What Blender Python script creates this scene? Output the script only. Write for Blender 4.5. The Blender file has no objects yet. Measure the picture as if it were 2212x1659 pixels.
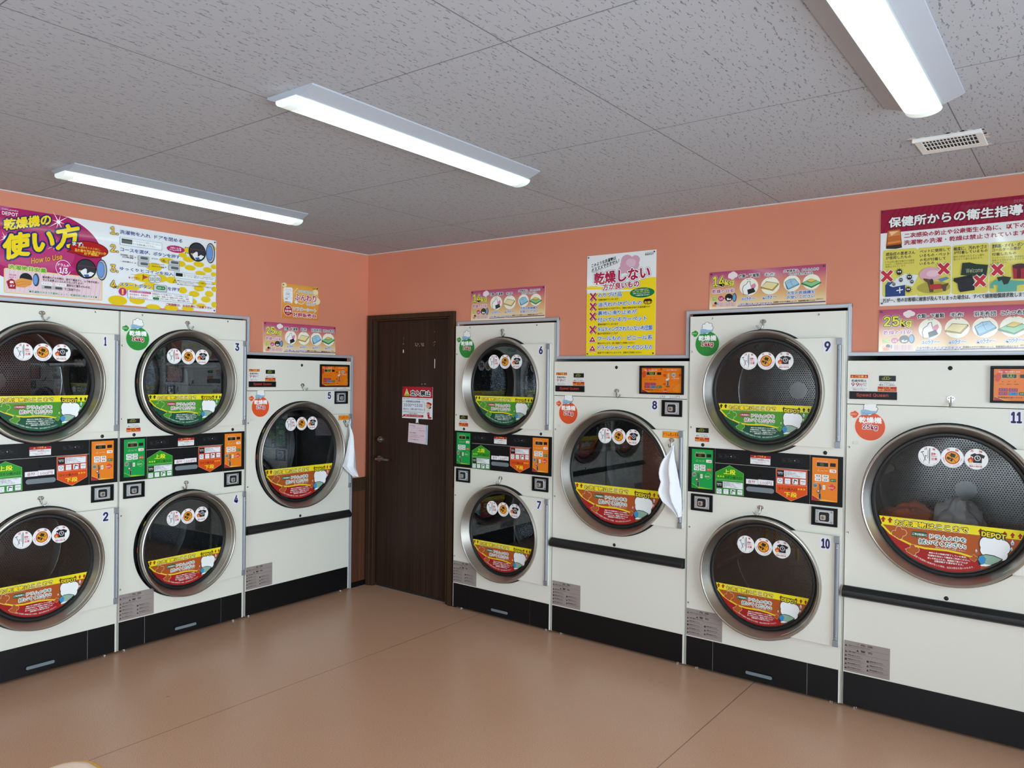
import bpy, math, os, random
from mathutils import Vector, Matrix
SC=bpy.context.scene; COL=SC.collection
PI=math.pi
# ------------------------------------------------------------------ camera
cam=bpy.data.cameras.new('camera'); camo=bpy.data.objects.new('camera',cam); COL.objects.link(camo)
cam.sensor_width=36; cam.lens=36*1658.1/2212; cam.clip_start=.05
_r=Vector((0.79770663,0.60292261,0.01218456)); _u=Vector((-0.0151081324,-0.000217784681,0.999885842)); _f=Vector((-0.60285644,0.79779965,-0.00893531))
camo.matrix_world=Matrix(((_r.x,_u.x,-_f.x,4.43974),(_r.y,_u.y,-_f.y,-4.03031),(_r.z,_u.z,-_f.z,1.60271),(0,0,0,1)))
SC.camera=camo
# ------------------------------------------------------------------ light, exposure
H=2.5257
XW=6.9; YB=-6.4          # window wall and back wall, both behind the camera
world=bpy.data.worlds.new('sky'); SC.world=world; world.use_nodes=True
bg=world.node_tree.nodes['Background']; bg.inputs[0].default_value=(.80,.90,1,1); bg.inputs[1].default_value=14
LAMP=9
_pl=bpy.data.lights.new('window_portal','AREA'); _pl.shape='RECTANGLE'; _pl.size=4.6; _pl.size_y=2.1; _pl.cycles.is_portal=True
_po=bpy.data.objects.new('window_portal',_pl); COL.objects.link(_po); _po.location=(XW+.12,-3.3,1.2); _po.rotation_euler=(PI/2,0,PI/2)
_p2=_pl.copy(); _p2.size=2.6; _p2.size_y=1.2; _q2=bpy.data.objects.new('window_portal',_p2); COL.objects.link(_q2); _q2.location=(3.1,YB-.12,1.7); _q2.rotation_euler=(PI/2,0,0)  # portal of the added back-wall windows
vs=SC.view_settings; vs.view_transform='Standard'; vs.look='None'; vs.gamma=1; vs.use_curve_mapping=False; vs.exposure=0.08
SC.cycles.max_bounces=10; SC.cycles.diffuse_bounces=5; SC.cycles.glossy_bounces=6; SC.cycles.transparent_max_bounces=12; SC.cycles.sample_clamp_indirect=6
# ------------------------------------------------------------------ materials
MATS={}
def lin(h):
    h=h.lstrip('#'); o=[]
    for i in (0,2,4):
        c=int(h[i:i+2],16)/255; o.append(c/12.92 if c<=.04045 else ((c+.055)/1.055)**2.4)
    return (*o,1)
def mat(h,rough=.5,metal=0,spec=.5,name=None):
    k=name or (h,rough,metal,spec)
    if k in MATS: return MATS[k]
    m=bpy.data.materials.new(name or 'paint_'+h.lstrip('#')); m.use_nodes=True; p=m.node_tree.nodes['Principled BSDF']
    p.inputs['Base Color'].default_value=lin(h); p.inputs['Roughness'].default_value=rough; p.inputs['Metallic'].default_value=metal; p.inputs['Specular IOR Level'].default_value=spec
    MATS[k]=m; return m
class N:
    """short node builder"""
    def __init__(s,m): s.t=m.node_tree; s.p=s.t.nodes['Principled BSDF'] if 'Principled BSDF' in s.t.nodes else None
    def n(s,ty,ins={},**kw):
        o=s.t.nodes.new(ty)
        for k,v in kw.items(): setattr(o,k,v)
        for k,v in ins.items():
            if isinstance(v,bpy.types.NodeSocket): s.t.links.new(v,o.inputs[k])
            else: o.inputs[k].default_value=v
        return o
    def math(s,op,a,b=0.,c=False):
        return s.n('ShaderNodeMath',{0:a,1:b},operation=op,use_clamp=c).outputs[0]
    def ramp(s,f,stops,interp='LINEAR'):
        o=s.n('ShaderNodeValToRGB',{0:f}); r=o.color_ramp; r.interpolation=interp
        while len(r.elements)<len(stops): r.elements.new(.5)
        for e,(p,c) in zip(r.elements,stops): e.position=p; e.color=c
        return o.outputs[0]
    def set(s,k,v):
        if isinstance(v,bpy.types.NodeSocket): s.t.links.new(v,s.p.inputs[k])
        else: s.p.inputs[k].default_value=v
    def bump(s,h,st=.2,d=.001): s.set('Normal',s.n('ShaderNodeBump',{'Height':h,'Strength':st,'Distance':d}).outputs[0])
def nodemat(name,rough=.5,metal=0,h='#808080'):
    m=bpy.data.materials.new(name); m.use_nodes=True; b=N(m); b.set('Roughness',rough); b.set('Metallic',metal); b.set('Base Color',lin(h)); MATS[name]=m; return m,b
# wall paint: salmon, finely embossed wallpaper
m,b=nodemat('wall_paint',.6); tc=b.n('ShaderNodeTexCoord').outputs['Object']
n1=b.n('ShaderNodeTexNoise',{'Vector':tc,'Scale':1.3,'Detail':2}).outputs[0]; b.set('Base Color',b.ramp(n1,[(.3,lin('#cc7f63')),(.7,lin('#d2866a'))]))
b.bump(b.n('ShaderNodeTexNoise',{'Vector':tc,'Scale':420,'Detail':2}).outputs[0],.12,.0008)
M_WALL=m
# ceiling board: fissured mineral board, seams every 0.91 m
m,b=nodemat('ceiling_board',.9); tc=b.n('ShaderNodeTexCoord').outputs['Object']
wob=b.n('ShaderNodeTexNoise',{'Vector':tc,'Scale':75,'Detail':1}).outputs['Color']
wv=b.n('ShaderNodeVectorMath',{0:wob,1:(.5,.5,.5)},operation='SUBTRACT').outputs[0]; wv=b.n('ShaderNodeVectorMath',{0:wv,'Scale':.014},operation='SCALE').outputs[0]
def dashes(scale,off,wd,l0,l1):
    q=b.n('ShaderNodeMapping',{'Vector':tc,'Location':off}).outputs[0]; vo=b.n('ShaderNodeTexVoronoi',{'Vector':q,'Scale':scale},voronoi_dimensions='2D')
    d=b.n('ShaderNodeVectorMath',{0:b.n('ShaderNodeVectorMath',{0:q,1:vo.outputs['Position']},operation='SUBTRACT').outputs[0],1:wv},operation='ADD').outputs[0]
    d=b.n('ShaderNodeSeparateXYZ',{0:d}); rc=b.n('ShaderNodeSeparateColor',{0:vo.outputs['Color']})
    ex=b.math('DIVIDE',d.outputs[0],b.math('ADD',b.math('MULTIPLY',rc.outputs[0],wd),wd)); ey=b.math('DIVIDE',d.outputs[1],b.math('ADD',b.math('MULTIPLY',b.math('POWER',rc.outputs[1],2.),l1),l0))
    return b.math('LESS_THAN',b.math('ADD',b.math('MULTIPLY',ex,ex),b.math('MULTIPLY',ey,ey)),1.)
fi=b.math('MAXIMUM',dashes(30,(0,0,0),.0010,.003,.020),dashes(34,(3.3,1.7,0),.0009,.002,.006))
sx=b.n('ShaderNodeSeparateXYZ',{0:tc})
def seam(o,off):
    f=b.math('FRACT',b.math('DIVIDE',b.math('ADD',o,off),.911)); return b.math('LESS_THAN',b.math('ABSOLUTE',b.math('SUBTRACT',f,.5)),.0022)
se=b.math('MAXIMUM',seam(sx.outputs[0],-3.134+9.11+.4555),seam(sx.outputs[1],.532+9.11+.4555))
dk=b.math('MAXIMUM',b.math('MULTIPLY',fi,.62),b.math('MULTIPLY',se,.75))
b.set('Base Color',b.n('ShaderNodeMix',{0:dk,6:lin('#abaeb4'),7:lin('#46464a')},data_type='RGBA').outputs[2]); b.bump(b.math('SUBTRACT',1.,dk),.25,.002)
M_CEIL=m
# floor: speckled brown vinyl sheet, welded seams
m,b=nodemat('vinyl_floor',.32); tc=b.n('ShaderNodeTexCoord').outputs['Object']; sx=b.n('ShaderNodeSeparateXYZ',{0:tc})
s1=b.n('ShaderNodeTexNoise',{'Vector':tc,'Scale':260,'Detail':3,'Roughness':.75}).outputs[0]; s2=b.n('ShaderNodeTexNoise',{'Vector':tc,'Scale':.9,'Detail':3}).outputs[0]
c=b.ramp(s1,[(.30,lin('#94684c')),(.45,lin('#c3977a')),(.57,lin('#d0a588')),(.72,lin('#f4d6bb'))])
c=b.n('ShaderNodeMix',{0:b.math('MULTIPLY',s2,.35),6:c,7:lin('#c9a084')},data_type='RGBA').outputs[2]
l1=b.math('LESS_THAN',b.math('ABSOLUTE',b.math('SUBTRACT',sx.outputs[0],1.163)),.0022); l2=b.math('LESS_THAN',b.math('ABSOLUTE',b.math('SUBTRACT',sx.outputs[0],3.034)),.0022)
c=b.n('ShaderNodeMix',{0:b.math('MULTIPLY',b.math('MAXIMUM',l1,l2),.8),6:c,7:lin('#5a3f30')},data_type='RGBA').outputs[2]; b.set('Base Color',c)
b.set('Roughness',b.ramp(s2,[(.3,(.27,)*3+(1,)),(.7,(.30,)*3+(1,))])); b.bump(s1,.03,.0003); b.set('Specular IOR Level',.5)
M_FLOOR=m
def wood(name,c0,c1,c2,rough,sc):
    m,b=nodemat(name,rough); tc=b.n('ShaderNodeTexCoord').outputs['Object']
    g=b.n('ShaderNodeTexNoise',{'Vector':b.n('ShaderNodeMapping',{'Vector':tc,'Scale':(sc,sc,.9)}).outputs[0],'Scale':1,'Detail':5,'Roughness':.65}).outputs[0]
    b.set('Base Color',b.ramp(g,[(.32,lin(c0)),(.5,lin(c1)),(.68,lin(c2))])); b.bump(g,.06,.0006); b.set('Specular IOR Level',.2); return m
M_DOOR=wood('dark_wood_laminate','#26170f','#2f1f17','#39281f',.45,75)
M_WAIN=wood('wainscot_wood','#44281c','#523223','#5f3c2b',.45,60)
M_FRAME=wood('door_frame_wood','#2f2017','#38281b','#433022',.42,80)
# drum sheet: stainless steel punched with a hexagonal pattern of round holes
m,b=nodemat('punched_steel',.3,1,'#66686a'); uv=b.n('ShaderNodeUVMap').outputs[0]; P=.0125
def dots(off):
    v=b.n('ShaderNodeVectorMath',{0:b.n('ShaderNodeVectorMath',{0:uv,1:(1/P,1/(P*1.732),1)},operation='MULTIPLY').outputs[0],1:(off,off,0)},operation='ADD').outputs[0]
    v=b.n('ShaderNodeVectorMath',{0:v},operation='FRACTION').outputs[0]; v=b.n('ShaderNodeVectorMath',{0:v,1:(.5,.5,0)},operation='SUBTRACT').outputs[0]
    v=b.n('ShaderNodeVectorMath',{0:v,1:(1,1.732,0)},operation='MULTIPLY').outputs[0]; return b.math('LESS_THAN',b.n('ShaderNodeVectorMath',{0:v},operation='LENGTH').outputs['Value'],.31)
sv=b.n('ShaderNodeSeparateXYZ',{0:uv}).outputs[1]
band=b.math('MULTIPLY',b.math('GREATER_THAN',sv,.155),b.math('LESS_THAN',sv,.505))
hole=b.math('MULTIPLY',b.math('MAXIMUM',dots(0.),dots(.5)),band); b.set('Base Color',b.n('ShaderNodeMix',{0:hole,6:lin('#8d9092'),7:lin('#040404')},data_type='RGBA').outputs[2])
b.set('Metallic',b.math('SUBTRACT',1.,hole)); b.set('Roughness',b.math('ADD',b.math('MULTIPLY',hole,.6),.22))
M_DRUM=m; M_BACK=m.copy(); M_BACK.name='punched_steel_back'
for q in M_BACK.node_tree.nodes:
    if q.type=='MATH' and q.operation=='GREATER_THAN': q.inputs[1].default_value=-9
    if q.type=='MATH' and q.operation=='LESS_THAN' and abs(q.inputs[1].default_value-.505)<1e-4: q.inputs[1].default_value=9
M_DPLAIN=mat('#8d9092',.22,1,name='plain_steel')
# door glass: thin pane, Fresnel mirror over clear tinted transmission
m=bpy.data.materials.new('door_glass'); m.use_nodes=True; b=N(m); b.t.nodes.remove(b.p)
tr=b.n('ShaderNodeBsdfTransparent',{0:(.84,.86,.86,1)}).outputs[0]; gl=b.n('ShaderNodeBsdfGlossy',{0:(.9,.95,1,1),'Roughness':.012}).outputs[0]
fr=b.math('ADD',b.n('ShaderNodeFresnel',{'IOR':1.52}).outputs[0],.035)
b.t.links.new(b.n('ShaderNodeMixShader',{0:fr,1:tr,2:gl}).outputs[0],b.t.nodes['Material Output'].inputs[0]); M_GLASS=m
m=bpy.data.materials.new('window_glass'); m.use_nodes=True; b=N(m); b.t.nodes.remove(b.p)
b.t.links.new(b.n('ShaderNodeMixShader',{0:b.n('ShaderNodeFresnel',{'IOR':1.5}).outputs[0],1:b.n('ShaderNodeBsdfTransparent',{0:(.94,.96,.96,1)}).outputs[0],2:b.n('ShaderNodeBsdfGlossy',{'Roughness':.01}).outputs[0]}).outputs[0],b.t.nodes['Material Output'].inputs[0]); M_WGLASS=m
# lamp lens
def emit(name,col,st):
    m=bpy.data.materials.new(name); m.use_nodes=True; p=m.node_tree.nodes['Principled BSDF']; p.inputs['Base Color'].default_value=(.62,.68,.65,1); p.inputs['Emission Color'].default_value=col; p.inputs['Emission Strength'].default_value=st; return m
M_LENS=emit('led_lens',(.80,1,.93,1),LAMP); b=N(M_LENS); xx=b.math('ABSOLUTE',b.n('ShaderNodeSeparateXYZ',{0:b.n('ShaderNodeTexCoord').outputs['Object']}).outputs[0])
b.set('Emission Strength',b.math('ADD',b.math('MULTIPLY',b.n('ShaderNodeMapRange',{0:xx,1:.0,2:.030,3:1.,4:0.},interpolation_type='SMOOTHSTEP').outputs[0],LAMP),.95))
M_CAP=emit('lamp_end_cap',(.85,1,.95,1),.45)
# towel, cabinet
m,b=nodemat('towel_cloth',.95,0,'#eceff4'); tc=b.n('ShaderNodeTexCoord').outputs['Object']; b.bump(b.n('ShaderNodeTexNoise',{'Vector':tc,'Scale':350,'Detail':2}).outputs[0],.5,.002); M_TOWEL=m
m,b=nodemat('cream_enamel',.38,0,'#dfded3'); tc=b.n('ShaderNodeTexCoord').outputs['Object']; b.bump(b.n('ShaderNodeTexNoise',{'Vector':tc,'Scale':500,'Detail':1}).outputs[0],.04,.0004); M_CREAM=m
m,b=nodemat('brushed_steel',.27,1,'#bab6ae'); tc=b.n('ShaderNodeTexCoord').outputs['Object']; n1=b.n('ShaderNodeTexNoise',{'Vector':tc,'Scale':160,'Detail':3}).outputs[0]; b.set('Roughness',.36); M_STEEL=m
M_BLACK=mat('#090a0c',.42,0,.22,name='black_plastic'); M_KICK=mat('#07090d',.38,0,.3,name='black_kick_panel'); M_RUB=mat('#0d0e10',.5,name='black_rubber')
M_ALU=mat('#b4bac2',.42,.35,name='aluminium'); M_HINGE=mat('#8d9299',.4,.4,name='hinge_metal'); M_CHROME=mat('#b4b2ae',.2,1,name='chrome'); M_SLOT=mat('#6f7b82',.45,name='grey_pull'); M_SIDE=mat('#b4b4ac',.4,.2,name='cabinet_side')
M_WHITE=mat('#e4e6e4',.5,name='white_plastic'); M_LAMPH=mat('#a6abb4',.5,name='lamp_housing'); M_LABEL=mat('#958a86',.5,name='label_film'); M_DARK=mat('#18181a',.8,name='dark_void')
M_PEACH=mat('#fde2ca',.5,name='peach_vinyl'); M_ORWOOD=mat('#ecb04c',.4,name='orange_wood'); M_NICKEL=mat('#a8a49c',.3,1,name='nickel')
GRAD={'sign':[(0,'#ece4cc'),(.12,'#e8d3a4'),(.35,'#dcae78'),(.65,'#d08a72'),(.86,'#b85874'),(1,'#aa4470')],'soft':[(0,'#cf7c2c'),(.4,'#e09a3c'),(.75,'#e2b060'),(1,'#d89a3c')]}
def gradmat(k,h):
    n='print_gradient_'+k
    if n in MATS: return MATS[n]
    m,b=nodemat(n,.08); z=b.n('ShaderNodeSeparateXYZ',{0:b.n('ShaderNodeTexCoord').outputs['Object']}).outputs[2]
    b.set('Base Color',b.ramp(b.math('DIVIDE',z,h),[(p,lin(c)) for p,c in GRAD[k]])); return m
# ------------------------------------------------------------------ mesh helpers
class MB:
    """collects faces with materials, then links them as one mesh object"""
    def __init__(s): s.v=[];s.f=[];s.m=[];s.mats=[];s.uv={};s.sm=[]
    def mi(s,m):
        if m not in s.mats: s.mats.append(m)
        return s.mats.index(m)
    def add(s,v,f,m,smooth=False,uv=None):
        o=len(s.v);s.v+=v;i=s.mi(m)
        for k,q in enumerate(f):
            if uv: s.uv[len(s.f)]=uv[k]
            s.f.append([o+a for a in q]);s.m.append(i);s.sm.append(smooth)
    def box(s,x0,x1,y0,y1,z0,z1,m):
        v=[(x,y,z) for x in (x0,x1) for y in (y0,y1) for z in (z0,z1)]
        s.add(v,[(0,1,3,2),(4,6,7,5),(0,4,5,1),(2,3,7,6),(0,2,6,4),(1,5,7,3)],m)
    def prism(s,pts,y0,y1,m,m2=None):
        """polygon in (x,z), counter-clockwise seen from -y; y0 is the outer face"""
        n=len(pts)
        if sum(pts[i][0]*pts[(i+1)%n][1]-pts[(i+1)%n][0]*pts[i][1] for i in range(n))<0: pts=pts[::-1]
        v=[(x,y0,z) for x,z in pts]+[(x,y1,z) for x,z in pts]
        s.add(v,[tuple(range(n))],m2 or m);s.add(v,[tuple(range(2*n-1,n-1,-1))]+[(i,i+n,(i+1)%n+n,(i+1)%n) for i in range(n)],m)
    def lathe(s,prof,cx,cz,m,seg=96,uvr=None,a0=0,a1=2*PI,smooth=True):
        """profile (r,y) turned about the y axis through (cx,cz)"""
        full=abs(a1-a0-2*PI)<1e-6; n=seg if full else seg+1; v=[];f=[];uv=[];L=[0]
        for (ra,ya),(rb,yb) in zip(prof,prof[1:]): L.append(L[-1]+math.hypot(rb-ra,yb-ya))
        for r,y in prof:
            for i in range(n):
                a=a0+(a1-a0)*i/seg;v.append((cx+r*math.cos(a),y,cz+r*math.sin(a)))
        for j in range(len(prof)-1):
            for i in range(seg):
                i2=(i+1)%n if full else i+1
                f.append((j*n+i,j*n+i2,(j+1)*n+i2,(j+1)*n+i))
                R=uvr or 1;ua,ub=[(a0+(a1-a0)*k/seg)*R for k in (i,i+1)];uv.append(((ua,L[j]),(ub,L[j]),(ub,L[j+1]),(ua,L[j+1])))
        s.add(v,f,m,smooth,uv if uvr else None)
    def disc(s,r,cx,cz,y,m,seg=64,uv=False):
        v=[(cx+r*math.cos(2*PI*i/seg),y,cz+r*math.sin(2*PI*i/seg)) for i in range(seg)]
        s.add(v,[tuple(range(seg))],m,False,[tuple((a[0],a[2]) for a in v)] if uv else None)
    def tube(s,pts,r,m,seg=10,cap=True):
        P=[Vector(p) for p in pts];v=[];f=[];n=len(P);up=None
        for i,p in enumerate(P):
            t=(P[min(i+1,n-1)]-P[max(i-1,0)]).normalized()
            if up is None: up=Vector((0,0,1)) if abs(t.z)<.9 else Vector((1,0,0))
            a=t.cross(up).normalized();up=a.cross(t).normalized();rr=r[i] if isinstance(r,(list,tuple)) else r
            for k in range(seg): q=p+rr*(a*math.cos(2*PI*k/seg)+up*math.sin(2*PI*k/seg));v.append(tuple(q))
        for i in range(n-1):
            for k in range(seg): f.append((i*seg+k,i*seg+(k+1)%seg,(i+1)*seg+(k+1)%seg,(i+1)*seg+k))
        if cap: f+=[tuple(range(seg-1,-1,-1)),tuple(range((n-1)*seg,n*seg))]
        s.add(v,f,m,True)
    def rot(s,i0,mtx):
        s.v[i0:]=[tuple(mtx@Vector(a)) for a in s.v[i0:]]
    def mesh(s,name,off=(0,0,0)):
        me=bpy.data.meshes.new(name)
        me.from_pydata([(a[0]-off[0],a[1]-off[1],a[2]-off[2]) for a in s.v],[],s.f)
        for m in s.mats: me.materials.append(m)
        me.polygons.foreach_set('material_index',s.m);me.polygons.foreach_set('use_smooth',s.sm)
        if s.uv:
            l=me.uv_layers.new(name='UVMap').data
            for pi,q in s.uv.items():
                for li,c in zip(me.polygons[pi].loop_indices,q): l[li].uv=c
        if any(s.sm): me.set_sharp_from_angle(angle=math.radians(38))
        me.update();return me
    def build(s,name,parent=None,off=(0,0,0),bevel=0,loc=None):
        return link(name,s.mesh(name,off),parent,loc if loc is not None else (off if parent is not None else off),bevel)
def link(name,me,parent=None,loc=(0,0,0),bevel=0):
    o=bpy.data.objects.new(name,me);COL.objects.link(o);o.parent=parent;o.location=loc
    if bevel:
        b=o.modifiers.new('bevel','BEVEL');b.width=bevel;b.segments=2;b.limit_method='ANGLE';b.angle_limit=.9
    return o
def tag(o,label,cat=None,group=None,kind=None):
    if label:o['label']=label
    if cat:o['category']=cat
    if group:o['group']=group
    if kind:o['kind']=kind
    return o
def thing(name,loc,label,cat,group=None,rz=0):
    o=bpy.data.objects.new(name,None);COL.objects.link(o);o.location=loc;o.rotation_euler=(0,0,rz);o.empty_display_size=.1
    return tag(o,label,cat,group)
def struct(o): o['kind']='structure';return o
def copy_tree(o,parent=None):
    c=o.copy();COL.objects.link(c);c.parent=parent
    for ch in o.children: copy_tree(ch,c)
    return c
def plate(x0,x1,z0,z1,holes,t,m):
    """flat plate in the xz plane with round holes, front at y=0"""
    cu=bpy.data.curves.new('tmp','CURVE');cu.dimensions='2D';cu.fill_mode='BOTH';cu.extrude=t/2
    def sp(pts):
        s=cu.splines.new('POLY');s.points.add(len(pts)-1);s.use_cyclic_u=True
        for p,q in zip(s.points,pts): p.co=(*q,0,1)
    sp([(x0,z0),(x1,z0),(x1,z1),(x0,z1)])
    for cx,cz,r in holes: sp([(cx+r*math.cos(2*PI*i/96),cz+r*math.sin(2*PI*i/96)) for i in range(96)])
    ob=bpy.data.objects.new('tmp',cu);COL.objects.link(ob);me=ob.to_mesh();mb=MB()
    mb.add([(v.co.x,t/2-v.co.z,v.co.y) for v in me.vertices],[tuple(p.vertices) for p in me.polygons],m)
    ob.to_mesh_clear();bpy.data.objects.remove(ob);bpy.data.curves.remove(cu);return mb
# ------------------------------------------------------------------ flat prints: lettering and pictures on signs
def _font(n):      # Blender's own bundled typefaces; the built-in one if they are missing
    try: return bpy.data.fonts.load(os.path.join(bpy.utils.system_resource('DATAFILES'),'fonts',n))
    except Exception: return None
FONT=_font('Inter.woff2')
_TC={}
def _run(t,res):
    cu=bpy.data.curves.new('tmp','FONT');cu.body=t;cu.size=1;cu.resolution_u=res;cu.dimensions='2D'
    if FONT and t.isascii(): cu.font=FONT
    ob=bpy.data.objects.new('tmp',cu);COL.objects.link(ob);me=ob.to_mesh()
    v=[(a.co.x,a.co.y) for a in me.vertices];f=[tuple(p.vertices) for p in me.polygons]
    ob.to_mesh_clear();bpy.data.objects.remove(ob);bpy.data.curves.remove(cu);return v,f
def glyphs(t,bold,res=2):
    """outlines of a line of lettering; latin letters and digits in one face, Japanese in the other"""
    k=(t,res)
    if k not in _TC:
        runs=[];V=[];F=[];x=None
        for ch in t:
            if runs and (runs[-1][0].isascii()==ch.isascii()): runs[-1]+=ch
            else: runs.append(ch)
        for r in runs:
            v,f=_run(r,res)
            if not v: x=(x or 0)+.3*len(r);continue
            m=min(p[0] for p in v);dx=0 if x is None else x+.07-m;o=len(V);sc=1.0 if r.isascii() else .92
            v=[(m+(p[0]-m)*sc+dx,p[1]*sc) for p in v];V+=v;F+=[tuple(i+o for i in q) for q in f];x=max(p[0] for p in v)
        if V: xs=[p[0] for p in V];ys=[p[1] for p in V];_TC[k]=(V,F,min(xs),min(ys),max(xs),max(ys))
        else: _TC[k]=(V,F,0,0,1,1)
    return _TC[k]
SEGS={'1':'bc','0':'abcdef','d':'bcdeg','r':'eg'}
class Art:
    DL=.000025
    def __init__(s,mb,y0=0,rough=.4,par={},org=(0,0)): s.mb=mb;s.y=y0;s.r=rough;s.par=par;s.o=org
    def c(s,h):
        if isinstance(h,str) and h.startswith('@'): h=s.par[h]
        return mat(h,s.r,0,.5 if s.r<.2 else .3)
    def poly(s,pts,col):
        s.y-=s.DL;n=len(pts)
        if sum(pts[i][0]*pts[(i+1)%n][1]-pts[(i+1)%n][0]*pts[i][1] for i in range(n))<0: pts=pts[::-1]
        s.mb.add([(x-s.o[0],s.y,z-s.o[1]) for x,z in pts],[tuple(range(n))],s.c(col) if isinstance(col,str) else col)
    def ell(s,x,y,a,b): return [(x+a*math.cos(2*PI*i/40),y+b*math.sin(2*PI*i/40)) for i in range(40)]
    def glyph(s,g,fx,col,y):
        v,f=g[0],g[1];s.mb.add([(fx(*p)[0]-s.o[0],y,fx(*p)[1]-s.o[1]) for p in v],f,s.c(col))
    def text(s,t,x0,y0,x1,y1,col,bold,out,k):
        if t.startswith('@'): t=s.par[t]
        g=glyphs(t,0,3 if (y1-y0)>.03 else 1);gx,gy,gX,gY=g[2:];bo=(min(bold*1.5,bold*.7+.014)+.006)*(y1-y0)*.9 if bold>0 else 0
        W_=max(x1-x0-2*bo,1e-4);H_=max(y1-y0-2*bo,1e-4);sx=W_/max(gX-gx,1e-6);sy=H_/max(gY-gy,1e-6)
        if gY-gy<.3: sy=min(sy,sx*1.6)
        fx=lambda a,b,dx=0,dy=0:(x0+bo+(a-gx)*sx+dx,y0+bo+(b-gy)*sy+dy+k*(a-gx)/max(gX-gx,1e-6))
        E=s.DL*.2
        for oc,am in out:
            nd=10 if am>.003 else 7;am+=bo
            for i in range(nd):
                s.y-=E;dx,dy=am*math.cos(2*PI*i/nd),am*math.sin(2*PI*i/nd);s.glyph(g,lambda a,b:fx(a,b,dx,dy),oc,s.y)
        sh=[(0,0)] if bo<=0 else [(bo*math.cos(PI/2*i+.78),bo*math.sin(PI/2*i+.78)) for i in range(4)]
        if bo>.0011: sh=[(r*bo*math.cos(PI/4*i),r*bo*math.sin(PI/4*i)) for r in (.5,1) for i in range(8)]+[(0,0)]
        for dx,dy in sh: s.y-=E;s.glyph(g,lambda a,b:fx(a,b,dx,dy),col,s.y)
    def draw(s,ops):
        for op in ops:
            q=op[0];a=op[1:]
            if q=='T': s.text(*a)
            elif q=='P': s.poly(a[0],a[1])
            elif q=='E': s.poly(s.ell(*a[:4]),a[4])
            elif q=='R':
                x0,y0,x1,y1,c,r=a;r=min(r,(x1-x0)/2,(y1-y0)/2)
                if r<=0: s.poly([(x0,y0),(x1,y0),(x1,y1),(x0,y1)],c)
                else: s.poly([(cx+r*math.cos(b+i*PI/10),cy+r*math.sin(b+i*PI/10)) for cx,cy,b in ((x1-r,y0+r,-PI/2),(x1-r,y1-r,0),(x0+r,y1-r,PI/2),(x0+r,y0+r,PI)) for i in range(6)],c)
            elif q=='L':
                pts,w,c=a;s.y-=s.DL
                for (xa,ya),(xb,yb) in zip(pts,pts[1:]):
                    l=math.hypot(xb-xa,yb-ya) or 1;dx,dy=(xb-xa)/l*w/2,(yb-ya)/l*w/2;s.y+=s.DL*.8
                    s.poly([(xa-dx*.4+dy,ya-dy*.4-dx),(xb+dx*.4+dy,yb+dy*.4-dx),(xb+dx*.4-dy,yb+dy*.4+dx),(xa-dx*.4-dy,ya-dy*.4+dx)],c)
            elif q=='G': s.poly([(a[0],a[1]),(a[2],a[1]),(a[2],a[3]),(a[0],a[3])],gradmat(a[4],a[3]))
            elif q=='CL':
                cx,cy,rx,ry,x0,x1,y0,y1,_=a;pts=[(min(max(cx+rx*math.cos(2*PI*i/72),x0),x1),min(max(cy+ry*math.sin(2*PI*i/72),y0),y1)) for i in range(72)]
                s.poly(pts,'#a82460');pts=[(min(max(cx-.05+rx*.7*math.cos(2*PI*i/72),x0),x1),min(max(cy-.02+ry*.55*math.sin(2*PI*i/72),y0),y1)) for i in range(72)];s.poly(pts,'#b83a74')
            elif q=='O': s.o=a
            elif q=='SEG':
                t,x,y,w,h,c=a;lw=w*.17;x+=s.o[0];y+=s.o[1]
                for i,ch in enumerate(t):
                    X=x+i*w*1.35;hh=h/2;S={'a':((0,h),(w,h)),'b':((w,h),(w,hh)),'c':((w,hh),(w,0)),'d':((0,0),(w,0)),'e':((0,0),(0,hh)),'f':((0,h),(0,hh)),'g':((0,hh),(w,hh))}
                    for e in SEGS[ch]: (ax,ay),(bx,by)=S[e];s.draw([('L',[(X+ax,y+ay),(X+bx,y+by)],lw,c)])
            elif q=='SEGM':
                R,v,c=a;t0=math.asin(v/R);s.poly([(R*math.cos(t0-(PI+2*t0)*i/48),R*math.sin(t0-(PI+2*t0)*i/48)) for i in range(49)],c)
            elif q=='CHORD':
                R,va,vb,c=a;f=lambda v:math.sqrt(R*R-v*v);s.poly([(-f(va),va),(f(va),va),(f(vb),vb),(-f(vb),vb)],c)
            elif q=='ARC':
                t,R,a0,a1,h,c=a;a0=math.radians(a0);a1=math.radians(a1);n=len(t);s.y-=s.DL
                for i,ch in enumerate(t):
                    th=a0+(a1-a0)*(i+.5)/n;g=glyphs(ch,0,1);ux,uy=-math.sin(th),math.cos(th);nx,ny=-math.cos(th),-math.sin(th);w=min(h,R*abs(a1-a0)/n/.95)
                    s.glyph(g,lambda p,q2:(R*math.cos(th)+ux*(p-.5)*w+nx*(q2-.35)*h,R*math.sin(th)+uy*(p-.5)*w+ny*(q2-.35)*h),c,s.y)
def printed(name,key,parent,loc,rough=.4,par={},org=(0,0),scale=None,extra=None):
    mb=MB()
    if extra: extra(mb)
    Art(mb,0,rough,par,org).draw(ART[key]);o=link(name,mb.mesh(name),parent,loc)
    if scale: o.scale=(scale,1,scale)
    return o
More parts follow.
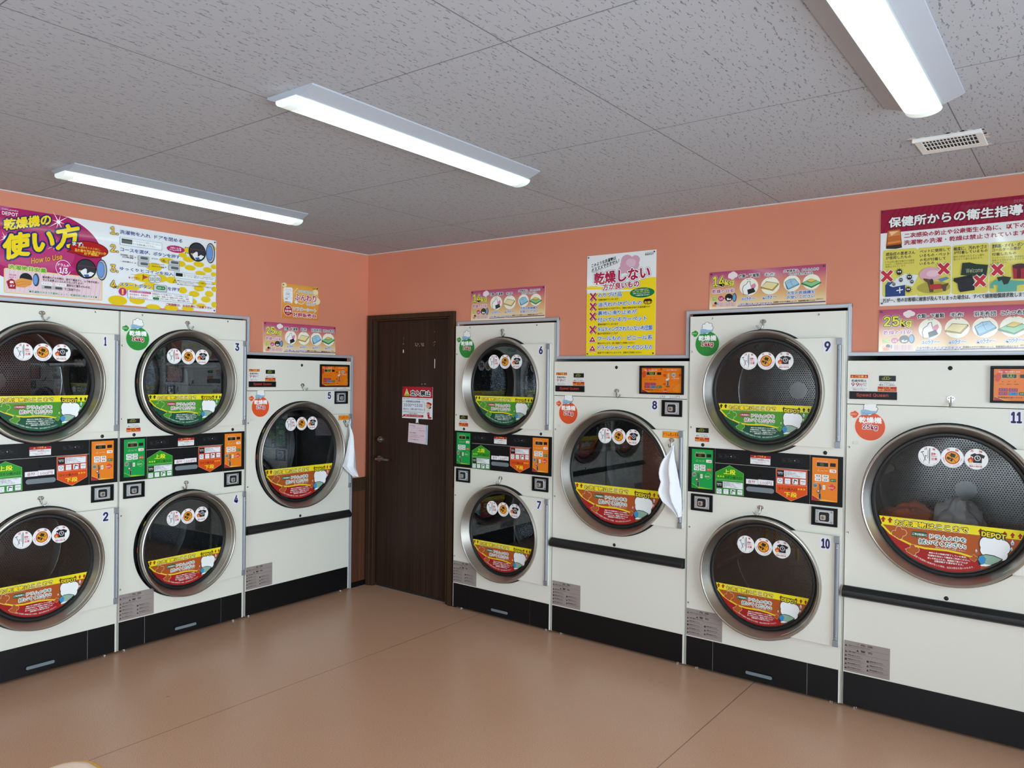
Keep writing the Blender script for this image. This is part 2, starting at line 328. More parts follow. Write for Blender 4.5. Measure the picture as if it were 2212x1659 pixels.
ART={
 'dont':[
  ('R',0,0,0.464,0.609,'#e9eeee',0),
  ('R',0,0,0.464,0.38,'#f2d81e',0),
  ('P',[(-0.0059,0.4057),(0.0008,0.4211),(0.0355,0.4254),(0.114,0.4155),(0.2003,0.4061),(0.2936,0.421),(0.3845,0.4478),(0.4292,0.452),(0.4638,0.4504),(0.465,0.3781)],'#f2d81e'),
  ('E',0.273,0.5603,0.0393,0.035,'#d3a3b6'),
  ('E',0.3283,0.5599,0.031,0.0278,'#d3a3b6'),
  ('E',0.257,0.541,0.0279,0.0248,'#d3a3b6'),
  ('E',0.2921,0.5238,0.0483,0.0432,'#d3a3b6'),
  ('E',0.2458,0.5108,0.028,0.0248,'#d3a3b6'),
  ('E',0.3242,0.5295,0.032,0.0287,'#d3a3b6'),
  ('E',0.3056,0.5433,0.0275,0.0246,'#ddbcc8'),
  ('E',0.2917,0.5485,0.0231,0.0206,'#ddbcc8'),
  ('T','このような洗濯物は',0.031,0.5353,0.2002,0.5587,'#15151a',0.02,[],0.0363),
  ('T','オススメできません！',0.0315,0.5064,0.2217,0.5289,'#15151a',0.02,[],0.0477),
  ('L',[(0.0349,0.5317),(0.2026,0.5673)],0.0012,'#15151a'),
  ('L',[(0.0333,0.5054),(0.217,0.5512)],0.0012,'#15151a'),
  ('T','乾燥しない',0.0491,0.4279,0.4271,0.5043,'#b01848',0.03,[('#5a5a50',0.008),('#eef2f2',0.0062)],0.0178),
  ('T','方が良いもの',0.1113,0.3925,0.3581,0.4325,'#b01848',0.03,[('#5a5a50',0.0065),('#eef2f2',0.0048)],0.0082),
  ('E',0.3767,0.3662,0.0796,0.0293,'#0d5a36'),
  ('E',0.3767,0.367,0.077,0.0268,'#157a48'),
  ('T','上記のものを乾燥されますと',0.3263,0.3801,0.417,0.3879,'#eef2f2',0.01,[],0.0),
  ('T','変形・変色・破損・縮み等の',0.315,0.3701,0.4238,0.3779,'#f2d81e',0.01,[],0.0),
  ('T','衣類トラブルにつながります',0.3175,0.3593,0.4262,0.3671,'#eef2f2',0.01,[],0.0),
  ('T','一切責任を負いかねます',0.3337,0.3478,0.4241,0.3555,'#eef2f2',0.01,[],0.0),
  ('R',0.3863,0.2966,0.4427,0.3283,'#5a1212',0.15),
  ('R',0.3886,0.2981,0.4405,0.3258,'#3a2010',0.12),
  ('T','危険！',0.3919,0.2988,0.4387,0.315,'#f2d81e',0.02,[],0.0),
  ('L',[(0.0303,0.3759),(0.0664,0.3375)],0.0165,'#15151a'),
  ('L',[(0.0658,0.3757),(0.0309,0.3376)],0.0165,'#15151a'),
  ('L',[(0.0273,0.3787),(0.0634,0.3402)],0.0165,'#eef2f2'),
  ('L',[(0.0628,0.3784),(0.0279,0.3403)],0.0165,'#eef2f2'),
  ('L',[(0.0273,0.3787),(0.0634,0.3402)],0.0118,'#b4204e'),
  ('L',[(0.0628,0.3784),(0.0279,0.3403)],0.0118,'#b4204e'),
  ('L',[(0.0298,0.3164),(0.0658,0.2783)],0.0165,'#15151a'),
  ('L',[(0.0653,0.3164),(0.0303,0.2781)],0.0165,'#15151a'),
  ('L',[(0.0268,0.3191),(0.0629,0.281)],0.0165,'#eef2f2'),
  ('L',[(0.0623,0.3191),(0.0273,0.2808)],0.0165,'#eef2f2'),
  ('L',[(0.0268,0.3191),(0.0629,0.281)],0.0118,'#b4204e'),
  ('L',[(0.0623,0.3191),(0.0273,0.2808)],0.0118,'#b4204e'),
  ('L',[(0.0297,0.2568),(0.0658,0.219)],0.0165,'#15151a'),
  ('L',[(0.0652,0.2571),(0.0303,0.2185)],0.0165,'#15151a'),
  ('L',[(0.0267,0.2595),(0.0628,0.2216)],0.0165,'#eef2f2'),
  ('L',[(0.0622,0.2598),(0.0273,0.2212)],0.0165,'#eef2f2'),
  ('L',[(0.0267,0.2595),(0.0628,0.2216)],0.0118,'#b4204e'),
  ('L',[(0.0622,0.2598),(0.0273,0.2212)],0.0118,'#b4204e'),
  ('L',[(0.0304,0.176),(0.0665,0.1385)],0.0165,'#15151a'),
  ('L',[(0.0659,0.1766),(0.031,0.1376)],0.0165,'#15151a'),
  ('L',[(0.0274,0.1786),(0.0635,0.1411)],0.0165,'#eef2f2'),
  ('L',[(0.0629,0.1792),(0.028,0.1403)],0.0165,'#eef2f2'),
  ('L',[(0.0274,0.1786),(0.0635,0.1411)],0.0118,'#b4204e'),
  ('L',[(0.0629,0.1792),(0.028,0.1403)],0.0118,'#b4204e'),
  ('P',[(0.021,0.0799),(0.0738,0.0798),(0.0476,0.1185)],'#15151a'),
  ('P',[(0.017,0.0817),(0.0728,0.0816),(0.0446,0.1228)],'#eef2f2'),
  ('P',[(0.0219,0.0846),(0.0678,0.0846),(0.0446,0.1186)],'#b4204e'),
  ('P',[(0.0381,0.0941),(0.0524,0.0938),(0.0449,0.1033)],'#eef2f2'),
  ('P',[(0.0218,0.0245),(0.0746,0.0248),(0.0485,0.0633)],'#15151a'),
  ('P',[(0.0178,0.0262),(0.0736,0.0265),(0.0454,0.0676)],'#eef2f2'),
  ('P',[(0.0227,0.0291),(0.0686,0.0295),(0.0455,0.0633)],'#b4204e'),
  ('P',[(0.0389,0.0388),(0.0533,0.0386),(0.0457,0.048)],'#eef2f2'),
  ('T','のりづけ品',0.0805,0.3512,0.2435,0.3795,'#2268b4',0.022,[('#20303a',0.0037),('#eef2f2',0.0032)],0.0),
  ('T','油汚れのひどいもの',0.0813,0.2949,0.3778,0.3224,'#2268b4',0.022,[('#20303a',0.0037),('#eef2f2',0.0032)],0.0),
  ('T','裏地に滑り止めが',0.0811,0.2434,0.3445,0.2704,'#2268b4',0.022,[('#20303a',0.0037),('#eef2f2',0.0032)],0.0),
  ('T','付いているカーペット',0.0803,0.202,0.4107,0.2307,'#2268b4',0.022,[('#20303a',0.0037),('#eef2f2',0.0032)],0.0),
  ('T','キルティングされていない布団類',0.0811,0.1448,0.4473,0.1745,'#2268b4',0.022,[('#20303a',0.0037),('#eef2f2',0.0032)],0.0),
  ('T','ウールもの・ビニール系',0.082,0.0898,0.4481,0.1182,'#2268b4',0.022,[('#20303a',0.0037),('#eef2f2',0.0032)],0.0),
  ('T','ドライTシャツ・ナイロンもの',0.0828,0.0327,0.449,0.0623,'#2268b4',0.022,[('#20303a',0.0037),('#eef2f2',0.0032)],0.0),
  ('T','衣類が剥げてしまいます',0.0835,0.3312,0.2227,0.343,'#2a2a20',0.005,[],0.0),
  ('T','油汚れが付いたままですと、発火の恐れがあり大変危険です！',0.0843,0.2758,0.4319,0.2876,'#2a2a20',0.005,[],0.0),
  ('T','裏地が溶けてしまいます',0.0833,0.1824,0.2226,0.1947,'#2a2a20',0.005,[],0.0),
  ('T','縮みや変形をおこします',0.0817,0.1271,0.2211,0.1398,'#2a2a20',0.005,[],0.0),
  ('T','縮みやすいので、低い温度でご利用ください',0.0826,0.0687,0.3335,0.0805,'#2a2a20',0.005,[],0.0),
  ('T','高温ですと溶けてしまうので、送風でご利用ください',0.0834,0.0116,0.3799,0.0234,'#2a2a20',0.005,[],0.0),
  ('T','DEPOT',0.3949,0.5799,0.4495,0.5909,'#3c4444',0.02,[],0.0),
  ('T','CoinLaundry',0.3948,0.5929,0.4493,0.5978,'#3c4444',0,[],0.0),
 ],
 'sign14':[
  ('G',0,0,0.6145,0.203,'sign'),
  ('E',0.1204,0.1785,0.0157,0.0152,'#e9dede'),
  ('E',0.1334,0.1839,0.0163,0.0158,'#e9dede'),
  ('E',0.1449,0.1784,0.013,0.0126,'#e9dede'),
  ('E',0.1287,0.1716,0.0147,0.0143,'#e9dede'),
  ('E',0.114,0.1726,0.0098,0.0095,'#e9dede'),
  ('T','14',0.0175,0.1246,0.0851,0.1793,'#e8dc3c',0.03,[('#eef2f2',0.005),('#15151a',0.0035)],0.0),
  ('T','kg',0.0872,0.1203,0.1376,0.1579,'#e8dc3c',0.03,[('#eef2f2',0.004),('#15151a',0.0028)],0.0),
  ('T','乾燥の目安',0.0152,0.0861,0.1398,0.1093,'#a8286a',0.015,[('#eef2f2',0.0024)],0.0),
  ('R',0.0159,0.0468,0.0447,0.0652,'#6aa832',0),
  ('T','洗濯物',0.0169,0.0566,0.0435,0.0638,'#e6ee9a',0.015,[],0.0),
  ('T','目安量',0.017,0.0481,0.0437,0.0553,'#e6ee9a',0.015,[],0.0),
  ('R',0.0146,0.0115,0.15,0.0385,'#e6c2bc',0.004),
  ('E',0.0359,0.0321,0.0079,0.0081,'#15151a'),
  ('P',[(0.0162,0.0249),(0.0289,0.0297),(0.0416,0.0251),(0.0404,0.0144),(0.0206,0.0139)],'#e08a3c'),
  ('E',0.0486,0.0288,0.0034,0.0086,'#6f9cc4'),
  ('T','寝具類などの大物は途中で裏返すと',0.0583,0.0305,0.1471,0.0337,'#5a3040',0,[],0.0),
  ('T','寝具類などの大物は途中で裏返すと',0.0584,0.0248,0.1472,0.0281,'#5a3040',0,[],0.0),
  ('T','寝具類などの大物は途中で裏返すと',0.0585,0.0192,0.1473,0.0224,'#5a3040',0,[],0.0),
  ('T','寝具類などの大物は途中で裏返すと',0.0586,0.0135,0.1474,0.0168,'#5a3040',0,[],0.0),
  ('E',0.0662,0.0571,0.0153,0.0147,'#b8307a'),
  ('P',[(0.0737,0.0655),(0.0891,0.0574),(0.074,0.0479)],'#b8307a'),
  ('T','1/3',0.0569,0.0487,0.0755,0.062,'#eef2f2',0.015,[],0.0),
  ('E',0.1107,0.0602,0.0216,0.021,'#1c1c20'),
  ('P',[(0.0978,0.0567),(0.1064,0.0583),(0.113,0.0538),(0.1238,0.0553),(0.1218,0.047),(0.1023,0.0459)],'#eef2f2'),
  ('P',[(0.1087,0.054),(0.113,0.0569),(0.112,0.0496)],'#30405a'),
  ('E',0.142,0.0589,0.0118,0.0234,'#3c4650'),
  ('E',0.141,0.059,0.0086,0.0188,'#6f9cc8'),
  ('E',0.2204,0.1122,0.0505,0.0469,'#f0eedd'),
  ('E',0.3338,0.1108,0.0488,0.0455,'#f0eedd'),
  ('E',0.4455,0.1159,0.0428,0.0408,'#f0eedd'),
  ('E',0.5435,0.1168,0.043,0.0387,'#f0eedd'),
  ('P',[(0.1904,0.0717),(0.1838,0.1003),(0.1897,0.1188),(0.2074,0.1294),(0.2123,0.1408),(0.2276,0.1422),(0.2304,0.1209),(0.2382,0.1111),(0.236,0.0879),(0.216,0.0679)],'#50555a'),
  ('P',[(0.1929,0.0739),(0.1869,0.1001),(0.1922,0.1167),(0.209,0.127),(0.2149,0.1383),(0.2251,0.14),(0.2274,0.1211),(0.2356,0.1113),(0.2334,0.0904),(0.2149,0.0703)],'#f4f4f2'),
  ('P',[(0.2279,0.1164),(0.2455,0.127),(0.253,0.1288),(0.2583,0.1145),(0.2509,0.101),(0.2332,0.1044)],'#d88aa8'),
  ('P',[(0.2115,0.0963),(0.2458,0.105),(0.2562,0.0844),(0.2512,0.0814),(0.2169,0.0711)],'#26262c'),
  ('P',[(0.2844,0.1047),(0.3137,0.1348),(0.3767,0.1208),(0.3778,0.1126),(0.349,0.0826),(0.287,0.0986)],'#5a4a1c'),
  ('P',[(0.2879,0.1072),(0.3148,0.132),(0.3738,0.1196),(0.3449,0.0897)],'#e6d9a0'),
  ('P',[(0.2879,0.1054),(0.345,0.0874),(0.3738,0.1173),(0.3748,0.1128),(0.348,0.0845),(0.2895,0.0998)],'#c8a83c'),
  ('P',[(0.4086,0.1244),(0.4344,0.1391),(0.4602,0.1394),(0.4833,0.1115),(0.4821,0.1055),(0.4287,0.0835),(0.42,0.0889)],'#3a5c74'),
  ('P',[(0.4108,0.1235),(0.4357,0.137),(0.4594,0.1374),(0.4807,0.1121),(0.4265,0.0918)],'#9cc8dc'),
  ('P',[(0.4243,0.0919),(0.4807,0.1096),(0.4799,0.1064),(0.4278,0.0856)],'#6fa8c4'),
  ('L',[(0.4366,0.1369),(0.4411,0.1203),(0.45,0.1034)],0.0012,'#3a5c74'),
  ('L',[(0.4196,0.1176),(0.4539,0.1296)],0.001,'#3a5c74'),
  ('P',[(0.4913,0.1124),(0.5389,0.1345),(0.5929,0.1117),(0.5909,0.108),(0.544,0.0858),(0.4936,0.1084)],'#2f7a4c'),
  ('P',[(0.5,0.1142),(0.539,0.1326),(0.5865,0.1125),(0.5439,0.0936)],'#8cc48c'),
  ('P',[(0.5174,0.1205),(0.5433,0.1342),(0.5701,0.1236),(0.5436,0.1129)],'#2a2a18'),
  ('P',[(0.5196,0.1223),(0.5433,0.135),(0.5684,0.1248),(0.5436,0.1153)],'#dcc05c'),
  ('T','衣類・下着類',0.1643,0.1609,0.2773,0.1811,'#15151a',0.02,[('#eef2f2',0.0022)],0.0),
  ('T','毛布',0.3035,0.162,0.3575,0.1774,'#15151a',0.02,[('#eef2f2',0.0022)],0.0),
  ('T','なら',0.208,0.1486,0.2319,0.1543,'#15151a',0.01,[],0.0),
  ('T','なら',0.3209,0.1491,0.344,0.1547,'#15151a',0.01,[],0.0),
  ('T','大物寝具は、よりふんわり',0.4026,0.174,0.5785,0.1883,'#15151a',0.02,[('#eef2f2',0.0022)],0.0),
  ('T','仕上げるためにも',0.4304,0.1553,0.5501,0.1696,'#15151a',0.02,[('#eef2f2',0.0022)],0.0),
  ('T','30分～',0.1812,0.0392,0.2604,0.0596,'#1f63b0',0.022,[('#eef2f2',0.0025)],0.0),
  ('T','40分～',0.2944,0.0397,0.3731,0.0607,'#1f63b0',0.022,[('#eef2f2',0.0025)],0.0),
  ('T','大型の乾燥機を',0.4208,0.0575,0.5602,0.0751,'#1f63b0',0.022,[('#eef2f2',0.0025)],0.0),
  ('T','お使いください',0.4211,0.0356,0.5606,0.0538,'#1f63b0',0.022,[('#eef2f2',0.0025)],0.0),
  ('L',[(0.162,0.0118),(0.613,0.014)],0.0052,'#5a2a72'),
  ('T','上記分数はあくまで目安です',0.1624,0.0133,0.347,0.0259,'#6a3a86',0.02,[('#eef2f2',0.0016)],0.0),
  ('T','洗濯物の大きさや素材によって、乾燥時間は異なります',0.352,0.019,0.5637,0.0269,'#15151a',0.012,[],0.0),
  ('T','DEPOT',0.5692,0.0242,0.6021,0.031,'#6a7a70',0.01,[],0.0),
 ],
 'sign25':[
  ('G',0,0,0.6145,0.2045,'sign'),
  ('E',0.1192,0.1809,0.0142,0.012,'#e9dede'),
  ('E',0.131,0.1856,0.0152,0.0128,'#e9dede'),
  ('E',0.1429,0.1803,0.0134,0.0112,'#e9dede'),
  ('E',0.1264,0.1733,0.0133,0.0112,'#e9dede'),
  ('T','25',0.0205,0.1237,0.0892,0.1722,'#e8dc3c',0.03,[('#eef2f2',0.005),('#15151a',0.0035)],0.0),
  ('T','kg',0.0926,0.1156,0.1427,0.1566,'#e8dc3c',0.03,[('#eef2f2',0.004),('#15151a',0.0028)],0.0),
  ('T','乾燥の目安',0.0198,0.0831,0.1416,0.1048,'#a8286a',0.015,[('#eef2f2',0.0024)],0.0),
  ('R',0.018,0.046,0.0467,0.0645,'#6aa832',0),
  ('T','洗濯物',0.0194,0.0561,0.0452,0.063,'#e6ee9a',0.015,[],0.0),
  ('T','目安量',0.0195,0.0476,0.0453,0.0545,'#e6ee9a',0.015,[],0.0),
  ('R',0.016,0.0053,0.152,0.0341,'#e6c2bc',0.004),
  ('E',0.0413,0.0293,0.0095,0.0087,'#15151a'),
  ('P',[(0.0178,0.0198),(0.0329,0.0261),(0.0481,0.0223),(0.0465,0.0107),(0.023,0.0084)],'#e08a3c'),
  ('E',0.0565,0.027,0.0041,0.0093,'#6f9cc4'),
  ('T','寝具類などの大物は途中で裏返すと',0.0683,0.0297,0.148,0.0332,'#5a3040',0,[],0.0),
  ('T','寝具類などの大物は途中で裏返すと',0.0684,0.0236,0.148,0.0271,'#5a3040',0,[],0.0),
  ('T','寝具類などの大物は途中で裏返すと',0.0684,0.0175,0.1481,0.021,'#5a3040',0,[],0.0),
  ('T','寝具類などの大物は途中で裏返すと',0.0685,0.0115,0.1482,0.0149,'#5a3040',0,[],0.0),
  ('E',0.0698,0.056,0.0149,0.0127,'#b8307a'),
  ('P',[(0.0772,0.064),(0.0923,0.0582),(0.0774,0.0487)],'#b8307a'),
  ('T','1/3',0.0609,0.048,0.0789,0.0594,'#eef2f2',0.015,[],0.0),
  ('E',0.112,0.0606,0.0218,0.0192,'#1c1c20'),
  ('P',[(0.0991,0.0562),(0.1077,0.0585),(0.1142,0.0549),(0.1251,0.0573),(0.123,0.0495),(0.1035,0.0468)],'#eef2f2'),
  ('P',[(0.1099,0.0547),(0.1142,0.0578),(0.1132,0.051)],'#30405a'),
  ('E',0.1436,0.0623,0.0121,0.0216,'#3c4650'),
  ('E',0.1425,0.0622,0.0088,0.0173,'#6f9cc8'),
  ('E',0.2199,0.1078,0.0481,0.0479,'#f0eedd'),
  ('E',0.33,0.1081,0.0497,0.0462,'#f0eedd'),
  ('E',0.439,0.1079,0.0498,0.0461,'#f0eedd'),
  ('E',0.5484,0.1087,0.053,0.046,'#f0eedd'),
  ('P',[(0.1919,0.0634),(0.1859,0.0918),(0.1913,0.1111),(0.2078,0.1239),(0.2124,0.1361),(0.2267,0.1393),(0.2294,0.1178),(0.2367,0.1086),(0.2346,0.0844),(0.2157,0.062)],'#50555a'),
  ('P',[(0.1942,0.0659),(0.1887,0.0919),(0.1937,0.1093),(0.2093,0.1216),(0.2148,0.1338),(0.2244,0.1367),(0.2265,0.1177),(0.2343,0.1084),(0.2321,0.0867),(0.2147,0.0644)],'#f4f4f2'),
  ('P',[(0.227,0.1129),(0.2437,0.1257),(0.2509,0.1285),(0.2559,0.1143),(0.2488,0.0995),(0.232,0.1011)],'#d88aa8'),
  ('P',[(0.2115,0.0906),(0.2439,0.1031),(0.2538,0.0829),(0.249,0.0793),(0.2166,0.0654)],'#26262c'),
  ('P',[(0.2811,0.0966),(0.31,0.1302),(0.3735,0.1232),(0.3746,0.1149),(0.3451,0.081),(0.2836,0.0908)],'#5a4a1c'),
  ('P',[(0.2844,0.0995),(0.311,0.1275),(0.3705,0.1217),(0.3411,0.0878)],'#e6d9a0'),
  ('P',[(0.2845,0.0977),(0.3411,0.0855),(0.3706,0.1194),(0.3716,0.1148),(0.3441,0.0829),(0.286,0.0922)],'#c8a83c'),
  ('P',[(0.3972,0.1128),(0.4264,0.1326),(0.456,0.1364),(0.4828,0.1076),(0.4814,0.1006),(0.4198,0.0692),(0.4099,0.0743)],'#3a5c74'),
  ('P',[(0.3997,0.112),(0.4279,0.1304),(0.4551,0.1341),(0.4798,0.1079),(0.4172,0.0783)],'#9cc8dc'),
  ('P',[(0.4148,0.0782),(0.4798,0.1052),(0.4789,0.1014),(0.4188,0.0715)],'#6fa8c4'),
  ('L',[(0.4289,0.1304),(0.434,0.1123),(0.4441,0.0943)],0.0012,'#3a5c74'),
  ('L',[(0.4095,0.1065),(0.4487,0.1245)],0.001,'#3a5c74'),
  ('P',[(0.486,0.0967),(0.5429,0.1292),(0.6095,0.1093),(0.6068,0.1045),(0.5489,0.0719),(0.4886,0.0923)],'#2f7a4c'),
  ('P',[(0.4963,0.0999),(0.5429,0.1269),(0.6014,0.1093),(0.5488,0.0811)],'#8cc48c'),
  ('P',[(0.517,0.1096),(0.5482,0.1294),(0.5811,0.1204),(0.5485,0.1041)],'#2a2a18'),
  ('P',[(0.5196,0.112),(0.5482,0.1304),(0.5789,0.1217),(0.5484,0.1069)],'#dcc05c'),
  ('T','衣類・下着類',0.1645,0.1566,0.2769,0.1784,'#15151a',0.02,[('#eef2f2',0.0022)],0.0),
  ('T','毛布',0.3015,0.159,0.3546,0.1795,'#15151a',0.02,[('#eef2f2',0.0022)],0.0),
  ('T','羽毛布団',0.3952,0.1579,0.4798,0.1809,'#15151a',0.02,[('#eef2f2',0.0022)],0.0),
  ('T','こたつ布団',0.4969,0.1593,0.5992,0.1825,'#15151a',0.02,[('#eef2f2',0.0022)],0.0),
  ('T','なら',0.2096,0.1466,0.2327,0.1539,'#15151a',0.01,[],0.0),
  ('T','なら',0.3193,0.1476,0.3421,0.1559,'#15151a',0.01,[],0.0),
  ('T','なら',0.4255,0.1479,0.4474,0.1562,'#15151a',0.01,[],0.0),
  ('T','なら',0.536,0.1486,0.5598,0.1571,'#15151a',0.01,[],0.0),
  ('T','30分～',0.1865,0.0354,0.261,0.0568,'#1f63b0',0.022,[('#eef2f2',0.0025)],0.0),
  ('T','40分～',0.297,0.0355,0.3704,0.0572,'#1f63b0',0.022,[('#eef2f2',0.0025)],0.0),
  ('T','40分～',0.407,0.0366,0.4802,0.0583,'#1f63b0',0.022,[('#eef2f2',0.0025)],0.0),
  ('T','40分～',0.517,0.0373,0.5898,0.0593,'#1f63b0',0.022,[('#eef2f2',0.0025)],0.0),
  ('L',[(0.163,0.0091),(0.6136,0.0141)],0.0052,'#5a2a72'),
  ('T','上記分数はあくまで目安です',0.1638,0.0104,0.3488,0.0253,'#6a3a86',0.02,[('#eef2f2',0.0016)],0.0),
  ('T','洗濯物の大きさや素材によって、乾燥時間は異なります',0.3537,0.0156,0.5658,0.0251,'#15151a',0.012,[],0.0),
  ('T','DEPOT',0.5737,0.0214,0.6037,0.0286,'#6a7a70',0.01,[],0.0),
 ],
 'soft':[
  ('G',0,0,0.312,0.237,'soft'),
  ('E',0.0206,0.2258,0.0192,0.0161,'#e8dcae'),
  ('E',0.2964,0.1369,0.0313,0.0251,'#e8dcae'),
  ('E',0.2852,0.1987,0.0234,0.0188,'#e8dcae'),
  ('P',[(0.0184,0.2075),(0.0812,0.2138),(0.0896,0.2045),(0.0914,0.1355),(0.0859,0.1045),(0.0219,0.1052),(0.013,0.1366),(0.0123,0.1968)],'#eceff0'),
  ('L',[(0.0153,0.1879),(0.0888,0.1902)],0.001,'#8a98a8'),
  ('L',[(0.0158,0.1401),(0.0894,0.1414)],0.001,'#8a98a8'),
  ('E',0.0502,0.1614,0.0179,0.0202,'#9aa6b4'),
  ('E',0.0502,0.1614,0.016,0.0186,'#e4e8ea'),
  ('T','洗濯',0.0395,0.1612,0.0599,0.1692,'#4a5a78',0.015,[],0.0),
  ('T','ソフトシート',0.028,0.1944,0.0741,0.2016,'#a02030',0.015,[],0.0),
  ('T','柔軟剤',0.0274,0.127,0.0496,0.1359,'#1d2c6b',0.015,[],0.0),
  ('T','静電気防止',0.0257,0.1055,0.0761,0.1144,'#15151a',0.015,[],0.0),
  ('T','お洗濯物が',0.1355,0.1853,0.2698,0.2029,'#8fb6c4',0.02,[('#d8e0d8',0.0015)],0.0),
  ('L',[(0.1012,0.1751),(0.1059,0.1939),(0.1206,0.2014),(0.123,0.211),(0.1354,0.2123)],0.002,'#eef2f2'),
  ('L',[(0.124,0.1221),(0.1416,0.1072),(0.1691,0.1054),(0.1915,0.1196)],0.003,'#eef2f2'),
  ('E',0.1192,0.1155,0.0124,0.0114,'#dfe8e8'),
  ('T','ふんわり',0.1061,0.1279,0.2939,0.1755,'#b0406a',0.03,[('#eef2f2',0.0032)],0.0),
  ('T','仕上げ',0.2066,0.1011,0.289,0.125,'#6a7c9c',0.02,[('#eef2f2',0.0022)],0.0),
  ('T','ソフターシート',0.0925,0.0563,0.2947,0.0819,'#5c96c2',0.025,[('#eef2f2',0.0025)],0.0),
  ('T','好評販売中!',0.0954,0.0117,0.2953,0.0443,'#a81838',0.03,[('#eef2f2',0.003)],0.0),
  ('E',0.0524,0.052,0.037,0.038,'#eef2f2'),
  ('E',0.0524,0.052,0.034,0.0356,'#a01028'),
  ('P',[(0.076,0.0327),(0.0932,0.025),(0.0807,0.0452)],'#a01028'),
  ('T','店内',0.0343,0.0619,0.0698,0.076,'#eef2f2',0.01,[],0.0),
  ('T','自動機',0.0263,0.0403,0.0798,0.0564,'#eef2f2',0.01,[],0.0),
  ('T','にて',0.0396,0.0252,0.0663,0.0361,'#eef2f2',0.01,[],0.0),
  ('T','DEPOT',0.2631,0.2175,0.2995,0.2266,'#5a6a40',0.01,[],0.0),
 ],
 'hyg':[
  ('R',0,0,0.61,0.46,'#e8ecec',0),
  ('R',0,0.3496,0.61,0.46,'#96163a',0),
  ('P',[(0.0,0.3496),(0.01,0.3496),(0.07,0.46),(0.06,0.46)],'#8a1234'),
  ('P',[(0.025,0.3496),(0.035,0.3496),(0.095,0.46),(0.085,0.46)],'#8a1234'),
  ('P',[(0.05,0.3496),(0.06,0.3496),(0.12,0.46),(0.11,0.46)],'#8a1234'),
  ('P',[(0.075,0.3496),(0.085,0.3496),(0.145,0.46),(0.135,0.46)],'#8a1234'),
  ('P',[(0.1,0.3496),(0.11,0.3496),(0.17,0.46),(0.16,0.46)],'#8a1234'),
  ('P',[(0.125,0.3496),(0.135,0.3496),(0.195,0.46),(0.185,0.46)],'#8a1234'),
  ('P',[(0.15,0.3496),(0.16,0.3496),(0.22,0.46),(0.21,0.46)],'#8a1234'),
  ('P',[(0.175,0.3496),(0.185,0.3496),(0.245,0.46),(0.235,0.46)],'#8a1234'),
  ('P',[(0.2,0.3496),(0.21,0.3496),(0.27,0.46),(0.26,0.46)],'#8a1234'),
  ('P',[(0.225,0.3496),(0.235,0.3496),(0.295,0.46),(0.285,0.46)],'#8a1234'),
  ('P',[(0.25,0.3496),(0.26,0.3496),(0.32,0.46),(0.31,0.46)],'#8a1234'),
  ('P',[(0.275,0.3496),(0.285,0.3496),(0.345,0.46),(0.335,0.46)],'#8a1234'),
  ('P',[(0.3,0.3496),(0.31,0.3496),(0.37,0.46),(0.36,0.46)],'#8a1234'),
  ('P',[(0.325,0.3496),(0.335,0.3496),(0.395,0.46),(0.385,0.46)],'#8a1234'),
  ('P',[(0.35,0.3496),(0.36,0.3496),(0.42,0.46),(0.41,0.46)],'#8a1234'),
  ('P',[(0.375,0.3496),(0.385,0.3496),(0.445,0.46),(0.435,0.46)],'#8a1234'),
  ('P',[(0.4,0.3496),(0.41,0.3496),(0.47,0.46),(0.46,0.46)],'#8a1234'),
  ('P',[(0.425,0.3496),(0.435,0.3496),(0.495,0.46),(0.485,0.46)],'#8a1234'),
  ('P',[(0.45,0.3496),(0.46,0.3496),(0.52,0.46),(0.51,0.46)],'#8a1234'),
  ('P',[(0.475,0.3496),(0.485,0.3496),(0.545,0.46),(0.535,0.46)],'#8a1234'),
  ('P',[(0.5,0.3496),(0.51,0.3496),(0.57,0.46),(0.56,0.46)],'#8a1234'),
  ('P',[(0.525,0.3496),(0.535,0.3496),(0.595,0.46),(0.585,0.46)],'#8a1234'),
  ('P',[(0.55,0.3496),(0.56,0.3496),(0.61,0.46),(0.61,0.46)],'#8a1234'),
  ('P',[(0.575,0.3496),(0.585,0.3496),(0.61,0.46),(0.61,0.46)],'#8a1234'),
  ('T','保健所からの衛生指導',0.0345,0.373,0.5732,0.4224,'#eef2f2',0.028,[('#5a0c20',0.0035)],0.0),
  ('T','二次感染の防止や公衆衛生の為に、以下の',0.1034,0.3164,0.5841,0.3406,'#aa1c40',0.018,[],0.0),
  ('T','洗濯物の洗濯・乾燥は禁止されています',0.1021,0.2838,0.5853,0.307,'#aa1c40',0.018,[],0.0),
  ('T','DEPOT',0.5382,0.4287,0.5862,0.4427,'#b86a80',0.02,[],0.0),
  ('P',[(0.0247,0.2952),(0.0917,0.2964),(0.0944,0.2735),(0.0669,0.27),(0.0251,0.2738)],'#3a2a24'),
  ('P',[(0.0307,0.3608),(0.0862,0.3625),(0.0941,0.2912),(0.0248,0.2875)],'#b05a20'),
  ('P',[(0.0355,0.3552),(0.083,0.3563),(0.0894,0.2992),(0.0317,0.2945)],'#d88a4a'),
  ('P',[(0.0378,0.3549),(0.0794,0.3556),(0.0474,0.3336)],'#ecc8a0'),
  ('P',[(0.0335,0.3299),(0.0866,0.3347),(0.0883,0.3093),(0.0321,0.3047)],'#c06a30'),
  ('R',0.012,0.0434,0.1602,0.2673,'#d8cf5c',0.012),
  ('R',0.1605,0.04,0.2997,0.2654,'#d8cf5c',0.012),
  ('R',0.3044,0.039,0.4478,0.264,'#d8cf5c',0.012),
  ('R',0.4513,0.0385,0.5937,0.2621,'#d8cf5c',0.012),
  ('T','感染症の患者さん',0.0244,0.2381,0.1515,0.2555,'#2a2630',0.016,[],0.0),
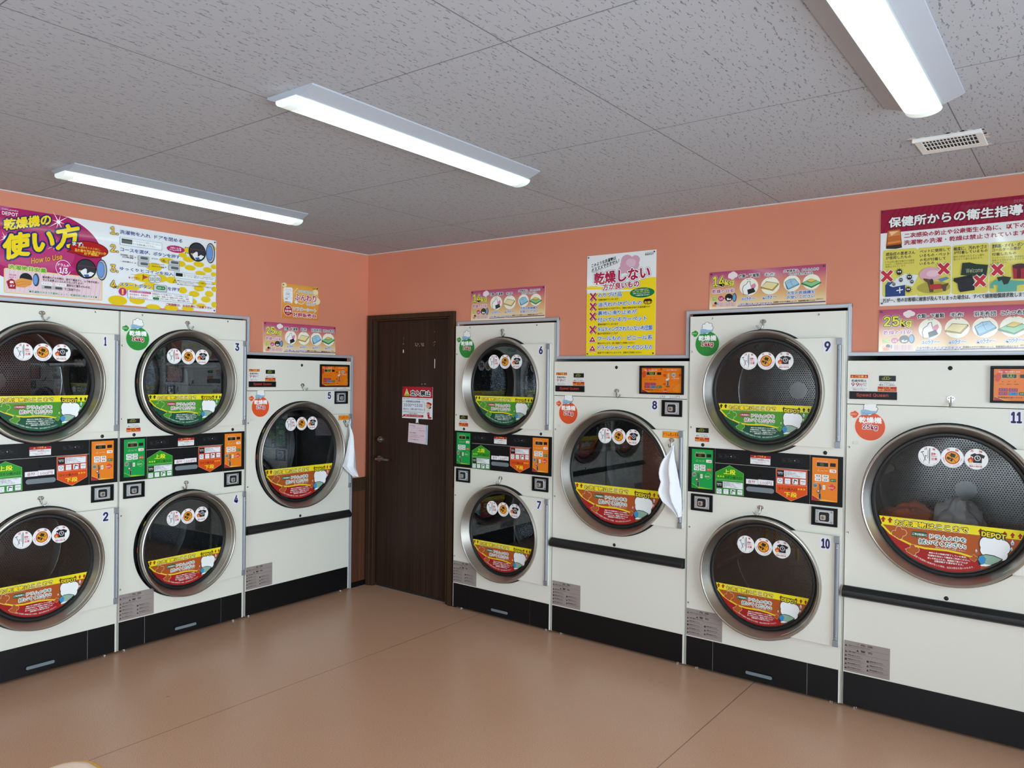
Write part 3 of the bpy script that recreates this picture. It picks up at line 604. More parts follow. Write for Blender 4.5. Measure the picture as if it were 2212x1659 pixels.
  ('T','が使用したもの',0.0247,0.2208,0.1351,0.2366,'#2a2630',0.016,[],0.0),
  ('T','ペットに使用して',0.1704,0.2401,0.2945,0.2556,'#2a2630',0.016,[],0.0),
  ('T','いるもの・ペット',0.1707,0.2197,0.294,0.2357,'#2a2630',0.016,[],0.0),
  ('T','の毛が付着して',0.171,0.2008,0.278,0.2157,'#2a2630',0.016,[],0.0),
  ('T','いるもの',0.1704,0.1834,0.2319,0.1979,'#2a2630',0.016,[],0.0),
  ('T','極度に、汚れやゴミ',0.3088,0.2383,0.4395,0.2563,'#2a2630',0.016,[],0.0),
  ('T','が付着しているもの',0.3099,0.2221,0.443,0.2372,'#2a2630',0.016,[],0.0),
  ('T','塗料類・オイル・ポンプ',0.4587,0.2363,0.5891,0.2543,'#2a2630',0.016,[],0.0),
  ('T','コールタール等が',0.459,0.2211,0.5669,0.2363,'#2a2630',0.016,[],0.0),
  ('T','付着したもの',0.4593,0.2021,0.5508,0.2163,'#2a2630',0.016,[],0.0),
  ('T','ドラム内に菌が付着する可能性',0.0236,0.2046,0.1488,0.2148,'#55552c',0.0,[],0.0),
  ('T','があり、二次感染の恐れがある',0.0238,0.1933,0.1477,0.2025,'#55552c',0.0,[],0.0),
  ('T','為禁止されています。',0.024,0.1821,0.114,0.1913,'#55552c',0.0,[],0.0),
  ('T','野外で使用されたマット類や、',0.3094,0.2052,0.4339,0.2159,'#55552c',0.0,[],0.0),
  ('T','車のマット類も含まれます。',0.3096,0.1935,0.426,0.2037,'#55552c',0.0,[],0.0),
  ('T','マッサージオイル類、食用油など',0.4596,0.1879,0.5868,0.1974,'#55552c',0.0,[],0.0),
  ('T','発火する恐れがありますので',0.4598,0.1765,0.5792,0.1865,'#55552c',0.0,[],0.0),
  ('T','お止め下さい。',0.4599,0.1661,0.5188,0.1756,'#55552c',0.0,[],0.0),
  ('P',[(0.024,0.099),(0.1105,0.1137),(0.1115,0.0433),(0.0248,0.0429)],'#1c3c78'),
  ('P',[(0.024,0.099),(0.0345,0.1136),(0.1104,0.1163),(0.1106,0.1062)],'#28508c'),
  ('P',[(0.0417,0.0954),(0.0736,0.1288),(0.1099,0.149),(0.1664,0.1375),(0.1425,0.0866),(0.1107,0.0961),(0.0581,0.0883)],'#dde6e8'),
  ('L',[(0.0745,0.0706),(0.101,0.0741)],0.0045,'#eef2f2'),
  ('L',[(0.0876,0.085),(0.0885,0.0582)],0.0045,'#eef2f2'),
  ('L',[(0.0847,0.1583),(0.103,0.157)],0.0016,'#1c1814'),
  ('L',[(0.0847,0.1583),(0.1007,0.1471)],0.0016,'#1c1814'),
  ('L',[(0.0847,0.1583),(0.0941,0.1402)],0.0016,'#1c1814'),
  ('L',[(0.0847,0.1583),(0.085,0.1381)],0.0016,'#1c1814'),
  ('L',[(0.0847,0.1583),(0.0757,0.1415)],0.0016,'#1c1814'),
  ('L',[(0.0847,0.1583),(0.0689,0.1494)],0.0016,'#1c1814'),
  ('L',[(0.0847,0.1583),(0.0663,0.1597)],0.0016,'#1c1814'),
  ('L',[(0.0847,0.1583),(0.0686,0.1696)],0.0016,'#1c1814'),
  ('L',[(0.0847,0.1583),(0.0752,0.1765)],0.0016,'#1c1814'),
  ('L',[(0.0847,0.1583),(0.0844,0.1786)],0.0016,'#1c1814'),
  ('L',[(0.0847,0.1583),(0.0936,0.1752)],0.0016,'#1c1814'),
  ('L',[(0.0847,0.1583),(0.1004,0.1673)],0.0016,'#1c1814'),
  ('E',0.0847,0.1583,0.0125,0.0137,'#241c18'),
  ('E',0.0802,0.1603,0.0032,0.004,'#eef2f2'),
  ('E',0.089,0.1596,0.0032,0.004,'#eef2f2'),
  ('L',[(0.1283,0.1311),(0.1441,0.13)],0.0016,'#1c1814'),
  ('L',[(0.1283,0.1311),(0.1421,0.1214)],0.0016,'#1c1814'),
  ('L',[(0.1283,0.1311),(0.1365,0.1154)],0.0016,'#1c1814'),
  ('L',[(0.1283,0.1311),(0.1286,0.1136)],0.0016,'#1c1814'),
  ('L',[(0.1283,0.1311),(0.1206,0.1164)],0.0016,'#1c1814'),
  ('L',[(0.1283,0.1311),(0.1147,0.1233)],0.0016,'#1c1814'),
  ('L',[(0.1283,0.1311),(0.1125,0.1322)],0.0016,'#1c1814'),
  ('L',[(0.1283,0.1311),(0.1145,0.1409)],0.0016,'#1c1814'),
  ('L',[(0.1283,0.1311),(0.1202,0.1469)],0.0016,'#1c1814'),
  ('L',[(0.1283,0.1311),(0.1281,0.1487)],0.0016,'#1c1814'),
  ('L',[(0.1283,0.1311),(0.136,0.1458)],0.0016,'#1c1814'),
  ('L',[(0.1283,0.1311),(0.1419,0.1389)],0.0016,'#1c1814'),
  ('E',0.1283,0.1311,0.0108,0.0119,'#241c18'),
  ('E',0.1245,0.1328,0.0028,0.0035,'#eef2f2'),
  ('E',0.1321,0.1323,0.0028,0.0035,'#eef2f2'),
  ('L',[(0.0921,0.12),(0.1024,0.1193)],0.0016,'#1c1814'),
  ('L',[(0.0921,0.12),(0.1011,0.1137)],0.0016,'#1c1814'),
  ('L',[(0.0921,0.12),(0.0974,0.1098)],0.0016,'#1c1814'),
  ('L',[(0.0921,0.12),(0.0923,0.1086)],0.0016,'#1c1814'),
  ('L',[(0.0921,0.12),(0.0871,0.1105)],0.0016,'#1c1814'),
  ('L',[(0.0921,0.12),(0.0833,0.1149)],0.0016,'#1c1814'),
  ('L',[(0.0921,0.12),(0.0818,0.1207)],0.0016,'#1c1814'),
  ('L',[(0.0921,0.12),(0.0831,0.1263)],0.0016,'#1c1814'),
  ('L',[(0.0921,0.12),(0.0868,0.1302)],0.0016,'#1c1814'),
  ('L',[(0.0921,0.12),(0.0919,0.1313)],0.0016,'#1c1814'),
  ('L',[(0.0921,0.12),(0.0971,0.1295)],0.0016,'#1c1814'),
  ('L',[(0.0921,0.12),(0.1009,0.1251)],0.0016,'#1c1814'),
  ('E',0.0921,0.12,0.007,0.0077,'#241c18'),
  ('E',0.0896,0.1211,0.0018,0.0023,'#eef2f2'),
  ('E',0.0946,0.1207,0.0018,0.0023,'#eef2f2'),
  ('L',[(0.1247,0.0727),(0.1405,0.0718)],0.0016,'#1c1814'),
  ('L',[(0.1247,0.0727),(0.1385,0.0631)],0.0016,'#1c1814'),
  ('L',[(0.1247,0.0727),(0.1328,0.057)],0.0016,'#1c1814'),
  ('L',[(0.1247,0.0727),(0.125,0.0551)],0.0016,'#1c1814'),
  ('L',[(0.1247,0.0727),(0.117,0.0579)],0.0016,'#1c1814'),
  ('L',[(0.1247,0.0727),(0.1111,0.0647)],0.0016,'#1c1814'),
  ('L',[(0.1247,0.0727),(0.1088,0.0736)],0.0016,'#1c1814'),
  ('L',[(0.1247,0.0727),(0.1108,0.0823)],0.0016,'#1c1814'),
  ('L',[(0.1247,0.0727),(0.1165,0.0884)],0.0016,'#1c1814'),
  ('L',[(0.1247,0.0727),(0.1244,0.0903)],0.0016,'#1c1814'),
  ('L',[(0.1247,0.0727),(0.1324,0.0874)],0.0016,'#1c1814'),
  ('L',[(0.1247,0.0727),(0.1383,0.0806)],0.0016,'#1c1814'),
  ('E',0.1247,0.0727,0.0108,0.0119,'#241c18'),
  ('E',0.1209,0.0743,0.0028,0.0035,'#eef2f2'),
  ('E',0.1285,0.0739,0.0028,0.0035,'#eef2f2'),
  ('L',[(0.14,0.1083),(0.149,0.1077)],0.0016,'#1c1814'),
  ('L',[(0.14,0.1083),(0.1478,0.1028)],0.0016,'#1c1814'),
  ('L',[(0.14,0.1083),(0.1446,0.0993)],0.0016,'#1c1814'),
  ('L',[(0.14,0.1083),(0.1401,0.0983)],0.0016,'#1c1814'),
  ('L',[(0.14,0.1083),(0.1356,0.0999)],0.0016,'#1c1814'),
  ('L',[(0.14,0.1083),(0.1322,0.1038)],0.0016,'#1c1814'),
  ('L',[(0.14,0.1083),(0.1309,0.1089)],0.0016,'#1c1814'),
  ('L',[(0.14,0.1083),(0.1321,0.1138)],0.0016,'#1c1814'),
  ('L',[(0.14,0.1083),(0.1353,0.1173)],0.0016,'#1c1814'),
  ('L',[(0.14,0.1083),(0.1398,0.1183)],0.0016,'#1c1814'),
  ('L',[(0.14,0.1083),(0.1443,0.1167)],0.0016,'#1c1814'),
  ('L',[(0.14,0.1083),(0.1477,0.1128)],0.0016,'#1c1814'),
  ('E',0.14,0.1083,0.0061,0.0068,'#241c18'),
  ('E',0.1378,0.1093,0.0016,0.002,'#eef2f2'),
  ('E',0.1421,0.109,0.0016,0.002,'#eef2f2'),
  ('L',[(0.0625,0.1017),(0.0706,0.1012)],0.0016,'#1c1814'),
  ('L',[(0.0625,0.1017),(0.0696,0.0968)],0.0016,'#1c1814'),
  ('L',[(0.0625,0.1017),(0.0667,0.0938)],0.0016,'#1c1814'),
  ('L',[(0.0625,0.1017),(0.0626,0.0928)],0.0016,'#1c1814'),
  ('L',[(0.0625,0.1017),(0.0586,0.0943)],0.0016,'#1c1814'),
  ('L',[(0.0625,0.1017),(0.0556,0.0977)],0.0016,'#1c1814'),
  ('L',[(0.0625,0.1017),(0.0544,0.1022)],0.0016,'#1c1814'),
  ('L',[(0.0625,0.1017),(0.0554,0.1066)],0.0016,'#1c1814'),
  ('L',[(0.0625,0.1017),(0.0583,0.1096)],0.0016,'#1c1814'),
  ('L',[(0.0625,0.1017),(0.0624,0.1106)],0.0016,'#1c1814'),
  ('L',[(0.0625,0.1017),(0.0664,0.1091)],0.0016,'#1c1814'),
  ('L',[(0.0625,0.1017),(0.0694,0.1057)],0.0016,'#1c1814'),
  ('E',0.0625,0.1017,0.0055,0.006,'#241c18'),
  ('E',0.0606,0.1025,0.0014,0.0018,'#eef2f2'),
  ('E',0.0644,0.1023,0.0014,0.0018,'#eef2f2'),
  ('E',0.2314,0.0763,0.067,0.0271,'#a8a03c'),
  ('E',0.2173,0.1388,0.0458,0.0321,'#d8a8b8'),
  ('E',0.226,0.1407,0.0262,0.0148,'#e4c0cc'),
  ('P',[(0.2482,0.1121),(0.2826,0.122),(0.2935,0.1139),(0.2614,0.0989)],'#5a88a8'),
  ('P',[(0.1858,0.1212),(0.2066,0.1173),(0.2198,0.114),(0.231,0.0984),(0.2312,0.0861),(0.2745,0.0883),(0.2925,0.0945),(0.2896,0.0849),(0.2833,0.0755),(0.2815,0.0561),(0.2707,0.0567),(0.2662,0.0692),(0.2315,0.0664),(0.2295,0.0542),(0.2142,0.0551),(0.2117,0.0725),(0.2047,0.1001),(0.1913,0.1109)],'#5c4630'),
  ('P',[(0.2136,0.0897),(0.2311,0.0911),(0.2615,0.0916),(0.2628,0.068),(0.2315,0.0664),(0.2161,0.0698)],'#b02c30'),
  ('E',0.2222,0.103,0.0074,0.0138,'#3a2c20'),
  ('P',[(0.3454,0.1805),(0.3747,0.1805),(0.3996,0.1713),(0.4455,0.1644),(0.4394,0.1126),(0.3399,0.1253)],'#24362a'),
  ('T','Welcome',0.3605,0.1335,0.4256,0.1528,'#b8c4a0',0.0,[],0.0),
  ('P',[(0.3127,0.1126),(0.3838,0.1246),(0.3947,0.0879),(0.3952,0.0543),(0.339,0.048),(0.3325,0.058),(0.3279,0.0874),(0.3107,0.1006)],'#1c1c20'),
  ('L',[(0.3277,0.0995),(0.3882,0.1075)],0.0009,'#3a3a40'),
  ('L',[(0.3278,0.0927),(0.3883,0.1008)],0.0009,'#3a3a40'),
  ('L',[(0.3279,0.0859),(0.3884,0.0941)],0.0009,'#3a3a40'),
  ('L',[(0.328,0.0791),(0.3885,0.0874)],0.0009,'#3a3a40'),
  ('L',[(0.3281,0.0723),(0.3886,0.0806)],0.0009,'#3a3a40'),
  ('L',[(0.3282,0.0655),(0.3887,0.0739)],0.0009,'#3a3a40'),
  ('P',[(0.4561,0.0792),(0.474,0.0946),(0.5139,0.0943),(0.5455,0.0875),(0.5884,0.0824),(0.5886,0.0685),(0.5556,0.0659),(0.5541,0.0404),(0.4829,0.0398),(0.4844,0.0704),(0.4663,0.0738),(0.4686,0.0572),(0.4565,0.0579)],'#5aa89c'),
  ('P',[(0.4799,0.106),(0.5058,0.109),(0.5335,0.1024),(0.5221,0.075),(0.5063,0.0713),(0.4981,0.093),(0.4862,0.0867)],'#28382c'),
  ('P',[(0.5367,0.1559),(0.5601,0.1601),(0.5892,0.1518),(0.5902,0.0915),(0.5415,0.0948)],'#a8243a'),
  ('E',0.5633,0.1491,0.0264,0.0116,'#4a2028'),
  ('R',0.5545,0.0962,0.5688,0.1382,'#5a1420',0),
  ('L',[(0.0117,0.1636),(0.0516,0.1212)],0.0215,'#eef2f2'),
  ('L',[(0.0509,0.1638),(0.0124,0.1207)],0.0215,'#eef2f2'),
  ('L',[(0.0117,0.1636),(0.0516,0.1212)],0.0155,'#c02c3c'),
  ('L',[(0.0509,0.1638),(0.0124,0.1207)],0.0155,'#c02c3c'),
  ('L',[(0.0008,0.1721),(0.0128,0.1585)],0.0012,'#15151a'),
  ('L',[(0.0483,0.1229),(0.0601,0.1094)],0.0012,'#15151a'),
  ('L',[(0.2528,0.1805),(0.2896,0.1395)],0.0215,'#eef2f2'),
  ('L',[(0.289,0.1806),(0.2535,0.1392)],0.0215,'#eef2f2'),
  ('L',[(0.2528,0.1805),(0.2896,0.1395)],0.0155,'#c02c3c'),
  ('L',[(0.289,0.1806),(0.2535,0.1392)],0.0155,'#c02c3c'),
  ('L',[(0.2427,0.1886),(0.2538,0.1755)],0.0012,'#15151a'),
  ('L',[(0.2866,0.1412),(0.2975,0.1283)],0.0012,'#15151a'),
  ('L',[(0.3976,0.1141),(0.4327,0.0745)],0.0215,'#eef2f2'),
  ('L',[(0.4321,0.1145),(0.3982,0.0738)],0.0215,'#eef2f2'),
  ('L',[(0.3976,0.1141),(0.4327,0.0745)],0.0155,'#c02c3c'),
  ('L',[(0.4321,0.1145),(0.3982,0.0738)],0.0155,'#c02c3c'),
  ('L',[(0.388,0.1219),(0.3985,0.1092)],0.0012,'#15151a'),
  ('L',[(0.4298,0.0761),(0.4402,0.0636)],0.0012,'#15151a'),
  ('L',[(0.4642,0.1592),(0.4985,0.1198)],0.0215,'#eef2f2'),
  ('L',[(0.4979,0.1594),(0.4648,0.1194)],0.0215,'#eef2f2'),
  ('L',[(0.4642,0.1592),(0.4985,0.1198)],0.0155,'#c02c3c'),
  ('L',[(0.4979,0.1594),(0.4648,0.1194)],0.0155,'#c02c3c'),
  ('L',[(0.4548,0.167),(0.4651,0.1544)],0.0012,'#15151a'),
  ('L',[(0.4956,0.1214),(0.5058,0.109)],0.0012,'#15151a'),
  ('T','万が一、他のお客様に被害が及んでしまった場合は、すべて損害賠償請求致します。',0.0155,0.0142,0.5971,0.0357,'#2a2a2a',0.012,[],0.0),
 ],
 'howto':[
  ('R',0,0,1.233,0.4535,'#e6ebee',0),
  ('R',0,0.2,0.27,0.4535,'#b4508c',0),
  ('CL',0.215,0.265,0.315,0.205,0,1.233,0,0.4535,'mag'),
  ('P',[(0.3372,0.4114),(0.3037,0.4206),(0.3018,0.4134)],'#f4e6ee'),
  ('P',[(0.3311,0.3649),(0.3057,0.4192),(0.2998,0.4149)],'#f4e6ee'),
  ('P',[(0.2925,0.3787),(0.306,0.4165),(0.2996,0.4176)],'#f4e6ee'),
  ('P',[(0.2508,0.3788),(0.3043,0.4141),(0.3012,0.4199)],'#f4e6ee'),
  ('P',[(0.2688,0.4226),(0.3018,0.4134),(0.3037,0.4206)],'#f4e6ee'),
  ('P',[(0.2748,0.4686),(0.2998,0.4149),(0.3057,0.4192)],'#f4e6ee'),
  ('P',[(0.3131,0.4555),(0.2996,0.4176),(0.306,0.4165)],'#f4e6ee'),
  ('P',[(0.3558,0.4561),(0.3012,0.4199),(0.3043,0.4141)],'#f4e6ee'),
  ('E',0.3028,0.417,0.0092,0.0099,'#fbf6f8'),
  ('P',[(0.3139,0.2863),(0.2879,0.2949),(0.2859,0.2878)],'#f4e6ee'),
  ('P',[(0.3091,0.2498),(0.2898,0.2934),(0.284,0.2892)],'#f4e6ee'),
  ('P',[(0.2788,0.2614),(0.2901,0.2907),(0.2837,0.2919)],'#f4e6ee'),
  ('P',[(0.246,0.2621),(0.2885,0.2884),(0.2853,0.2943)],'#f4e6ee'),
  ('P',[(0.2602,0.2964),(0.2859,0.2878),(0.2879,0.2949)],'#f4e6ee'),
  ('P',[(0.2649,0.3325),(0.284,0.2892),(0.2898,0.2934)],'#f4e6ee'),
  ('P',[(0.295,0.3214),(0.2837,0.2919),(0.2901,0.2907)],'#f4e6ee'),
  ('P',[(0.3284,0.321),(0.2853,0.2943),(0.2885,0.2884)],'#f4e6ee'),
  ('E',0.2869,0.2913,0.0092,0.0098,'#fbf6f8'),
  ('P',[(0.0689,0.29),(0.0517,0.2969),(0.05,0.2901)],'#f4e6ee'),
  ('P',[(0.0656,0.2645),(0.0535,0.2955),(0.0482,0.2915)],'#f4e6ee'),
  ('P',[(0.0455,0.2725),(0.0538,0.293),(0.048,0.2941)],'#f4e6ee'),
  ('P',[(0.0235,0.273),(0.0523,0.2907),(0.0494,0.2963)],'#f4e6ee'),
  ('P',[(0.033,0.2971),(0.05,0.2901),(0.0517,0.2969)],'#f4e6ee'),
  ('P',[(0.0362,0.3224),(0.0482,0.2915),(0.0535,0.2955)],'#f4e6ee'),
  ('P',[(0.0563,0.3146),(0.048,0.2941),(0.0538,0.293)],'#f4e6ee'),
  ('P',[(0.0785,0.3143),(0.0494,0.2963),(0.0523,0.2907)],'#f4e6ee'),
  ('E',0.0509,0.2935,0.0083,0.0094,'#fbf6f8'),
  ('T','CoinLaundry',0.0342,0.4331,0.1094,0.4441,'#e8d8e4',0.01,[],0.0),
  ('T','DEPOT',0.0343,0.4093,0.1084,0.4288,'#f0e6ee',0.03,[],0.0),
  ('T','乾燥機の',0.042,0.3285,0.2655,0.3893,'#f2d81e',0.03,[('#1d2c6b',0.0065)],0.0654),
  ('T','使い方',0.0376,0.1766,0.4103,0.3094,'#f2d81e',0.04,[('#1d2c6b',0.0095)],0.1234),
  ('T','How to Use',0.1708,0.1761,0.3229,0.2059,'#e6a83c',0.02,[('#7a1c40',0.0018)],0.0424),
  ('P',[(0.3821,0.2937),(0.3438,0.2634),(0.3824,0.2573)],'#15151a'),
  ('E',0.4618,0.2921,0.1032,0.0453,'#2a1010'),
  ('P',[(0.3843,0.2904),(0.3489,0.2641),(0.3824,0.2609)],'#ac1a1e'),
  ('E',0.4618,0.2921,0.0995,0.0421,'#ac1a1e'),
  ('T','まず!',0.3725,0.3005,0.43,0.3251,'#eef2f2',0.03,[('#15151a',0.0025)],0.0),
  ('T','洗濯物を入れる前に、',0.4028,0.2921,0.5216,0.3049,'#e8c83c',0.0,[],0.0),
  ('T','忘れ物や汚れ等がないか',0.3856,0.2705,0.5538,0.2887,'#f0c83c',0.015,[],0.0),
  ('T','必ず確認!!',0.4345,0.2588,0.5114,0.2744,'#f0c83c',0.015,[],0.0),
  ('R',0.0449,0.0132,0.5341,0.1412,'#e4cf86',0.01),
  ('R',0.0495,0.0183,0.5281,0.1362,'#e6cdd4',0.008),
  ('L',[(0.0727,0.1346),(0.0581,0.0242)],0.0022,'#d8b4c0'),
  ('L',[(0.0926,0.1346),(0.0779,0.0237)],0.0022,'#d8b4c0'),
  ('L',[(0.1127,0.1346),(0.0979,0.0233)],0.0022,'#d8b4c0'),
  ('L',[(0.133,0.1347),(0.118,0.0229)],0.0022,'#d8b4c0'),
  ('L',[(0.1534,0.1347),(0.1383,0.0224)],0.0022,'#d8b4c0'),
  ('L',[(0.174,0.1347),(0.1588,0.022)],0.0022,'#d8b4c0'),
  ('L',[(0.1948,0.1347),(0.1795,0.0216)],0.0022,'#d8b4c0'),
  ('L',[(0.2157,0.1347),(0.2003,0.0211)],0.0022,'#d8b4c0'),
  ('L',[(0.2368,0.1348),(0.2213,0.0207)],0.0022,'#d8b4c0'),
  ('L',[(0.2581,0.1348),(0.2424,0.0202)],0.0022,'#d8b4c0'),
  ('L',[(0.2796,0.1348),(0.2638,0.0197)],0.0022,'#d8b4c0'),
  ('L',[(0.3012,0.1348),(0.2853,0.0193)],0.0022,'#d8b4c0'),
  ('L',[(0.3231,0.1349),(0.307,0.0188)],0.0022,'#d8b4c0'),
  ('L',[(0.3451,0.1349),(0.3289,0.0183)],0.0022,'#d8b4c0'),
  ('L',[(0.3673,0.1349),(0.351,0.0179)],0.0022,'#d8b4c0'),
  ('L',[(0.3897,0.1349),(0.3732,0.0174)],0.0022,'#d8b4c0'),
  ('L',[(0.4123,0.1349),(0.3957,0.0169)],0.0022,'#d8b4c0'),
  ('L',[(0.4351,0.135),(0.4183,0.0164)],0.0022,'#d8b4c0'),
  ('L',[(0.458,0.135),(0.4412,0.0159)],0.0022,'#d8b4c0'),
  ('L',[(0.4812,0.135),(0.4642,0.0154)],0.0022,'#d8b4c0'),
  ('L',[(0.5046,0.135),(0.4874,0.015)],0.0022,'#d8b4c0'),
  ('L',[(0.5282,0.1351),(0.5109,0.0144)],0.0022,'#d8b4c0'),
  ('T','洗濯物目安量',0.0653,0.1364,0.2446,0.1604,'#62a82c',0.03,[('#e6e69a',0.003)],0.0),
  ('E',0.3283,0.1732,0.0391,0.0428,'#eef2f2'),
  ('E',0.3283,0.1732,0.0366,0.0401,'#b8307a'),
  ('P',[(0.3571,0.1926),(0.3916,0.1717),(0.3552,0.1538)],'#b8307a'),
  ('T','ドラムの',0.3,0.1806,0.3571,0.1959,'#eef2f2',0.02,[],0.0),
  ('T','1/3',0.3072,0.1402,0.3497,0.1761,'#eef2f2',0.03,[],0.0),
  ('E',0.4462,0.1828,0.0535,0.0544,'#14161a'),
  ('E',0.4462,0.1828,0.0481,0.049,'#33383e'),
  ('L',[(0.4014,0.1964),(0.5051,0.1954)],0.0014,'#a8303a'),
  ('P',[(0.4121,0.1652),(0.4409,0.1849),(0.4489,0.1804),(0.449,0.1559),(0.4676,0.169),(0.4891,0.1633),(0.4731,0.145),(0.4359,0.137)],'#e8ecee'),
  ('P',[(0.4306,0.1484),(0.457,0.1541),(0.4624,0.1438),(0.4412,0.1376)],'#3a6a9c'),
  ('P',[(0.4042,0.167),(0.4146,0.1736),(0.42,0.1607)],'#d8a83c'),
  ('E',0.5296,0.1862,0.0286,0.0586,'#20262c'),
  ('E',0.5286,0.1861,0.0252,0.053,'#a8b0b4'),
  ('E',0.5242,0.1866,0.0197,0.0442,'#2a4a7c'),
  ('E',0.5236,0.1866,0.0181,0.0409,'#6f98d2'),
  ('P',[(0.0559,0.072),(0.0787,0.0894),(0.1018,0.0769),(0.0982,0.0376),(0.0675,0.0367)],'#a02030'),
  ('T','裏',0.0703,0.0641,0.0903,0.0778,'#eef2f2',0.02,[],0.0),
  ('T','返す',0.072,0.0471,0.095,0.0586,'#eef2f2',0.01,[],0.0),
  ('E',0.1465,0.0956,0.0297,0.0296,'#23262a'),
  ('P',[(0.0922,0.078),(0.125,0.0967),(0.1743,0.0912),(0.1724,0.0669),(0.1409,0.0484),(0.1039,0.049)],'#e09a4c'),
  ('L',[(0.098,0.0678),(0.129,0.0798),(0.1644,0.077)],0.0012,'#a05a20'),
  ('L',[(0.1039,0.0555),(0.1369,0.0675),(0.1684,0.0686)],0.0012,'#a05a20'),
  ('E',0.1942,0.0946,0.0153,0.0343,'#3a4650'),
  ('E',0.1914,0.0952,0.0104,0.0264,'#6f98d2'),
  ('T','乾燥',0.069,0.1042,0.1017,0.112,'#b8307a',0,[],0.0),
  ('T','途中で',0.0691,0.0914,0.1017,0.0991,'#b8307a',0,[],0.0),
  ('T','寝具類などの大物は、途中で裏返すと、ムラ乾きを防い',0.2251,0.1068,0.5152,0.1201,'#2a2228',0.01,[],0.0),
  ('T','でより効率よくふんわり仕上がります！',0.2252,0.0918,0.4292,0.1051,'#2a2228',0.01,[],0.0),
  ('R',0.2204,0.0718,0.2738,0.0886,'#f0f0f0',0.008),
  ('T','ナイロン',0.2261,0.076,0.268,0.0857,'#15151a',0.0,[],0.0),
  ('R',0.2882,0.0729,0.3429,0.0899,'#f0f0f0',0.008),
  ('T','アクリル',0.294,0.0771,0.337,0.087,'#15151a',0.0,[],0.0),
  ('T','素材など薄手のものは、',0.345,0.0747,0.4691,0.0892,'#2a2228',0.01,[],0.0),
  ('R',0.2206,0.0506,0.2731,0.0692,'#b4b8b8',0.004),
  ('R',0.2336,0.0555,0.2689,0.0674,'#4a5658',0.01),
  ('R',0.2738,0.0507,0.3274,0.0694,'#b4b8b8',0.004),
  ('R',0.2871,0.0555,0.3232,0.0676,'#4a5658',0.01),
  ('T','でご利用下さい',0.3332,0.0527,0.4141,0.0676,'#2a2228',0.01,[],0.0),
  ('T','●洗濯物の大きさや素材によって、乾燥時間は異なります●',0.1615,0.0247,0.504,0.0378,'#2a7a4c',0.02,[('#eef2f2',0.0012)],0.0),
  ('E',1.0442,0.3117,0.0352,0.0164,'#e2c51c'),
  ('E',1.2098,0.4028,0.0185,0.0148,'#e2c51c'),
  ('E',0.6182,0.024,0.0532,0.0274,'#e2c51c'),
  ('E',0.7296,0.0357,0.0454,0.0241,'#e2c51c'),
  ('E',0.8256,0.0025,0.0429,0.0166,'#e2c51c'),
  ('E',0.9373,0.0054,0.0446,0.0169,'#e2c51c'),
  ('E',1.0425,0.0096,0.0396,0.0131,'#e2c51c'),
  ('E',1.1288,0.0372,0.0317,0.0125,'#e2c51c'),
  ('E',0.9097,0.2863,0.0484,0.018,'#e2c51c'),
  ('E',0.9967,0.2791,0.0281,0.0183,'#e2c51c'),
  ('E',0.8278,0.2382,0.047,0.0237,'#e2c51c'),
  ('E',1.0556,0.2618,0.0353,0.0164,'#e2c51c'),
  ('E',1.113,0.2903,0.0351,0.0166,'#e2c51c'),
  ('E',1.172,0.2632,0.0298,0.0168,'#e2c51c'),
  ('E',1.2141,0.2872,0.0195,0.0148,'#e2c51c'),
  ('E',1.1247,0.236,0.0339,0.015,'#e2c51c'),
  ('E',1.2136,0.2407,0.0186,0.0127,'#e2c51c'),
  ('E',0.9359,0.1739,0.0318,0.0201,'#e2c51c'),
  ('E',1.1153,0.1401,0.0338,0.0175,'#e2c51c'),
  ('E',1.1849,0.1133,0.0285,0.0189,'#e2c51c'),
  ('E',1.0835,0.1038,0.0348,0.0186,'#e2c51c'),
  ('E',1.1624,0.0768,0.032,0.0189,'#e2c51c'),
  ('E',0.772,0.1687,0.0603,0.0255,'#e2c51c'),
  ('E',0.8692,0.1775,0.0394,0.0239,'#e2c51c'),
  ('E',0.6824,0.1087,0.0623,0.0231,'#e2c51c'),
  ('E',0.8084,0.1254,0.0488,0.0197,'#e2c51c'),
  ('E',1.0089,0.1193,0.0282,0.0196,'#e2c51c'),
  ('E',1.2187,0.0488,0.0177,0.019,'#e2c51c'),
  ('E',1.2192,0.1461,0.0177,0.0169,'#e2c51c'),
  ('E',1.0751,0.0555,0.0266,0.0186,'#e2c51c'),
  ('E',1.1366,0.1714,0.0272,0.0188,'#e2c51c'),
  ('E',1.0306,0.3673,0.0218,0.0164,'#e2c51c'),
  ('E',1.2188,0.1905,0.0167,0.0169,'#e2c51c'),
  ('E',1.0071,0.3334,0.026,0.0147,'#e2c51c'),
  ('T','1.',0.574,0.3945,0.6184,0.4379,'#e8c23c',0.04,[('#1d2c6b',0.0024)],0.0),
  ('T','2.',0.5748,0.2945,0.6192,0.3379,'#e8c23c',0.04,[('#1d2c6b',0.0024)],0.0),
  ('T','3.',0.5756,0.1812,0.62,0.2246,'#e8c23c',0.04,[('#1d2c6b',0.0024)],0.0),
  ('T','4.',0.5763,0.0923,0.6207,0.1358,'#e8c23c',0.04,[('#1d2c6b',0.0024)],0.0),
  ('T','洗濯物を入れ',0.6265,0.4046,0.8054,0.4282,'#23468c',0.018,[('#e6ebee',0.0012)],0.0),
  ('T','ドアを閉める',0.8282,0.4052,1.0043,0.4289,'#23468c',0.018,[('#e6ebee',0.0012)],0.0),
  ('T','コースを選び、ボタンを押す',0.6299,0.3059,0.9879,0.3295,'#23468c',0.018,[('#e6ebee',0.0012)],0.0),
  ('T','ゆっくりとコインを投入',0.6281,0.1979,0.9484,0.2185,'#23468c',0.018,[('#e6ebee',0.0012)],0.0),
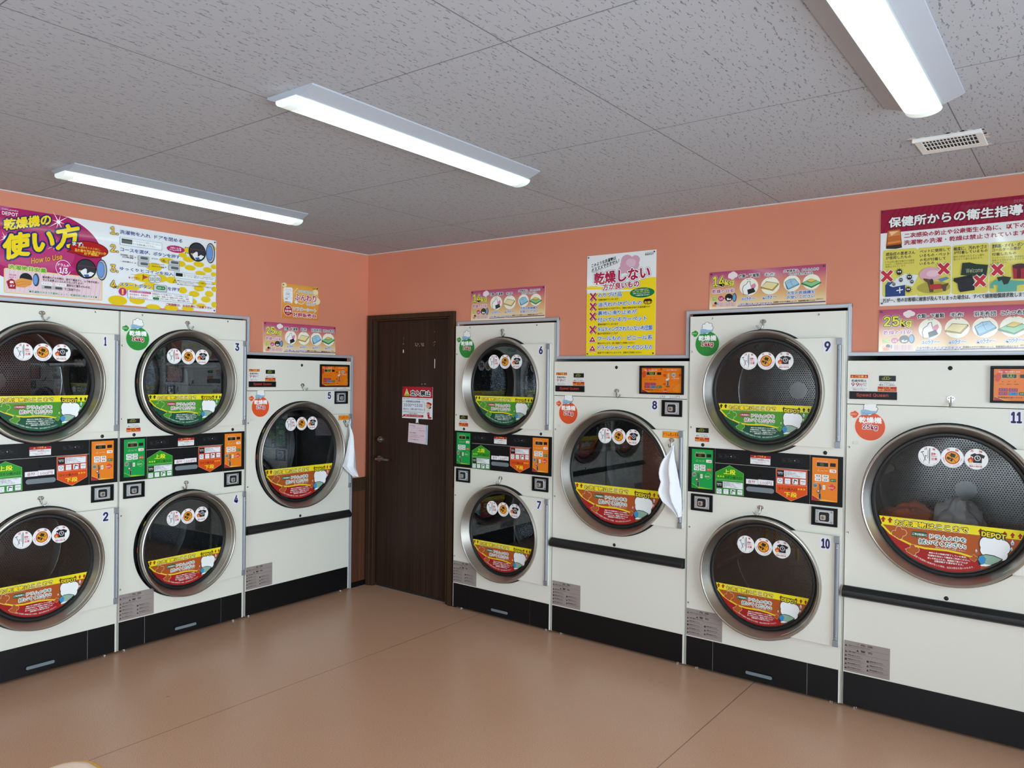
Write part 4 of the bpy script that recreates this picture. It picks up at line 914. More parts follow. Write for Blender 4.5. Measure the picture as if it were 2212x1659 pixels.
  ('T','スタートボタン',0.6287,0.1071,0.8146,0.1293,'#23468c',0.018,[('#e6ebee',0.0012)],0.0),
  ('T','を押す',0.9131,0.1088,0.9939,0.1313,'#23468c',0.018,[('#e6ebee',0.0012)],0.0),
  ('R',0.6276,0.3418,0.876,0.3876,'#8fb4cc',0.003),
  ('R',0.6298,0.3444,0.8735,0.3856,'#e8eef0',0.003),
  ('R',0.6363,0.3534,0.6979,0.3794,'#23302c',0),
  ('T','ドアがきちんと閉まっていないと',0.7016,0.3668,0.8676,0.3784,'#7a8a90',0,[],0.0),
  ('T','ドアを閉め直して下さい',0.7028,0.3527,0.8329,0.3631,'#30343a',0.01,[],0.0),
  ('E',0.9618,0.363,0.0566,0.021,'#b02a6a'),
  ('T','衣類は',0.9278,0.3643,0.9596,0.3743,'#eef2f2',0.01,[],0.0),
  ('T','ドラムの',0.9238,0.3504,0.964,0.3617,'#eef2f2',0.01,[],0.0),
  ('T','1/3',0.9659,0.3523,0.9961,0.3745,'#eef2f2',0.02,[],0.0),
  ('E',1.1012,0.3647,0.0576,0.0588,'#14161a'),
  ('E',1.1012,0.3647,0.0518,0.0529,'#33383e'),
  ('L',[(1.0529,0.3785),(1.1645,0.3793)],0.0014,'#a8303a'),
  ('P',[(1.0645,0.345),(1.0954,0.3668),(1.104,0.3621),(1.1043,0.3357),(1.1242,0.3501),(1.1474,0.3443),(1.1302,0.3243),(1.0902,0.315)],'#e8ecee'),
  ('P',[(1.0844,0.3272),(1.1129,0.3338),(1.1187,0.3228),(1.0959,0.3157)],'#3a6a9c'),
  ('P',[(1.056,0.3468),(1.0672,0.3542),(1.073,0.3403)],'#d8a83c'),
  ('E',1.1909,0.3698,0.0307,0.0632,'#20262c'),
  ('E',1.1898,0.3697,0.0271,0.0573,'#a8b0b4'),
  ('E',1.185,0.3702,0.0212,0.0477,'#2a4a7c'),
  ('E',1.1845,0.3701,0.0194,0.0441,'#6f98d2'),
  ('E',1.0248,0.3829,0.003,0.0029,'#15151a'),
  ('E',1.0251,0.3489,0.003,0.0029,'#15151a'),
  ('E',1.0392,0.3829,0.0031,0.0029,'#15151a'),
  ('E',1.0395,0.3493,0.0031,0.0029,'#15151a'),
  ('T','羽毛布団・毛布',0.6294,0.281,0.7043,0.2913,'#2a2a30',0.01,[],0.0),
  ('T','など大物に最適',0.6409,0.2699,0.7043,0.2798,'#2a2a30',0.01,[],0.0),
  ('T','一般衣類なら',0.6297,0.2447,0.7038,0.2531,'#2a2a30',0.01,[],0.0),
  ('T','デリケート品',0.8131,0.2818,0.8923,0.2925,'#2a2a30',0.01,[],0.0),
  ('T','には',0.8745,0.2738,0.8923,0.283,'#2a2a30',0.01,[],0.0),
  ('T','ビジネスシャツ',0.8134,0.2542,0.8892,0.2633,'#2a2a30',0.01,[],0.0),
  ('T','ポロシャツに最適',0.8135,0.2385,0.8893,0.2475,'#2a2a30',0.01,[],0.0),
  ('R',0.7315,0.2666,0.7972,0.2946,'#5a6064',0.004),
  ('R',0.7331,0.2684,0.7956,0.2932,'#c4c8c8',0.004),
  ('R',0.7453,0.2754,0.7911,0.2902,'#5a6268',0.01),
  ('P',[(0.7128,0.2851),(0.7214,0.2808),(0.7129,0.2758)],'#8a8c70'),
  ('R',0.7317,0.2336,0.7975,0.2616,'#5a6064',0.004),
  ('R',0.7333,0.2353,0.7959,0.2602,'#c4c8c8',0.004),
  ('R',0.7456,0.2423,0.7914,0.2571,'#5a6268',0.01),
  ('P',[(0.713,0.2522),(0.7217,0.2478),(0.7131,0.2429)],'#8a8c70'),
  ('R',0.916,0.2642,0.9861,0.2931,'#5a6064',0.004),
  ('R',0.9176,0.266,0.9844,0.2917,'#c4c8c8',0.004),
  ('R',0.9307,0.2733,0.9796,0.2886,'#5a6268',0.01),
  ('P',[(0.896,0.2833),(0.9052,0.2789),(0.8961,0.2737)],'#8a8c70'),
  ('R',0.9162,0.2313,0.9864,0.2602,'#5a6064',0.004),
  ('R',0.9179,0.2331,0.9847,0.2588,'#c4c8c8',0.004),
  ('R',0.931,0.2403,0.9799,0.2556,'#5a6268',0.01),
  ('P',[(0.8963,0.2505),(0.9055,0.246),(0.8964,0.2409)],'#8a8c70'),
  ('L',[(0.6915,0.1811),(0.7402,0.1808)],0.0012,'#b02830'),
  ('L',[(0.6962,0.1631),(0.7403,0.1699)],0.0012,'#b02830'),
  ('L',[(0.701,0.145),(0.7404,0.159)],0.0012,'#b02830'),
  ('T','ゆっくり～',0.6781,0.1545,0.7444,0.1669,'#b02830',0.01,[],0.0),
  ('P',[(0.7639,0.1835),(0.7919,0.1749),(0.7641,0.16)],'#b84048'),
  ('L',[(0.7619,0.1872),(0.761,0.1538)],0.0025,'#15151a'),
  ('E',0.8487,0.1712,0.023,0.0238,'#5a6468'),
  ('E',0.8487,0.1712,0.0213,0.0222,'#d8dcdc'),
  ('T','100',0.8315,0.1595,0.866,0.1793,'#4a5458',0.01,[],0.0),
  ('E',0.8162,0.1677,0.0227,0.0237,'#5a6468'),
  ('E',0.8162,0.1677,0.0211,0.0221,'#d8dcdc'),
  ('T','100',0.7992,0.156,0.8333,0.1757,'#4a5458',0.01,[],0.0),
  ('R',0.9545,0.1889,1.2243,0.2261,'#8fb4cc',0.003),
  ('R',0.9566,0.1911,1.222,0.2243,'#e8eef0',0.003),
  ('R',0.9617,0.201,1.0061,0.2213,'#1c2420',0),
  ('T','投入したコインの金額に応じて、乾燥時間が表示され',1.0124,0.2104,1.2139,0.2189,'#2a2a30',0.0,[],0.0),
  ('T','ます。コインは、運転途中でも追加して投入できます。',1.0125,0.201,1.214,0.2096,'#2a2a30',0.0,[],0.0),
  ('P',[(0.9436,0.1586),(0.9708,0.159),(0.957,0.1818)],'#15151a'),
  ('P',[(0.9478,0.161),(0.9669,0.161),(0.957,0.177)],'#e8d83c'),
  ('T','!',0.9549,0.163,0.9593,0.1727,'#15151a',0.02,[],0.0),
  ('T','●濡れたコインを入れるとコイン詰まりの原因になりますので必ず',0.9732,0.1706,1.2189,0.1796,'#2a2a28',0.0,[],0.0),
  ('T','ゆっくりと投入してください。',0.984,0.1608,1.083,0.1697,'#2a2a28',0.0,[],0.0),
  ('T','●一度投入されたコインは返却できませんのでご注意ください。',0.9734,0.1487,1.2168,0.1577,'#2a2a28',0.0,[],0.0),
  ('R',0.8245,0.0974,0.9072,0.1369,'#5a6064',0.005),
  ('R',0.827,0.0996,0.9046,0.1352,'#c6cccc',0.005),
  ('R',0.8408,0.1081,0.8979,0.1307,'#1f8a44',0.014),
  ('T','スタート',0.8482,0.1136,0.8904,0.1247,'#eef2f2',0.02,[],0.0),
  ('E',0.6443,0.0761,0.0221,0.0222,'#b8307a'),
  ('T','!',0.6381,0.0602,0.6505,0.0908,'#f0c83c',0.06,[],0.0),
  ('R',0.6729,0.0423,1.0743,0.0916,'#8fb4cc',0.003),
  ('R',0.6752,0.0448,1.0717,0.0895,'#eef0f0',0.003),
  ('R',0.6825,0.0771,0.8108,0.0879,'#b8307a',0.006),
  ('T','運転中に乾燥温度もチェンジ!',0.6883,0.0792,0.8048,0.0865,'#f2d8e4',0.0,[],0.0),
  ('T','設定温度は、乾燥途中',0.6838,0.0602,0.7929,0.0718,'#b0305a',0.01,[],0.0),
  ('T','変えることができます',0.6839,0.044,0.791,0.0556,'#b0305a',0.01,[],0.0),
  ('T','乾燥途中にドアを開けると、ドラムが停止します。',0.8177,0.0758,1.0463,0.0856,'#2a2a30',0.008,[],0.0),
  ('T','ドアを閉め、変更したい温度のボタンを押し、再度',0.8178,0.0623,1.0464,0.0722,'#2a2a30',0.008,[],0.0),
  ('R',0.8211,0.0468,0.86,0.0614,'#3a4a40',0.01),
  ('R',0.8276,0.0494,0.8558,0.0601,'#1f8a44',0.01),
  ('T','ボタンを押して下さい。運転を再開します。',0.8652,0.0491,1.0553,0.0587,'#2a2a30',0.008,[],0.0),
  ('T','ご利用後は、お忘れ物にご注意下さい',0.9014,0.0178,1.2019,0.0338,'#b02028',0.015,[],0.0),
 ],
 'entry':[
  ('R',0,0,0.305,0.232,'#e2e8ea',0),
  ('R',0,0.1523,0.305,0.232,'#ab1424',0),
  ('P',[(0.0176,0.1611),(0.0774,0.1619),(0.0444,0.221)],'#7a6a10'),
  ('P',[(0.0212,0.1671),(0.0736,0.169),(0.0453,0.2194)],'#e0dc8c'),
  ('P',[(0.0222,0.1638),(0.0751,0.1651),(0.0657,0.1794),(0.0312,0.1796)],'#b8b020'),
  ('L',[(0.046,0.203),(0.0467,0.1865)],0.0035,'#5a5210'),
  ('E',0.0473,0.1806,0.0028,0.002,'#5a5210'),
  ('T','立入禁止',0.0845,0.1667,0.2853,0.2054,'#18161a',0.045,[('#eef2f2',0.0048)],0.0),
  ('T','室内では作業を行っておりますので、関係者以外の立ち入りはご遠慮下さい。',0.0141,0.1398,0.2901,0.1465,'#2a2a30',0.01,[],0.0),
  ('L',[(0.001,0.1243),(0.0297,0.1244)],0.0016,'#2c4a86'),
  ('L',[(0.1931,0.1258),(0.2199,0.124),(0.2289,0.1146),(0.2285,0.0532),(0.2189,0.0447),(0.0022,0.0455)],0.0018,'#3c6096'),
  ('T','従業員在店時間',0.0388,0.1161,0.183,0.1313,'#3a5f98',0.02,[],0.0),
  ('T','10:00～13:00',0.0161,0.0857,0.2085,0.1082,'#3a5a94',0.012,[],0.0),
  ('T','何なりと、お申し付け下さい!!',0.0119,0.0598,0.2089,0.0756,'#3f66a0',0.02,[],0.0),
  ('T','上記時間以外は従業員が不在の為、対応できかねますのでご了承下さい。',0.0123,0.0485,0.201,0.0535,'#4a5a78',0.0,[],0.0),
  ('T','お急ぎの場合は',0.0701,0.0303,0.1588,0.0401,'#b0303c',0.015,[],0.0),
  ('R',0.0127,0.0115,0.2185,0.028,'#b8202c',0.02),
  ('T','店内インターフォンをご利用下さい',0.0312,0.0162,0.2015,0.0241,'#f4e0e0',0.015,[],0.0),
  ('P',[(0.2445,0.1054),(0.2553,0.1202),(0.2772,0.1193),(0.2906,0.1068),(0.2866,0.081),(0.2713,0.0757),(0.2493,0.0814),(0.2425,0.0924)],'#d8a888'),
  ('P',[(0.2443,0.1199),(0.2662,0.1238),(0.2992,0.1135),(0.2908,0.0924),(0.2796,0.1065),(0.2488,0.1136)],'#b81c28'),
  ('P',[(0.2798,0.0936),(0.2965,0.0878),(0.2866,0.0778),(0.2714,0.0725),(0.2669,0.0771),(0.2791,0.0824)],'#4a3426'),
  ('P',[(0.2495,0.0636),(0.2714,0.0725),(0.2781,0.0647),(0.2761,0.0485),(0.2542,0.0461)],'#d4dade'),
  ('P',[(0.252,0.046),(0.2761,0.0501),(0.2788,0.0197),(0.2964,0.0108),(0.2899,0.0041),(0.2637,0.003)],'#b81c28'),
  ('L',[(0.2566,0.0365),(0.2719,0.0403)],0.003,'#e8dada'),
  ('E',0.2274,0.0693,0.0062,0.0097,'#d8b0a0'),
 ],
 'note':[
  ('P',[(0.0023,0.1451),(0.1953,0.1362),(0.1909,-0.004),(-0.0047,0.0051)],'#dcc8d0'),
  ('P',[(0.1746,0.1372),(0.1953,0.1362),(0.1909,-0.004),(0.16,-0.0021),(0.174,0.0046)],'#b8cce0'),
  ('P',[(0.18,0.1339),(0.1844,0.1334),(0.181,0.0083),(0.1688,0.0011),(0.1783,0.0129)],'#5a86b8'),
  ('T','ただ今の時間は',0.0117,0.1258,0.0677,0.1324,'#3a3040',0.01,[],-0.0045),
  ('T','インターフォンにて',0.037,0.1107,0.1294,0.1166,'#6a5a9a',0.01,[],-0.0045),
  ('T','お申し付け下さい。',0.105,0.0907,0.1709,0.0978,'#3a3040',0.01,[],-0.0017),
  ('T','ご用のお客様は',0.0102,0.07,0.0762,0.0792,'#3a3040',0.01,[],0.0009),
  ('T','コチラをお読みの上、一度ご連絡',0.0196,0.0554,0.1569,0.0633,'#b04a6a',0.01,[],-0.004),
  ('T','お待ち頂きますよう',0.0189,0.0422,0.1193,0.0501,'#c04a5a',0.01,[],-0.0021),
  ('T','よろしくお願い致します。',0.0164,0.0244,0.1061,0.0316,'#3a3040',0.01,[],-0.0025),
 ],
 'band':[
  ('SEGM',0.3045,-0.083,'@m'),
  ('P',[(-0.2814,-0.1252),(-0.2436,-0.1627),(-0.2065,-0.1832),(-0.1504,-0.2057),(-0.0956,-0.2131),(-0.0419,-0.212),(-0.0022,-0.211),(0.0499,-0.2165),(0.0885,-0.2249),(0.1291,-0.232),(0.129,-0.2758),(0.1105,-0.2837),(0.0915,-0.2904),(0.0721,-0.2959),(0.0523,-0.3),(0.0323,-0.3028),(0.0122,-0.3043),(-0.0079,-0.3044),(-0.0281,-0.3032),(-0.0481,-0.3007),(-0.0679,-0.2968),(-0.0874,-0.2917),(-0.1065,-0.2853),(-0.1251,-0.2776),(-0.1432,-0.2687),(-0.1607,-0.2586),(-0.1775,-0.2474),(-0.1935,-0.2351),(-0.2086,-0.2218),(-0.2228,-0.2075),(-0.2361,-0.1923),(-0.2483,-0.1763),(-0.2594,-0.1594),(-0.2694,-0.1419),(-0.2782,-0.1238)],'@d'),
  ('L',[(-0.2814,-0.1252),(-0.2436,-0.1627),(-0.2065,-0.1832),(-0.1504,-0.2057),(-0.0956,-0.2131),(-0.0419,-0.212),(-0.0022,-0.211),(0.0499,-0.2165),(0.0885,-0.2249),(0.1291,-0.232)],0.0085,'#e6d020'),
  ('CHORD',0.3045,-0.124,-0.083,'#e8dc20'),
  ('P',[(-0.2748,-0.0852),(-0.2626,-0.0994),(-0.2694,-0.1002),(-0.2693,-0.1115),(-0.2796,-0.1128),(-0.2798,-0.1015),(-0.2867,-0.1023)],'@w'),
  ('P',[(-0.2448,-0.086),(-0.2326,-0.1001),(-0.2394,-0.1009),(-0.2393,-0.1121),(-0.2495,-0.1134),(-0.2497,-0.1022),(-0.2565,-0.103)],'@w'),
  ('P',[(0.1257,-0.0922),(0.1364,-0.1055),(0.1304,-0.1063),(0.1306,-0.1168),(0.1216,-0.118),(0.1214,-0.1075),(0.1154,-0.1083)],'@w'),
  ('P',[(0.2171,-0.0928),(0.2275,-0.1059),(0.2217,-0.1067),(0.2219,-0.117),(0.2131,-0.1182),(0.213,-0.1078),(0.2072,-0.1086)],'@w'),
  ('P',[(0.2462,-0.0948),(0.2565,-0.1078),(0.2507,-0.1085),(0.2509,-0.1188),(0.2422,-0.12),(0.2421,-0.1097),(0.2363,-0.1105)],'@w'),
  ('P',[(0.2742,-0.0951),(0.2844,-0.108),(0.2787,-0.1088),(0.2789,-0.119),(0.2703,-0.1202),(0.2702,-0.1099),(0.2644,-0.1107)],'@w'),
  ('T','お洗濯物はここまで',-0.2239,-0.1226,0.0788,-0.0934,'#f2d81e',0.035,[('#f0eccc',0.0046),('#22281c',0.003)],0.0),
  ('P',[(-0.154,-0.1508),(-0.1473,-0.14),(-0.0913,-0.1388),(-0.0836,-0.1469),(-0.0856,-0.1554),(-0.0923,-0.1615),(-0.1263,-0.163),(-0.1295,-0.172),(-0.1345,-0.1635),(-0.1483,-0.1638),(-0.1533,-0.1584)],'@a'),
  ('T','ご利用前に',-0.1499,-0.1579,-0.0861,-0.1465,'#eef2f2',0.02,[],0.0),
  ('T','ドラムの中を',-0.0758,-0.1653,0.0697,-0.144,'@t',0.022,[('#eef2f2',0.0034)],0.0),
  ('T','拭いてください!',-0.1202,-0.1952,0.0692,-0.1714,'@t',0.022,[('#eef2f2',0.0034)],0.0),
  ('T','店内のふきんをご利用ください。',-0.0511,-0.2067,0.0691,-0.1994,'#eef2f2',0.0,[],0.0),
  ('T','●前の方の乾燥が終了している場合、',-0.0778,-0.2349,0.0746,-0.2267,'#eef2f2',0.015,[],0.0),
  ('T','洗濯物を取出して機械をご利用ください。',-0.0817,-0.2476,0.0876,-0.2391,'#eef2f2',0.015,[],0.0),
  ('T','●しわ防止のため、乾燥終了後ドラムが',-0.0828,-0.26,0.0788,-0.2515,'#eef2f2',0.015,[],0.0),
  ('T','自動回転する事があります。',-0.0544,-0.2714,0.0611,-0.2623,'#eef2f2',0.015,[],0.0),
  ('ARC','※前の方が原因で洗濯物に破損が生じた場合、当店は責任を負いかねます。',0.288,-128,-68,0.0105,'#eef2f2'),
  ('E',-0.2245,-0.1601,0.013,0.0144,'#e8dca8'),
  ('E',-0.2058,-0.1402,0.0141,0.0156,'#e8dca8'),
  ('E',-0.1866,-0.1528,0.0152,0.0169,'#e8dca8'),
  ('E',-0.2011,-0.171,0.0141,0.0156,'#e8dca8'),
  ('E',-0.2117,-0.1654,0.0141,0.0156,'#e8dca8'),
  ('E',-0.2034,-0.155,0.0188,0.0208,'#e8dca8'),
  ('E',-0.2245,-0.1601,0.0116,0.0128,'@m'),
  ('E',-0.2058,-0.1402,0.0126,0.0139,'@m'),
  ('E',-0.1866,-0.1528,0.0136,0.0151,'@m'),
  ('E',-0.2011,-0.171,0.0126,0.0139,'@m'),
  ('E',-0.2117,-0.1654,0.0126,0.014,'@m'),
  ('E',-0.2034,-0.155,0.0168,0.0186,'@m'),
  ('E',-0.1621,-0.232,0.0111,0.0123,'#e8dca8'),
  ('E',-0.1461,-0.2147,0.012,0.0134,'#e8dca8'),
  ('E',-0.1299,-0.2253,0.0129,0.0145,'#e8dca8'),
  ('E',-0.1422,-0.2411,0.012,0.0134,'#e8dca8'),
  ('E',-0.1512,-0.2364,0.012,0.0134,'#e8dca8'),
  ('E',-0.1442,-0.2274,0.016,0.0179,'#e8dca8'),
  ('E',-0.1621,-0.232,0.0099,0.011,'@m'),
  ('E',-0.1461,-0.2147,0.0107,0.012,'@m'),
  ('E',-0.1299,-0.2253,0.0115,0.0129,'@m'),
  ('E',-0.1422,-0.2411,0.0107,0.012,'@m'),
  ('E',-0.1512,-0.2364,0.0107,0.012,'@m'),
  ('E',-0.1442,-0.2274,0.0143,0.016,'@m'),
  ('E',0.0922,-0.2318,0.0062,0.0073,'#e8dca8'),
  ('E',0.1012,-0.2215,0.0068,0.0079,'#e8dca8'),
  ('E',0.1104,-0.2278,0.0073,0.0086,'#e8dca8'),
  ('E',0.1034,-0.2371,0.0068,0.0079,'#e8dca8'),
  ('E',0.0983,-0.2344,0.0068,0.0079,'#e8dca8'),
  ('E',0.1023,-0.229,0.009,0.0105,'#e8dca8'),
  ('E',0.0922,-0.2318,0.0056,0.0065,'@m'),
  ('E',0.1012,-0.2215,0.0061,0.0071,'@m'),
  ('E',0.1104,-0.2278,0.0065,0.0076,'@m'),
  ('E',0.1034,-0.2371,0.0061,0.0071,'@m'),
  ('E',0.0983,-0.2344,0.0061,0.0071,'@m'),
  ('E',0.1023,-0.229,0.0081,0.0094,'@m'),
  ('E',0.153,-0.1597,0.0326,0.0385,'#22241f'),
  ('E',0.1873,-0.1432,0.0346,0.0411,'#22241f'),
  ('E',0.2122,-0.1658,0.0295,0.0352,'#22241f'),
  ('E',0.1781,-0.1852,0.0347,0.0412,'#22241f'),
  ('E',0.1484,-0.1866,0.0253,0.0298,'#22241f'),
  ('E',0.2078,-0.1982,0.0247,0.0294,'#22241f'),
  ('E',0.1626,-0.1379,0.0251,0.0297,'#22241f'),
  ('E',0.1834,-0.2077,0.0249,0.0296,'#22241f'),
  ('E',0.153,-0.1597,0.0296,0.035,'#eef2f2'),
  ('E',0.1873,-0.1432,0.0317,0.0377,'#eef2f2'),
  ('E',0.2122,-0.1658,0.0266,0.0317,'#eef2f2'),
  ('E',0.1781,-0.1852,0.0318,0.0377,'#eef2f2'),
  ('E',0.1484,-0.1866,0.0223,0.0263,'#eef2f2'),
  ('E',0.2078,-0.1982,0.0218,0.026,'#eef2f2'),
  ('E',0.1626,-0.1379,0.0222,0.0262,'#eef2f2'),
  ('E',0.1834,-0.2077,0.022,0.0261,'#eef2f2'),
  ('T','DEPOT',0.1296,-0.1263,0.2214,-0.1037,'#f2d81e',0.05,[('#22281c',0.005)],-0.005),
  ('P',[(0.1152,-0.2327),(0.1213,-0.2141),(0.1487,-0.2041),(0.1784,-0.2055),(0.2129,-0.2177),(0.2034,-0.2322),(0.1742,-0.2527),(0.1396,-0.2626),(0.1219,-0.2566)],'#22281c'),
  ('P',[(0.1178,-0.2323),(0.1238,-0.2167),(0.1487,-0.2076),(0.176,-0.2088),(0.2081,-0.219),(0.196,-0.2304),(0.1643,-0.2514),(0.1493,-0.2479),(0.1294,-0.2525)],'#8fb09c'),
  ('P',[(0.1178,-0.2323),(0.1238,-0.2181),(0.1388,-0.2129),(0.149,-0.2246),(0.1443,-0.2458),(0.1294,-0.2525)],'#3a8cc4'),
  ('P',[(0.1257,-0.256),(0.1443,-0.2487),(0.1692,-0.2506),(0.1495,-0.259),(0.132,-0.2609)],'#eef2f2'),
  ('P',[(0.2467,-0.126),(0.2534,-0.1397),(0.2511,-0.1498),(0.243,-0.151),(0.2404,-0.1416)],'#dfe8ee'),
  ('E',0.2469,-0.1436,0.0041,0.0049,'#7f9cc8'),
  ('P',[(0.2436,-0.1589),(0.2479,-0.1678),(0.2464,-0.1743),(0.2412,-0.1751),(0.2395,-0.169)],'#dfe8ee'),
  ('E',0.2437,-0.1703,0.0026,0.0032,'#7f9cc8'),
  ('P',[(0.1108,-0.1862),(0.1149,-0.1945),(0.1135,-0.2006),(0.1085,-0.2013),(0.1069,-0.1956)],'#dfe8ee'),
  ('E',0.1109,-0.1968,0.0025,0.0029,'#7f9cc8'),
 ],
 'warn_a':[
  ('E',0,0,0.0465,0.0465,'#eef0f0'),
  ('T','注',-0.0225,0.0267,-0.0086,0.0386,'#c22838',0.02,[],0.0037),
  ('T','意',0.0119,0.0293,0.0248,0.0392,'#c22838',0.02,[],-0.0025),
  ('L',[(-0.0306,0.0173),(-0.0137,-0.0206)],0.0022,'#15151a'),
  ('L',[(-0.0358,0.0169),(-0.0232,0.0206)],0.003,'#15151a'),
  ('L',[(-0.014,0.001),(-0.0233,-0.0263)],0.0022,'#15151a'),
  ('L',[(-0.0192,0.002),(-0.01,0.0013)],0.0025,'#15151a'),
  ('L',[(-0.0052,0.029),(-0.006,-0.0101)],0.0018,'#24242a'),
  ('L',[(0.0012,0.0369),(0.0011,-0.0211)],0.0034,'#1c1420'),
  ('L',[(0.0003,-0.0212),(-0.0007,-0.0345)],0.0022,'#1c1420'),
  ('T','異物・',0.0071,0.0058,0.0324,0.0174,'#c22838',0.02,[],0.0),
  ('T','汚れに',0.0073,-0.0033,0.0326,0.005,'#c22838',0.02,[],0.0),
  ('T','注意',0.0074,-0.0173,0.0328,-0.0054,'#c22838',0.03,[],0.0),
  ('ARC','不燃物や鋭利な物などの異物混入はドラムの破損につながります。',0.0405,-165,-15,0.0036,'#30303a'),
 ],
 'warn_b':[
  ('E',0,0,0.0465,0.0465,'#eef0f0'),
  ('T','危',-0.0229,0.0293,-0.0099,0.0391,'#c22838',0.02,[],0.0017),
  ('T','険',0.0118,0.03,0.0247,0.0406,'#c22838',0.02,[],-0.0032),
  ('E',0.0,0.0,0.03,0.0296,'#b42430'),
  ('E',0.0,0.0,0.0258,0.0256,'#e0a018'),
  ('P',[(-0.0057,0.0214),(0.0136,0.0155),(0.0095,-0.0003),(-0.0112,0.0064)],'#2c2c10'),
  ('P',[(-0.0198,0.0049),(0.004,-0.0072),(-0.0026,-0.0191),(-0.0233,-0.0043)],'#24240c'),
  ('L',[(0.0117,-0.0034),(0.0187,0.0036),(0.0222,0.0088)],0.002,'#2c2c10'),
  ('P',[(-0.0117,-0.0108),(-0.0089,-0.0049),(-0.0064,-0.0096),(-0.0088,-0.0122)],'#e8c85a'),
  ('L',[(-0.0164,0.0166),(0.0148,-0.0194)],0.0028,'#b42430'),
  ('ARC','動植物油・ガソリン・石油系溶剤・工業油',0.0365,-178,-2,0.0062,'#a02430'),
  ('ARC','これらの付いた衣類は乾燥禁止',0.0425,-140,-45,0.0036,'#303038'),
 ],
 'warn_c':[
  ('E',0,0,0.0465,0.0465,'#eef0f0'),
  ('T','危',-0.0228,0.0297,-0.0097,0.0398,'#c22838',0.02,[],0.0017),
  ('T','険',0.0104,0.0309,0.0233,0.0411,'#c22838',0.02,[],-0.0028),
  ('P',[(-0.0238,0.0175),(-0.0059,0.0268),(0.0017,0.0226),(0.0141,0.0258),(0.034,0.0169),(0.0288,0.0038),(0.0219,0.0064),(0.0216,-0.0168),(-0.0129,-0.017),(-0.0119,0.0088),(-0.021,0.0137)],'#15151c'),
  ('E',0.0048,0.0044,0.0121,0.0122,'#e8eaea'),
  ('E',0.0048,0.0044,0.0093,0.0096,'#15151c'),
  ('L',[(0.004,0.0115),(0.0045,0.0043),(0.0087,0.0011)],0.0024,'#e8eaea'),
  ('P',[(-0.0217,0.0129),(-0.0118,0.0023),(-0.0103,-0.0072),(-0.0157,-0.0165),(-0.0282,-0.0174),(-0.0339,-0.0066),(-0.0299,0.0026),(-0.0236,0.0047)],'#c23a28'),
  ('P',[(-0.0222,-0.0),(-0.0158,-0.0092),(-0.0184,-0.0159),(-0.0254,-0.0161),(-0.029,-0.0094)],'#e8a828'),
  ('T','乾燥後の衣類の放置は',-0.027,-0.0254,0.0237,-0.0214,'#b83040',0.0,[],0.0),
  ('T','発火の恐れ有',-0.0269,-0.0371,0.0239,-0.0281,'#b42838',0.025,[],0.0),
 ],
 'upper_dir':[
  ('P',[(0.1594,1.1013),(0.2378,1.1431),(0.3157,1.1055),(0.3175,0.9853),(0.1608,0.9828)],'#7fbf78'),
  ('P',[(0.1609,1.1005),(0.2379,1.1413),(0.3143,1.1041),(0.3149,1.0662),(0.1614,1.0632)],'#2c9422'),
  ('P',[(0.1615,1.0604),(0.3149,1.0636),(0.3161,0.987),(0.1622,0.9848)],'#3a8c3c'),
  ('T','上段',0.205,1.0929,0.2715,1.1214,'#f0ee28',0.025,[],0.0),
  ('T','コイン投入口',0.2088,1.0706,0.3053,1.0855,'#101810',0.02,[],0.0),
  ('P',[(0.1688,1.0793),(0.1791,1.0848),(0.1793,1.0743)],'#c8e628'),
  ('P',[(0.183,1.0797),(0.1933,1.0852),(0.1935,1.0748)],'#c8e628'),
  ('P',[(0.1971,1.0802),(0.2074,1.0856),(0.2076,1.0752)],'#c8e628'),
  ('R',0.1669,1.0181,0.2004,1.0509,'#101010',0),
  ('T','乾燥機の',0.1689,1.0374,0.1983,1.0429,'#eef2f2',0.01,[],0.0),
  ('T','使い方',0.1718,1.0295,0.1946,1.035,'#eef2f2',0.01,[],0.0),
  ('R',0.2022,1.0202,0.3115,1.0541,'#e6eaee',0),
  ('T','❶洗濯物を入れドアを閉める',0.2056,1.0472,0.302,1.0522,'#2a2a30',0.01,[],0.0),
  ('T','❷乾燥温度を選ぶ',0.2057,1.04,0.2653,1.0449,'#2a2a30',0.01,[],0.0),
  ('T','❸必要料金を入れる',0.2058,1.0327,0.2701,1.0377,'#2a2a30',0.01,[],0.0),
  ('T','❹スタートボタンを押す',0.2059,1.0255,0.2831,1.0304,'#2a2a30',0.01,[],0.0),
  ('R',0.1674,0.9858,0.1953,1.0122,'#e8ecee',0.003),
  ('E',0.1814,1.0004,0.0082,0.0079,'#40608a'),
  ('E',0.1814,1.0004,0.006,0.0058,'#e8ecee'),
  ('P',[(0.1969,1.0045),(0.2012,1.001),(0.197,0.9967)],'#141414'),
  ('R',0.2062,0.9873,0.2337,1.0136,'#e8ecee',0.003),
  ('L',[(0.209,1.0046),(0.2307,1.0055)],0.001,'#50585a'),
  ('L',[(0.2199,1.0018),(0.2187,0.9925)],0.001,'#50585a'),
  ('P',[(0.2353,1.0059),(0.2395,1.0024),(0.2354,0.9981)],'#141414'),
  ('R',0.2449,0.9888,0.2721,1.0149,'#e8ecee',0.003),
  ('P',[(0.253,1.0131),(0.2692,1.0082),(0.2679,1.0041),(0.2558,1.0068),(0.2533,0.9922),(0.2493,0.9918)],'#1c2024'),
  ('P',[(0.2737,1.0073),(0.2779,1.0038),(0.2738,0.9995)],'#141414'),
  ('R',0.2832,0.9903,0.3101,1.0162,'#e8ecee',0.003),
  ('L',[(0.286,1.0061),(0.3072,1.0056)],0.0022,'#2a3034'),
  ('L',[(0.2994,1.0023),(0.2942,0.994)],0.001,'#50585a'),
 ],
 'lower_dir':[
